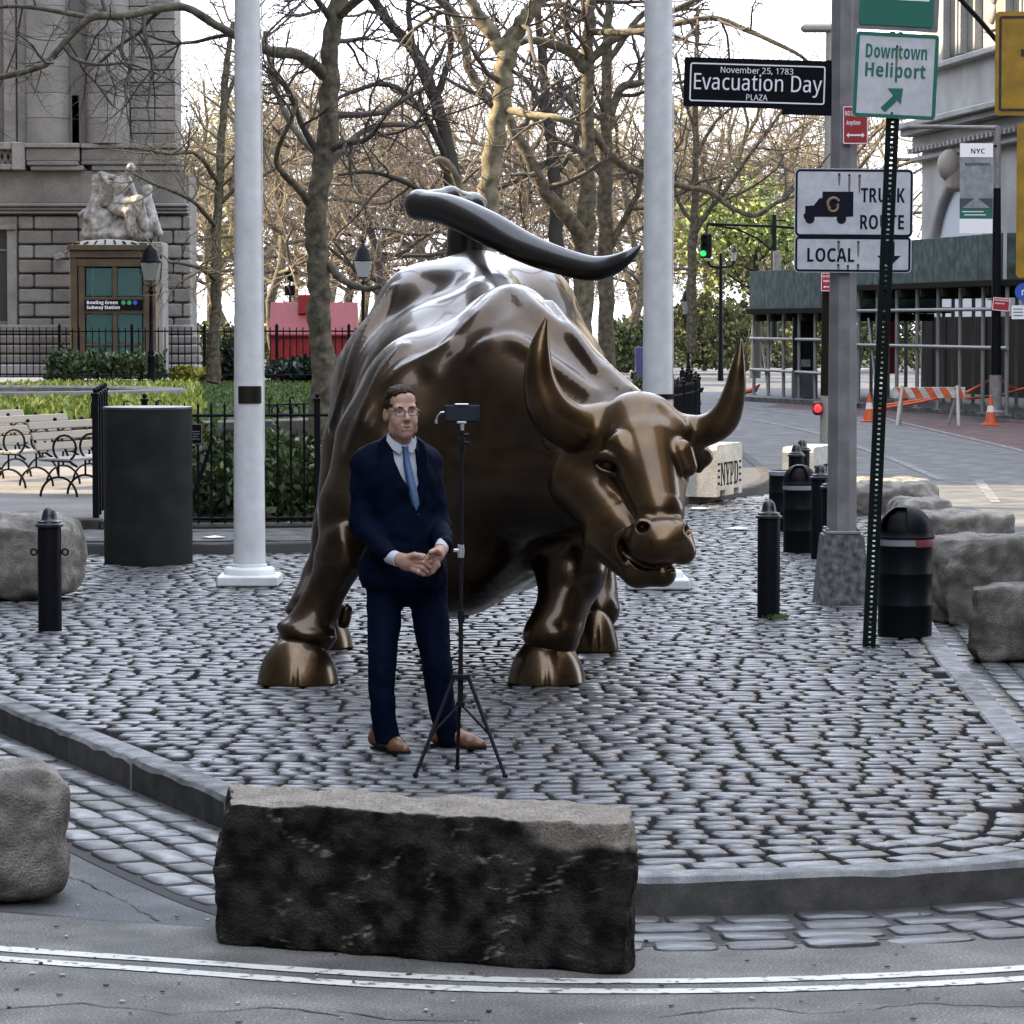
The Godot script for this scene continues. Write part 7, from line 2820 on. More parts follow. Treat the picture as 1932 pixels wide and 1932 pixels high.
	mb.box(Vector3((px0 + px1) * 0.5, -2.4, 0.0), Vector3(px1 - px0, 4.7, 2.0), 0.05)
	part("pedestal", mb, M.stone_c, g)
	# grey speaker box and lamp on the facade
	mb = MB.new()
	mb.box(P(112, 484, d - 0.6) , Vector3(0.42, 0.28, 0.4), 0.08, Basis(Vector3.FORWARD, -0.35))
	mb.tube([P(120, 478, d - 0.6), P(130, 470, d - 0.2)], [0.04], 6)
	solo("floodlight", mb, M.pole_grey, "grey floodlight on a bracket at the kiosk's upper left corner", "floodlight")

func kiosk() -> void:
	var d := 121.0
	var s := px(d)
	var o := thing("subway_kiosk", "bronze and glass subway lift kiosk with black station sign", "kiosk", Vector3(P(205, 700, d).x, 0.35, -d))
	var at := o.position
	var X := func(u: float) -> float: return P(u, 600, d).x - at.x
	var Y := func(v: float) -> float: return P(205, v, d).y - at.y
	var bx := func(mb: MB, u0: float, v0: float, u1: float, v1: float, z0: float, z1: float, bev := 0.015) -> void:
		mb.box(Vector3((X.call(u0) + X.call(u1)) * 0.5, (Y.call(v0) + Y.call(v1)) * 0.5, (z0 + z1) * 0.5), Vector3(absf(X.call(u1) - X.call(u0)), absf(Y.call(v1) - Y.call(v0)), absf(z1 - z0)), bev)
	var mb := MB.new()
	for q in [[132, 480, 146, 704], [148, 490, 160, 704], [270, 490, 284, 704], [286, 480, 294, 704]]:
		mb = MB.new()
		bx.call(mb, q[0], q[1], q[2], q[3], -2.2, 0.0)
		part("pillar", mb, M.bronze_frame, o)
	for q in [[128, 462, 296, 472, 0.25], [132, 472, 294, 486, 0.1], [146, 488, 284, 503, 0.02], [160, 560, 270, 566, 0.0], [160, 585, 270, 592, 0.0], [160, 648, 270, 653, 0.0], [160, 694, 270, 706, 0.0]]:
		mb = MB.new()
		bx.call(mb, q[0], q[1], q[2], q[3], -2.2 if q[1] < 500 else -0.1, q[4])
		part("beam", mb, M.bronze_frame, o)
	mb = MB.new()
	bx.call(mb, 212, 503, 221, 694, -0.08, -0.005)
	part("mullion", mb, M.bronze_frame, o)
	for q in [[163, 506, 211, 558], [222, 506, 268, 558], [163, 593, 211, 647], [222, 593, 268, 647], [163, 654, 211, 693], [222, 654, 268, 693]]:
		mb = MB.new()
		bx.call(mb, q[0], q[1], q[2], q[3], -0.07, -0.05, 0.0)
		part("pane", mb, M.teal_glass, o)
	mb = MB.new()
	bx.call(mb, 163, 500, 268, 704, -2.1, -1.9, 0.0)
	part("back_wall", mb, M.teal_wall, o)
	for u in [195, 258]:
		mb = MB.new()
		bx.call(mb, u, 500, u + 14, 704, -1.2, -0.9, 0.0)
		part("inner_post", mb, M.iron, o)
	# shallow glass roof with bars
	mb = MB.new()
	mb.prism(Transform3D(Basis(), Vector3(0, Y.call(462), 0.15)), PackedVector2Array([Vector2(X.call(135), 0), Vector2(X.call(290), 0), Vector2(X.call(250), 8 * s), Vector2(X.call(205), 11 * s), Vector2(X.call(160), 8 * s)]), 2.2)
	part("roof", mb, M.cone_white, o)
	for k in 8:
		mb = MB.new()
		var u := 140.0 + k * 20.0
		mb.tube([Vector3(X.call(u), Y.call(461), 0.2), Vector3(X.call(lerpf(u, 205, 0.2)), Y.call(452 + absf(u - 205) * 0.1), 0.18)], [0.03], 5)
		part("roof_bar", mb, M.iron, o)
	var sg := thing("station_sign", "black subway station sign with two green and one blue roundel on the kiosk", "sign", P(215, 575, d - 0.08))
	mb = MB.new()
	mb.box(Vector3.ZERO, Vector3(110 * s, 19 * s, 0.05), 0.005)
	part("panel", mb, M.sign_black, sg)
	write("Bowling Green", Vector3(-22 * s, 4.2 * s, 0.027), 6.0 * s, 58 * s, Basis(), M.sign_white, sg)
	write("Subway Station", Vector3(-20 * s, -5.0 * s, 0.027), 6.0 * s, 62 * s, Basis(), M.sign_white, sg)
	for k in 3:
		mb = MB.new()
		mb.lathe(Vector3((18 + 11 * k) * s, 4 * s, 0.026), [Vector2(4.2 * s, 0), Vector2(4.2 * s, 0.004), Vector2(0, 0.004)], 14, Basis(Vector3.RIGHT, PI / 2))
		part("roundel", mb, M.sign_blue if k == 2 else M.round_green, sg)

# ---------------------------------------------------------------- the building and scaffold at the right
func right_building() -> void:
	var o := thing("stone_building", "pale stone corner building with paired windows and round arches at the right", "building", Vector3.ZERO)
	var c0 := Vector3(13.1, -0.1, -110)
	var along := Vector3(1.5, 0, 12.0).normalized()
	var out := Vector3(-12.0, 0, 1.5).normalized()
	o.position = c0
	o.basis = Basis(along, Vector3.UP, along.cross(Vector3.UP))
	var nz := along.cross(Vector3.UP).dot(out)      # +1 when local z points out of the wall
	var H := 26.0
	# local x: metres along the wall toward the viewer; wall face at z = 0, out = z * nz
	var W := func(u: float, v: float, deep: float) -> Vector2:
		# wall coordinates of a picture point
		var a := (u - 966.0) / FPX
		# x = a' d with d = depth: c0.x + along.x t = a (110 - along.z t)
		var t: float = (a * 110.0 - 13.1) / (along.x + a * along.z)
		var p := P(u, v, 110.0 - along.z * t)
		return Vector2(t, p.y + 0.1)
	var bx := func(mb: MB, t0: float, y0: float, t1: float, y1: float, z0: float, z1: float, bev := 0.02) -> void:
		mb.box(Vector3((t0 + t1) * 0.5, (y0 + y1) * 0.5, (z0 + z1) * 0.5 * nz), Vector3(t1 - t0, y1 - y0, absf(z1 - z0)), bev)
	var mb := MB.new()
	bx.call(mb, 0.0, 0.0, 62.0, H, -14.0, 0.0, 0.05)
	part("wall", mb, M.pale_stone, o)
	# cornice between arcade and upper floor
	for q in [[8.35, 8.55, 0.85], [8.15, 8.35, 0.65], [7.75, 8.15, 0.25], [7.35, 7.5, 0.3], [10.1, 10.3, 0.3]]:
		mb = MB.new()
		bx.call(mb, -0.3, q[0], 62.0, q[1], -0.1, q[2], 0.04)
		part("cornice", mb, M.pale_stone, o)
	for k in 90:
		mb = MB.new()
		bx.call(mb, 0.1 + k * 0.5, 7.6, 0.35 + k * 0.5, 7.75, 0.2, 0.5, 0.02)
		part("dentil", mb, M.pale_stone, o)
	# paired windows above
	for k in 7:
		var t := 3.6 + k * 7.2
		for e in 2:
			var a := t + e * 2.1
			mb = MB.new()
			bx.call(mb, a, 10.4, a + 1.5, 14.2, -0.2, 0.02, 0.0)
			var wn := part("window", mb, M.window_dark, o)
			mb = MB.new()
			bx.call(mb, a - 0.2, 10.35, a, 14.3, 0.0, 0.25)
			bx.call(mb, a + 1.5, 10.35, a + 1.7, 14.3, 0.0, 0.25)
			bx.call(mb, a - 0.3, 14.3, a + 1.8, 14.6, 0.0, 0.35)
			part("frame", mb, M.pale_stone, wn)
		mb = MB.new()
		bx.call(mb, t + 4.2, 10.8, t + 6.4, 14.0, 0.0, 0.1, 0.03)
		var pn := part("carved_panel", mb, M.pale_stone_b, o)
		mb = MB.new()
		for e in 5:
			mb.ball(Vector3(t + 5.3 + 0.25 * sin(e * 2.2), 11.3 + 0.55 * e, 0.1 * nz), Vector3(0.4, 0.35, 0.16), 6, 8)
		part("relief", mb, M.pale_stone, pn)
	# arches with keystones
	for k in 4:
		var t := 5.4 + k * 10.5
		mb = MB.new()
		var poly := PackedVector2Array()
		for e in 13:
			var a := PI * e / 12
			poly.append(Vector2(t + 3.6 * cos(a), 2.9 + 3.6 * sin(a)))
		poly.append(Vector2(t - 3.6, 0.0))
		poly.append(Vector2(t + 3.6, 0.0))
		mb.prism(Transform3D(Basis(Vector3.RIGHT, Vector3.UP, Vector3(0, 0, 1)), Vector3(0, 0, 0.02 if nz > 0 else 0.0)), poly, 0.02)
		part("arch_glazing", mb, M.arch_pane, o)
		mb = MB.new()
		var pts := []
		for e in 17:
			var a := PI * e / 16
			pts.append(Vector3(t + 3.75 * cos(a), 2.9 + 3.75 * sin(a), 0.06 * nz))
		mb.tube(pts, [0.22], 6)
		part("arch_moulding", mb, M.pale_stone, o)
		mb = MB.new()
		bx.call(mb, t - 0.35, 6.2, t + 0.35, 7.35, 0.0, 0.6, 0.15)
		mb.ball(Vector3(t, 7.0, 0.45 * nz), Vector3(0.42, 0.5, 0.4), 8, 10)
		part("keystone", mb, M.warm_stone, o)
	# dark shop fronts under the scaffold
	mb = MB.new()
	bx.call(mb, 0.6, 0.0, 50.0, 2.4, 0.02, 0.12, 0.0)
	part("shopfront", mb, M.dark_board, o)
	for k in 22:
		mb = MB.new()
		bx.call(mb, 0.8 + k * 1.6, 0.05, 2.2 + k * 1.6, 2.35, 0.12, 0.16, 0.01)
		part("board", mb, M.dark_board, o)

func scaffold() -> void:
	for sec in [[Vector3(7.2, -0.02, -102), Vector3(9.0, -0.02, -91.5), 2.42, 3.6, 6, "farther lower section of the green scaffold shed over the pavement"], [Vector3(9.2, -0.02, -91), Vector3(11.4, -0.02, -79), 3.0, 4.15, 7, "nearer higher section of the green scaffold shed over the pavement"]]:
		var a: Vector3 = sec[0]
		var b: Vector3 = sec[1]
		var o := thing("scaffold_shed", sec[5], "scaffold", a, "scaffold sheds")
		var dir := (b - a).normalized()
		var inn := Vector3(dir.z, 0, -dir.x)
		var L := (b - a).length()
		var turn := Basis(dir, Vector3.UP, dir.cross(Vector3.UP))
		var n: int = sec[4]
		var y0: float = sec[2]
		var y1: float = sec[3]
		for k in n + 1:
			for row in 2:
				var p := dir * (L * k / n) + inn * (row * 2.6)
				var mb := MB.new()
				mb.tube([p, p + Vector3(0, y0, 0)], [0.05], 8)
				mb.box(p + Vector3(0, 0.01, 0), Vector3(0.2, 0.02, 0.2), 0.0)
				part("pole", mb, M.galvanised, o)
		for y in [0.75, y0 - 0.75] if y0 < 2.8 else [1.55, y0 - 0.55]:
			var mb := MB.new()
			mb.tube([dir * -0.2 + Vector3(0, y, 0) - inn * 0.06, dir * (L + 0.2) + Vector3(0, y, 0) - inn * 0.06], [0.045], 8)
			part("rail", mb, M.galvanised, o)
		var mb := MB.new()
		mb.tube([Vector3(0, y0 - 0.75, 0) + dir * 0.9, Vector3(0, 0.1, 0) + dir * 1.75], [0.035], 6)
		part("brace", mb, M.galvanised, o)
		mb = MB.new()
		mb.box(dir * L * 0.5 + inn * 1.3 + Vector3(0, y0 + 0.05, 0), Vector3(L + 0.4, 0.16, 3.0), 0.02, turn)
		part("deck", mb, M.dark_board, o)
		for k in n:
			mb = MB.new()
			mb.box(dir * (L * (k + 0.5) / n) - inn * 0.12 + Vector3(0, (y0 + y1) * 0.5 + 0.05, 0), Vector3(L / n - 0.03, y1 - y0, 0.04), 0.008, turn)
			part("hoarding_panel", mb, [M.hoarding, M.hoarding_b][k % 2], o)
		# end facing the viewer and the far end
		for e in 2:
			for k in 2:
				mb = MB.new()
				mb.box((dir * L if e == 1 else Vector3.ZERO) + inn * (0.62 + 1.3 * k) + Vector3(0, (y0 + y1) * 0.5 + 0.05, 0), Vector3(0.04, y1 - y0, 1.27), 0.008, turn)
				part("hoarding_panel", mb, [M.hoarding_b, M.hoarding][k], o)
		for k in n:
			mb = MB.new()
			mb.box(dir * (L * (k + 0.5) / n) + inn * 1.2 + Vector3(0, y0 - 0.14, 0), Vector3(0.12, 0.2, 2.8), 0.01, turn)
			part("joist", mb, M.dark_board, o)
	# white sheet hanging at the far corner
	var mb := MB.new()
	var c := P(1428, 515, 102.4)
	var s := px(102.4)
	var f := mb.v.size()
	for i in 9:
		for j in 5:
			var u := lerpf(lerpf(1432, 1413, i / 8.0), 1442, j / 4.0)
			mb.add(P(u, 515 + 72 * i / 8.0, 102.6 - 0.25 * sin(j * 1.7 + i * 0.5)), Vector3(0.2 * sin(j * 2.0 + i), 0.2, 1).normalized())
	for i in 8:
		for j in 4:
			var g := f + i * 5 + j
			mb.quad_i(g, g + 1, g + 6, g + 5)
	solo("white_sheet", mb, M.cone_white, "white tarpaulin hanging at the far end of the scaffold shed", "tarpaulin")
	# information pillar under the far section
	var k2 := thing("information_pillar", "tall black information pillar with grey foot under the far scaffold shed", "kiosk", Vector3(P(1518, 700, 97).x, -0.02, -97))
	mb = MB.new()
	mb.box(Vector3(0, 0.4, 0), Vector3(0.72, 0.8, 0.3), 0.02)
	part("foot", mb, M.rim_metal, k2)
	mb = MB.new()
	mb.box(Vector3(0, 1.55, 0), Vector3(0.68, 1.5, 0.26), 0.03)
	part("screen_body", mb, M.black, k2)
	mb = MB.new()
	mb.box(Vector3(0, 1.0, 0.132), Vector3(0.3, 0.2, 0.01), 0.0)
	part("poster", mb, M.banner_grey, k2)
	# dark red standpipe
	mb = MB.new()
	mb.tube([P(1684, 705, 95), P(1684, 560, 95)], [0.09], 8)
	solo("standpipe", mb, M.red_wood, "dark red pipe standing between the two scaffold sheds", "pipe")

# ---------------------------------------------------------------- bare trees
var tr := RandomNumberGenerator.new()

func twig_tube(mb: MB, pts: PackedVector3Array, r0: float, r1: float, sides: int) -> void:
	# a plain tapering tube without caps, for the thousands of small branches
	var m := pts.size()
	var first := mb.v.size()
	var t := (pts[m - 1] - pts[0]).normalized()
	var u := t.cross(Vector3(0.31, 0.2, 0.93)).normalized()
	var w := t.cross(u)
	for i in m:
		var r := lerpf(r0, r1, float(i) / (m - 1))
		for k in sides:
			var a := TAU * k / sides
			var d := u * cos(a) + w * sin(a)
			mb.v.append(pts[i] + d * r)
			mb.n.append(d)
			mb.c.append(mb.col)
			mb.uv.append(Vector2.ZERO)
	for i in m - 1:
		for k in sides:
			var a := first + i * sides + k
			var b := first + i * sides + (k + 1) % sides
			mb.ix.append(a); mb.ix.append(b + sides); mb.ix.append(b)
			mb.ix.append(a); mb.ix.append(a + sides); mb.ix.append(b + sides)

func grow(mbs: Array, p: Vector3, dir: Vector3, ln: float, r: float, level: int, last: int, lift: float) -> void:
	var segs := 5 if level < 3 else 3
	var pts := PackedVector3Array([p])
	var d := dir
	var q := p
	var wob := 0.34 if level < 3 else 0.42
	for i in segs:
		d = (d + Vector3(tr.randf_range(-wob, wob), tr.randf_range(-wob, wob) + lift, tr.randf_range(-wob, wob))).normalized()
		q += d * ln / segs
		pts.append(q)
	var r1 := r * (0.55 if level < last else 0.35)
	twig_tube(mbs[0 if level < 2 else (1 if level < last - 1 else 2)], pts, r, r1, 6 if level < 2 else (4 if level < last - 1 else 3))
	if level >= last:
		return
	var n := tr.randi_range(5, 7) if level < last - 1 else tr.randi_range(4, 6)
	for k in n:
		var t := tr.randf_range(0.22, 1.0) if k > 0 else 1.0
		var x := t * segs
		var i := mini(int(x), segs - 1)
		var at := pts[i].lerp(pts[i + 1], x - i)
		var along := (pts[i + 1] - pts[i]).normalized()
		var side := along.cross(Vector3(tr.randf_range(-1, 1), tr.randf_range(-1, 1), tr.randf_range(-1, 1))).normalized()
		var nd := (along * tr.randf_range(0.3, 0.9) + side).normalized() if k > 0 else along
		grow(mbs, at, nd, ln * tr.randf_range(0.42, 0.66), lerpf(r, r1, t) * tr.randf_range(0.5, 0.72), level + 1, last, lift)

func tree_parts(o: Node3D, mbs: Array, bark: Material, twig: Material) -> void:
	for i in 3:
		for k in mbs[i].v.size():
			mbs[i].v[k] -= o.position
	part("trunk", mbs[0], bark, o)
	if mbs[1].v.size():
		part("branches", mbs[1], twig, o).set_meta("kind", "stuff")
	if mbs[2].v.size():
		part("twigs", mbs[2], twig, o).set_meta("kind", "stuff")

func drawn_tree(label: String, trunk: Array, limbs: Array, seed_n: int, bark: Material, twig: Material, side: float, sl: float, last := 4) -> void:
	# trunk and limbs are lists of [u, v, depth, radius in pixels]
	tr.seed = seed_n
	var foot := P(trunk[0][0], trunk[0][1], trunk[0][2])
	var o := thing("bare_tree", label, "tree", foot, "bare plane trees")
	var mbs := [MB.new(), MB.new(), MB.new()]
	var all := [trunk]
	all.append_array(limbs)
	for li in all.size():
		var l: Array = all[li]
		var pts := []
		var rad := []
		for i in l.size() - 1:
			for s in 5:
				var t := s / 5.0
				var q := []
				for c in 4:
					q.append(cubic_interpolate(l[i][c], l[i + 1][c], l[maxi(i - 1, 0)][c], l[mini(i + 2, l.size() - 1)][c], t))
				var jig := minf(q[3] * px(q[2]) * 0.25, 0.05)
				pts.append(P(q[0], q[1], q[2]) + Vector3(tr.randf_range(-jig, jig), 0, tr.randf_range(-jig, jig)))
				rad.append(q[3] * px(q[2]) * tr.randf_range(0.92, 1.1))
		pts.append(P(l[-1][0], l[-1][1], l[-1][2]))
		rad.append(l[-1][3] * px(l[-1][2]))
		(mbs[0] as MB).tube(pts, rad, 12 if li == 0 else 8)
		# side branches
		var total := 0.0
		for i in pts.size() - 1:
			total += (pts[i + 1] - pts[i]).length()
		var n := int(total * side * (0.5 if li == 0 else 1.0)) + 1
		for k in n:
			var t := tr.randf_range(0.5 if li == 0 else 0.2, 1.0)
			var x := t * (pts.size() - 1)
			var i := mini(int(x), pts.size() - 2)
			var at: Vector3 = pts[i].lerp(pts[i + 1], x - i)
			if at.y < 2.6:
				continue
			var al: Vector3 = (pts[i + 1] - pts[i]).normalized()
			var sd := al.cross(Vector3(tr.randf_range(-1, 1), tr.randf_range(-1, 1), tr.randf_range(-1, 1))).normalized()
			var big: float = rad[i]
			grow(mbs, at, (al * 0.4 + sd + Vector3(0, 0.1, 0)).normalized(), sl * tr.randf_range(0.6, 1.2), minf(big * 0.55, 0.045), 2, last, 0.03)
	tree_parts(o, mbs, bark, twig)

func wild_tree(at: Vector3, h: float, seed_n: int, label: String, twig: Material, bark: Material, lean := 0.0) -> Node3D:
	tr.seed = seed_n
	var o := thing("bare_tree", label, "tree", Vector3.ZERO, "bare park trees far behind the bull")
	var mbs := [MB.new(), MB.new(), MB.new()]
	var pts := []
	var rad := []
	var p := Vector3.ZERO
	for i in 7:
		pts.append(p)
		rad.append(h * 0.017 * (1.0 - i * 0.11) * (1.25 if i == 0 else 1.0))
		p += Vector3(tr.randf_range(-0.03, 0.03) + lean, 0.105, tr.randf_range(-0.03, 0.03)) * h
	(mbs[0] as MB).tube(pts, rad, 8)
	for k in 13:
		var t := tr.randf_range(2.0, 6.0)
		var i := mini(int(t), 5)
		var b: Vector3 = pts[i].lerp(pts[i + 1], t - i)
		var a := TAU * k / 13.0 * 3.0 + tr.randf()
		grow(mbs, b, Vector3(cos(a), tr.randf_range(-0.1, 0.7), sin(a)).normalized(), h * tr.randf_range(0.26, 0.4), h * 0.0065, 1, 4, 0.05)
	tree_parts(o, mbs, bark, twig)
	o.position = at
	return o

func trees() -> void:
	drawn_tree("mottled plane trunk between the left flagpole and the bull, with a long limb reaching left", [[603, 882, 37.5, 27], [606, 760, 37.5, 23], [607, 620, 37.5, 23], [600, 520, 37.5, 21], [599, 420, 37.5, 20], [608, 310, 37.5, 20], [620, 200, 37.5, 18], [624, 100, 37.5, 16], [638, 0, 37.5, 16], [648, -90, 37.5, 14]],
		[[[612, 140, 37.5, 13], [562, 103, 37.19, 11], [509, 96, 36.88, 10], [423, 56, 36.56, 9], [350, 14, 36.33, 8], [290, 18, 36.09, 8], [231, 31, 35.94, 7.5], [172, 34, 35.94, 7], [119, 83, 35.94, 6.5], [83, 122, 35.94, 6], [0, 146, 35.94, 5.5], [-60, 150, 35.94, 5]],
		[[119, 85, 35.94, 5], [140, 110, 35.94, 4], [185, 122, 35.62, 3], [240, 120, 35.47, 2.4], [300, 140, 35.31, 1.8], [340, 160, 35.31, 1]],
		[[172, 34, 35.94, 5], [100, 20, 36.09, 4.5], [40, 12, 36.25, 4], [-30, 15, 36.33, 3]],
		[[588, 388, 37.5, 9], [560, 352, 37.19, 7], [530, 322, 36.95, 6], [522, 291, 36.88, 5], [545, 235, 36.72, 4.5], [559, 192, 36.72, 4], [540, 180, 36.72, 3], [509, 187, 36.72, 2]],
		[[620, 500, 37.5, 9], [650, 530, 37.34, 7], [690, 545, 37.19, 6], [720, 538, 37.11, 4]],
		[[640, 30, 37.5, 9], [690, -10, 36.72, 8], [760, -40, 36.33, 6]],
		[[610, 300, 37.5, 8], [560, 250, 38.28, 6], [520, 170, 38.67, 5], [500, 60, 39.06, 4]],
		[[606, 330, 37.5, 7], [680, 250, 37.89, 6], [740, 235, 38.12, 5], [790, 240, 38.28, 4]]], 101, M.bark_olive, M.twig_dark, 2.4, 1.1)
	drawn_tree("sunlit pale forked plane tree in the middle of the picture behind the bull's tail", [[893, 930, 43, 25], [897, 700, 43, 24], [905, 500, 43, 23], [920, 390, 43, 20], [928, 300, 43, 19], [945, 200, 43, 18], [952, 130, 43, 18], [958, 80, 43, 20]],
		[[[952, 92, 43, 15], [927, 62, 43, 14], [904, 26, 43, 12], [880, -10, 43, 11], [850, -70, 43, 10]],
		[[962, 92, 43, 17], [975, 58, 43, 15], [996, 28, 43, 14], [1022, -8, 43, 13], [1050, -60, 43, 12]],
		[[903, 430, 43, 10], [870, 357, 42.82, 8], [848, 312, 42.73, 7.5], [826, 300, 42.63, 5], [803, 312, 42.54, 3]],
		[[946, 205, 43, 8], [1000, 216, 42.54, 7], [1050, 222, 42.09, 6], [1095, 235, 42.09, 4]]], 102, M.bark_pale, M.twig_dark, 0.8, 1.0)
	drawn_tree("stout plane trunk right of the sunlit forked tree, many-limbed", [[1102, 900, 49.5, 18], [1102, 650, 49.5, 17.2], [1103, 480, 49.5, 18.9], [1108, 400, 49.5, 17.2], [1108, 300, 49.5, 13.9], [1110, 200, 49.5, 12.3], [1108, 110, 49.5, 11.5], [1116, 0, 49.5, 9.8], [1120, -80, 49.5, 8.2]],
		[[[1096, 450, 49.5, 15], [1075, 418, 49.14, 14], [1028, 362, 48.78, 13], [1003, 311, 48.6, 11], [962, 232, 48.6, 10], [920, 185, 48.6, 9.5], [884, 126, 48.6, 9], [867, 43, 48.6, 8.5], [824, -5, 48.6, 8]],
		[[1100, 130, 49.5, 12], [1079, 98, 49.32, 10], [1019, 78, 49.14, 8], [986, 79, 49.14, 6], [940, 110, 49.05, 4]],
		[[1112, 115, 49.5, 9], [1155, 76, 49.5, 8], [1214, 48, 49.5, 7], [1270, 20, 49.5, 6], [1330, -10, 49.5, 5]],
		[[1110, 330, 49.5, 7], [1060, 290, 49.95, 6], [1000, 330, 50.04, 5], [930, 360, 50.04, 4]],
		[[1112, 240, 49.5, 8], [1160, 300, 49.86, 7], [1220, 330, 50.04, 6], [1290, 352, 50.22, 6], [1340, 362, 50.4, 5.5], [1380, 392, 50.4, 5], [1427, 406, 50.4, 5], [1470, 380, 50.4, 4], [1510, 368, 50.4, 3]],
		[[1114, 60, 49.5, 7], [1200, 60, 48.6, 6], [1278, 44, 48.15, 6], [1346, 34, 48.06, 5.5], [1396, 51, 47.97, 5], [1498, 98, 47.7, 4], [1540, 130, 47.7, 2]]], 103, M.bark_olive, M.twig_dark, 1.9, 1.1)
	drawn_tree("slimmer plane trunk just right of the stout many-limbed one", [[1150, 880, 52, 16.4], [1148, 700, 52, 15.6], [1145, 540, 52, 14.8], [1143, 400, 52, 13.3], [1143, 250, 52, 10.9], [1146, 120, 52, 9.4], [1149, 0, 52, 8.6], [1152, -80, 52, 7]],
		[[[1145, 250, 52, 8], [1170, 170, 52, 8], [1200, 158, 52, 7], [1240, 150, 52, 5]], [[1150, 470, 52, 7], [1185, 400, 52, 6], [1205, 360, 52, 5], [1212, 300, 52, 4]], [[1146, 120, 52, 6], [1185, 60, 52, 6], [1220, 20, 52, 5], [1280, -20, 52, 4]], [[1143, 350, 52, 6], [1100, 250, 52.43, 5], [1075, 160, 52.87, 4]]], 104, M.bark_olive, M.twig_dark, 1.7, 1.2)
	drawn_tree("slim tree standing on the lawn between the kiosk and the left flagpole", [[404, 722, 92, 14], [405, 650, 92, 11], [408, 560, 92, 10], [408, 460, 92, 9.5], [415, 350, 92, 8], [420, 231, 92, 7.5], [427, 132, 92, 6], [440, 40, 92, 4]],
		[[[408, 530, 92, 5], [380, 508, 91, 4], [345, 497, 90, 3.5], [318, 494, 89, 3]], [[408, 430, 92, 5], [370, 385, 91, 4], [330, 362, 90.5, 3.5], [285, 345, 90, 2.5], [240, 320, 90, 2]], [[415, 350, 92, 5], [370, 290, 91, 4], [320, 290, 90, 3], [260, 280, 89, 2]], [[420, 230, 92, 4], [440, 150, 92, 4], [470, 120, 92, 3], [510, 60, 92, 2]], [[412, 390, 92, 4], [450, 350, 92, 4], [500, 330, 92, 3], [545, 300, 92, 2]]], 105, M.bark_olive, M.twig_gold, 2.2, 1.5)
	drawn_tree("slender forked tree right of the right flagpole, in front of the green signal", [[1305, 665, 100, 11], [1306, 560, 100, 9], [1307, 450, 100, 8.5], [1310, 400, 100, 7], [1312, 300, 100, 6], [1314, 150, 100, 5], [1316, 20, 100, 4]],
		[[[1308, 445, 100, 5.5], [1335, 400, 100, 5], [1363, 366, 100, 4.5], [1395, 320, 100, 4], [1430, 271, 100, 3.5], [1481, 203, 100, 2.5], [1520, 150, 100, 2]], [[1307, 420, 100, 4], [1285, 390, 100, 4], [1270, 350, 100, 3]], [[1312, 300, 100, 3.5], [1350, 230, 100, 3], [1400, 190, 100, 2]], [[1312, 250, 100, 3], [1290, 180, 100, 3], [1275, 100, 100, 2]]], 106, M.bark_olive, M.twig_gold, 2.0, 1.7)
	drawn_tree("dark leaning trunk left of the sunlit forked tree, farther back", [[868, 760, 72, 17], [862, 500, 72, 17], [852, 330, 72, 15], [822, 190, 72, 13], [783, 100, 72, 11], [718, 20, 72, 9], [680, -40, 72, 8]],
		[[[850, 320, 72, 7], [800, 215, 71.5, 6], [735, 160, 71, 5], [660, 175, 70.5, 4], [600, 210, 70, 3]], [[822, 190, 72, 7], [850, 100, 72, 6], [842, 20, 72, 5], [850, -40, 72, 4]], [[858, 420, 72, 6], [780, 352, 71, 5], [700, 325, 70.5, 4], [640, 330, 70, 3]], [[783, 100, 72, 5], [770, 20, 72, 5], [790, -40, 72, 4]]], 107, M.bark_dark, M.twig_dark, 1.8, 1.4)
	drawn_tree("dark upright trunk seen between the forked tree and the stout one", [[1052, 760, 75, 14], [1050, 480, 75, 13], [1046, 330, 75, 12], [1036, 231, 75, 10], [1022, 100, 75, 8], [1012, -20, 75, 6]],
		[[[1046, 330, 75, 7], [1085, 270, 75, 6], [1100, 180, 75, 5]], [[1036, 231, 75, 6], [1000, 160, 75, 5], [960, 130, 75, 4]], [[1022, 100, 75, 5], [1060, 40, 75, 4], [1100, -10, 75, 3]]], 108, M.bark_dark, M.twig_dark, 1.6, 1.4)
	# the wood of the far park
	var protos := []
	for k in 4:
		protos.append(wild_tree(Vector3.ZERO, 15.0, 200 + k, "", [M.twig_gold, M.twig_pink, M.twig_gold, M.twig_dark][k], [M.bark_olive, M.bark_dark, M.bark_olive, M.bark_dark][k], [0.0, 0.02, -0.02, 0.01][k]))
	var names := ["behind the kiosk's right side", "behind the slim lawn tree", "right of the slim lawn tree", "behind the left flagpole", "just right of the left flagpole", "behind the red shed's left end", "behind the red shed", "behind the red shed's right end", "behind the second lamp's lantern", "left of the bull's back", "above the bull's rump", "behind the bull's tail root", "behind the dark leaning trunk", "under the bull's tail tip", "behind the stout trunk", "between the stout trunk and the right flagpole", "left of the right flagpole", "behind the right flagpole", "just right of the right flagpole", "behind the green traffic signal", "behind the street name sign", "behind the twin lamp", "above the green leafy tree", "left of the octagonal pole", "behind the octagonal pole", "right of the leaning sign post"]
	var i := 0
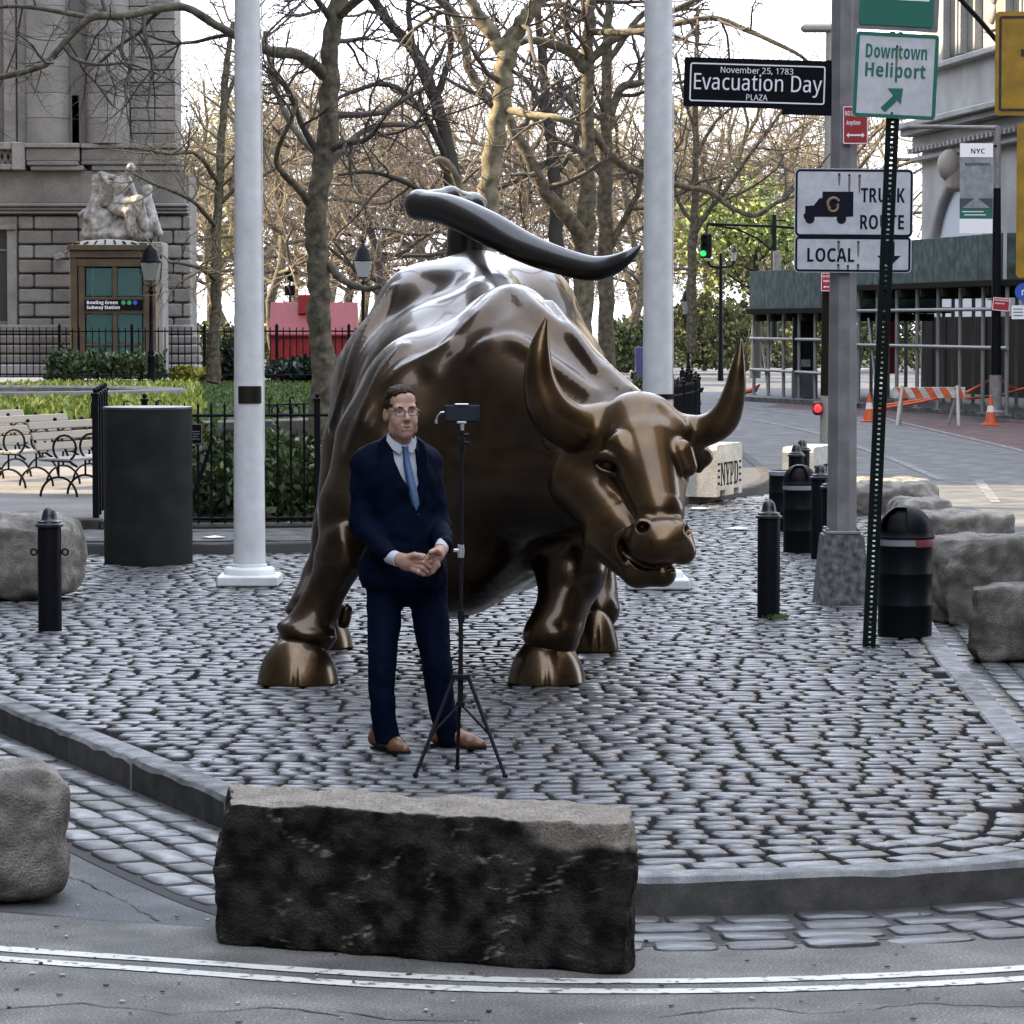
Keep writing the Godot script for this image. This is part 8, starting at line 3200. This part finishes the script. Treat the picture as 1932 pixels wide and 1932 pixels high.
	for q in [[352, 150, 1.0], [392, 178, 1.1], [445, 160, 1.0], [490, 188, 1.2], [528, 140, 0.95], [556, 205, 1.2], [590, 165, 1.05], [650, 150, 1.0], [690, 195, 1.2], [730, 140, 1.0], [775, 175, 1.1], [815, 150, 1.0], [862, 205, 1.25], [935, 170, 1.1], [1000, 145, 1.0], [1062, 190, 1.2], [1175, 150, 1.0], [1215, 205, 1.2], [1262, 165, 1.05], [1335, 185, 1.15], [1395, 150, 1.0], [1440, 200, 1.2], [1490, 165, 1.05], [1545, 190, 1.2], [1610, 150, 1.0], [1690, 175, 1.1]]:
		var at := Vector3(P(q[0], 600, q[1]).x, 0.0, -q[1])
		var lb: String = ["bare golden twigged tree far back, ", "bare pinkish twigged tree far back, ", "bare crooked tree far back, ", "bare dark tree far back, "][i % 4] + names[i]
		var o: Node3D
		if i < 4:
			o = protos[i]
			o.position = at
			o.set_meta("label", lb)
		else:
			o = copy_of(protos[i % 4], at, lb, i * 1.7)
		o.scale = Vector3.ONE * q[2]
		i += 1
	# young green foliage and bushes beyond the street
	leafy("fresh yellow-green leafing tree behind the twin lamp and the green signal", Vector3(P(1425, 600, 132).x, 0.0, -132), Vector3(6.0, 3.6, 5.0), 3.4, 2400, 0.26, [Color(0.09, 0.13, 0.03), Color(0.26, 0.30, 0.09)], 300)
	leafy("pale budding tree right of the customs building", Vector3(P(395, 600, 170).x, 0.0, -170), Vector3(6.5, 9.0, 5.0), 5.0, 3500, 0.24, [Color(0.16, 0.16, 0.05), Color(0.40, 0.38, 0.16)], 301)
	leafy("pale budding tree behind the right flagpole", Vector3(P(1240, 600, 175).x, 0.0, -175), Vector3(8, 9.0, 5.0), 5.0, 3000, 0.24, [Color(0.16, 0.14, 0.05), Color(0.36, 0.33, 0.15)], 302)
	var k := 0
	for q in [[395, 640, 150, 3.4, 1.6], [520, 640, 165, 4.0, 1.8], [700, 640, 160, 3.0, 1.6], [1185, 630, 150, 2.6, 1.7], [1250, 620, 158, 3.6, 2.2], [1330, 610, 152, 3.4, 2.6], [1395, 615, 148, 3.2, 2.4], [1470, 610, 160, 4.0, 2.6], [1570, 620, 156, 4.5, 2.4], [1690, 610, 150, 4.0, 2.6]]:
		var x := P(q[0], 600, q[2]).x
		var nm: String = ["left of the slim lawn tree", "behind the red shed", "behind the bull's left flank", "left of the right flagpole", "behind the right flagpole", "behind the small lamp post", "behind the twin lamp", "at the far end of the scaffold shed", "seen under the far scaffold shed", "between the two scaffold sheds"][k]
		shrub("scrubby olive bush beyond the far street, " + nm, Vector3(x - q[3] * 0.5, 0.0, -q[2] - 1.5), Vector3(x + q[3] * 0.5, q[4] * 1.3, -q[2] + 1.5), 1500, 0.26, [Color(0.035, 0.05, 0.018), Color(0.16, 0.17, 0.06)])
		k += 1

func leafy(label: String, at: Vector3, size: Vector3, y0: float, n: int, leaf: float, ramp: Array, seed_n: int) -> void:
	tr.seed = seed_n
	var o := thing("leafing_tree", label, "tree", at)
	var mbs := [MB.new(), MB.new(), MB.new()]
	var h := y0 + size.y * 0.6
	(mbs[0] as MB).tube([Vector3.ZERO, Vector3(0.1, h * 0.5, 0), Vector3(-0.05, h, 0)], [0.22, 0.16, 0.06], 8)
	for k in 10:
		var a := k * 2.4
		grow(mbs, Vector3(0.05, h * tr.randf_range(0.35, 0.9), 0), Vector3(cos(a), tr.randf_range(0.0, 0.7), sin(a)).normalized(), size.x * 0.4, 0.06, 1, 3, 0.06)
	part("trunk", mbs[0], M.bark_dark, o)
	part("branches", mbs[2], M.twig_dark, o).set_meta("kind", "stuff")
	var lm := leaf_mesh(leaf * 0.7, leaf)
	var xs := []
	var cs := []
	var clumps := []
	for k in 26:
		var c := Vector3(tr.randf_range(-1, 1), tr.randf_range(-1, 1), tr.randf_range(-1, 1))
		if c.length() < 1.0:
			clumps.append(Vector3(0, y0 + size.y * 0.5, 0) + c * size * 0.5)
	while xs.size() < n:
		var c: Vector3 = clumps[tr.randi() % clumps.size()]
		var d := Vector3(tr.randfn(0, 0.35), tr.randfn(0, 0.28), tr.randfn(0, 0.35)) * size.x * 0.28
		var b := Basis.from_euler(Vector3(tr.randf_range(-1.3, 1.3), tr.randf() * TAU, tr.randf_range(-1.3, 1.3))).scaled(Vector3.ONE * tr.randf_range(0.5, 1.2))
		xs.append(Transform3D(b, c + d))
		cs.append((ramp[0] as Color).lerp(ramp[1], tr.randf()))
	many("foliage", lm, xs, M.leaf, o, cs)
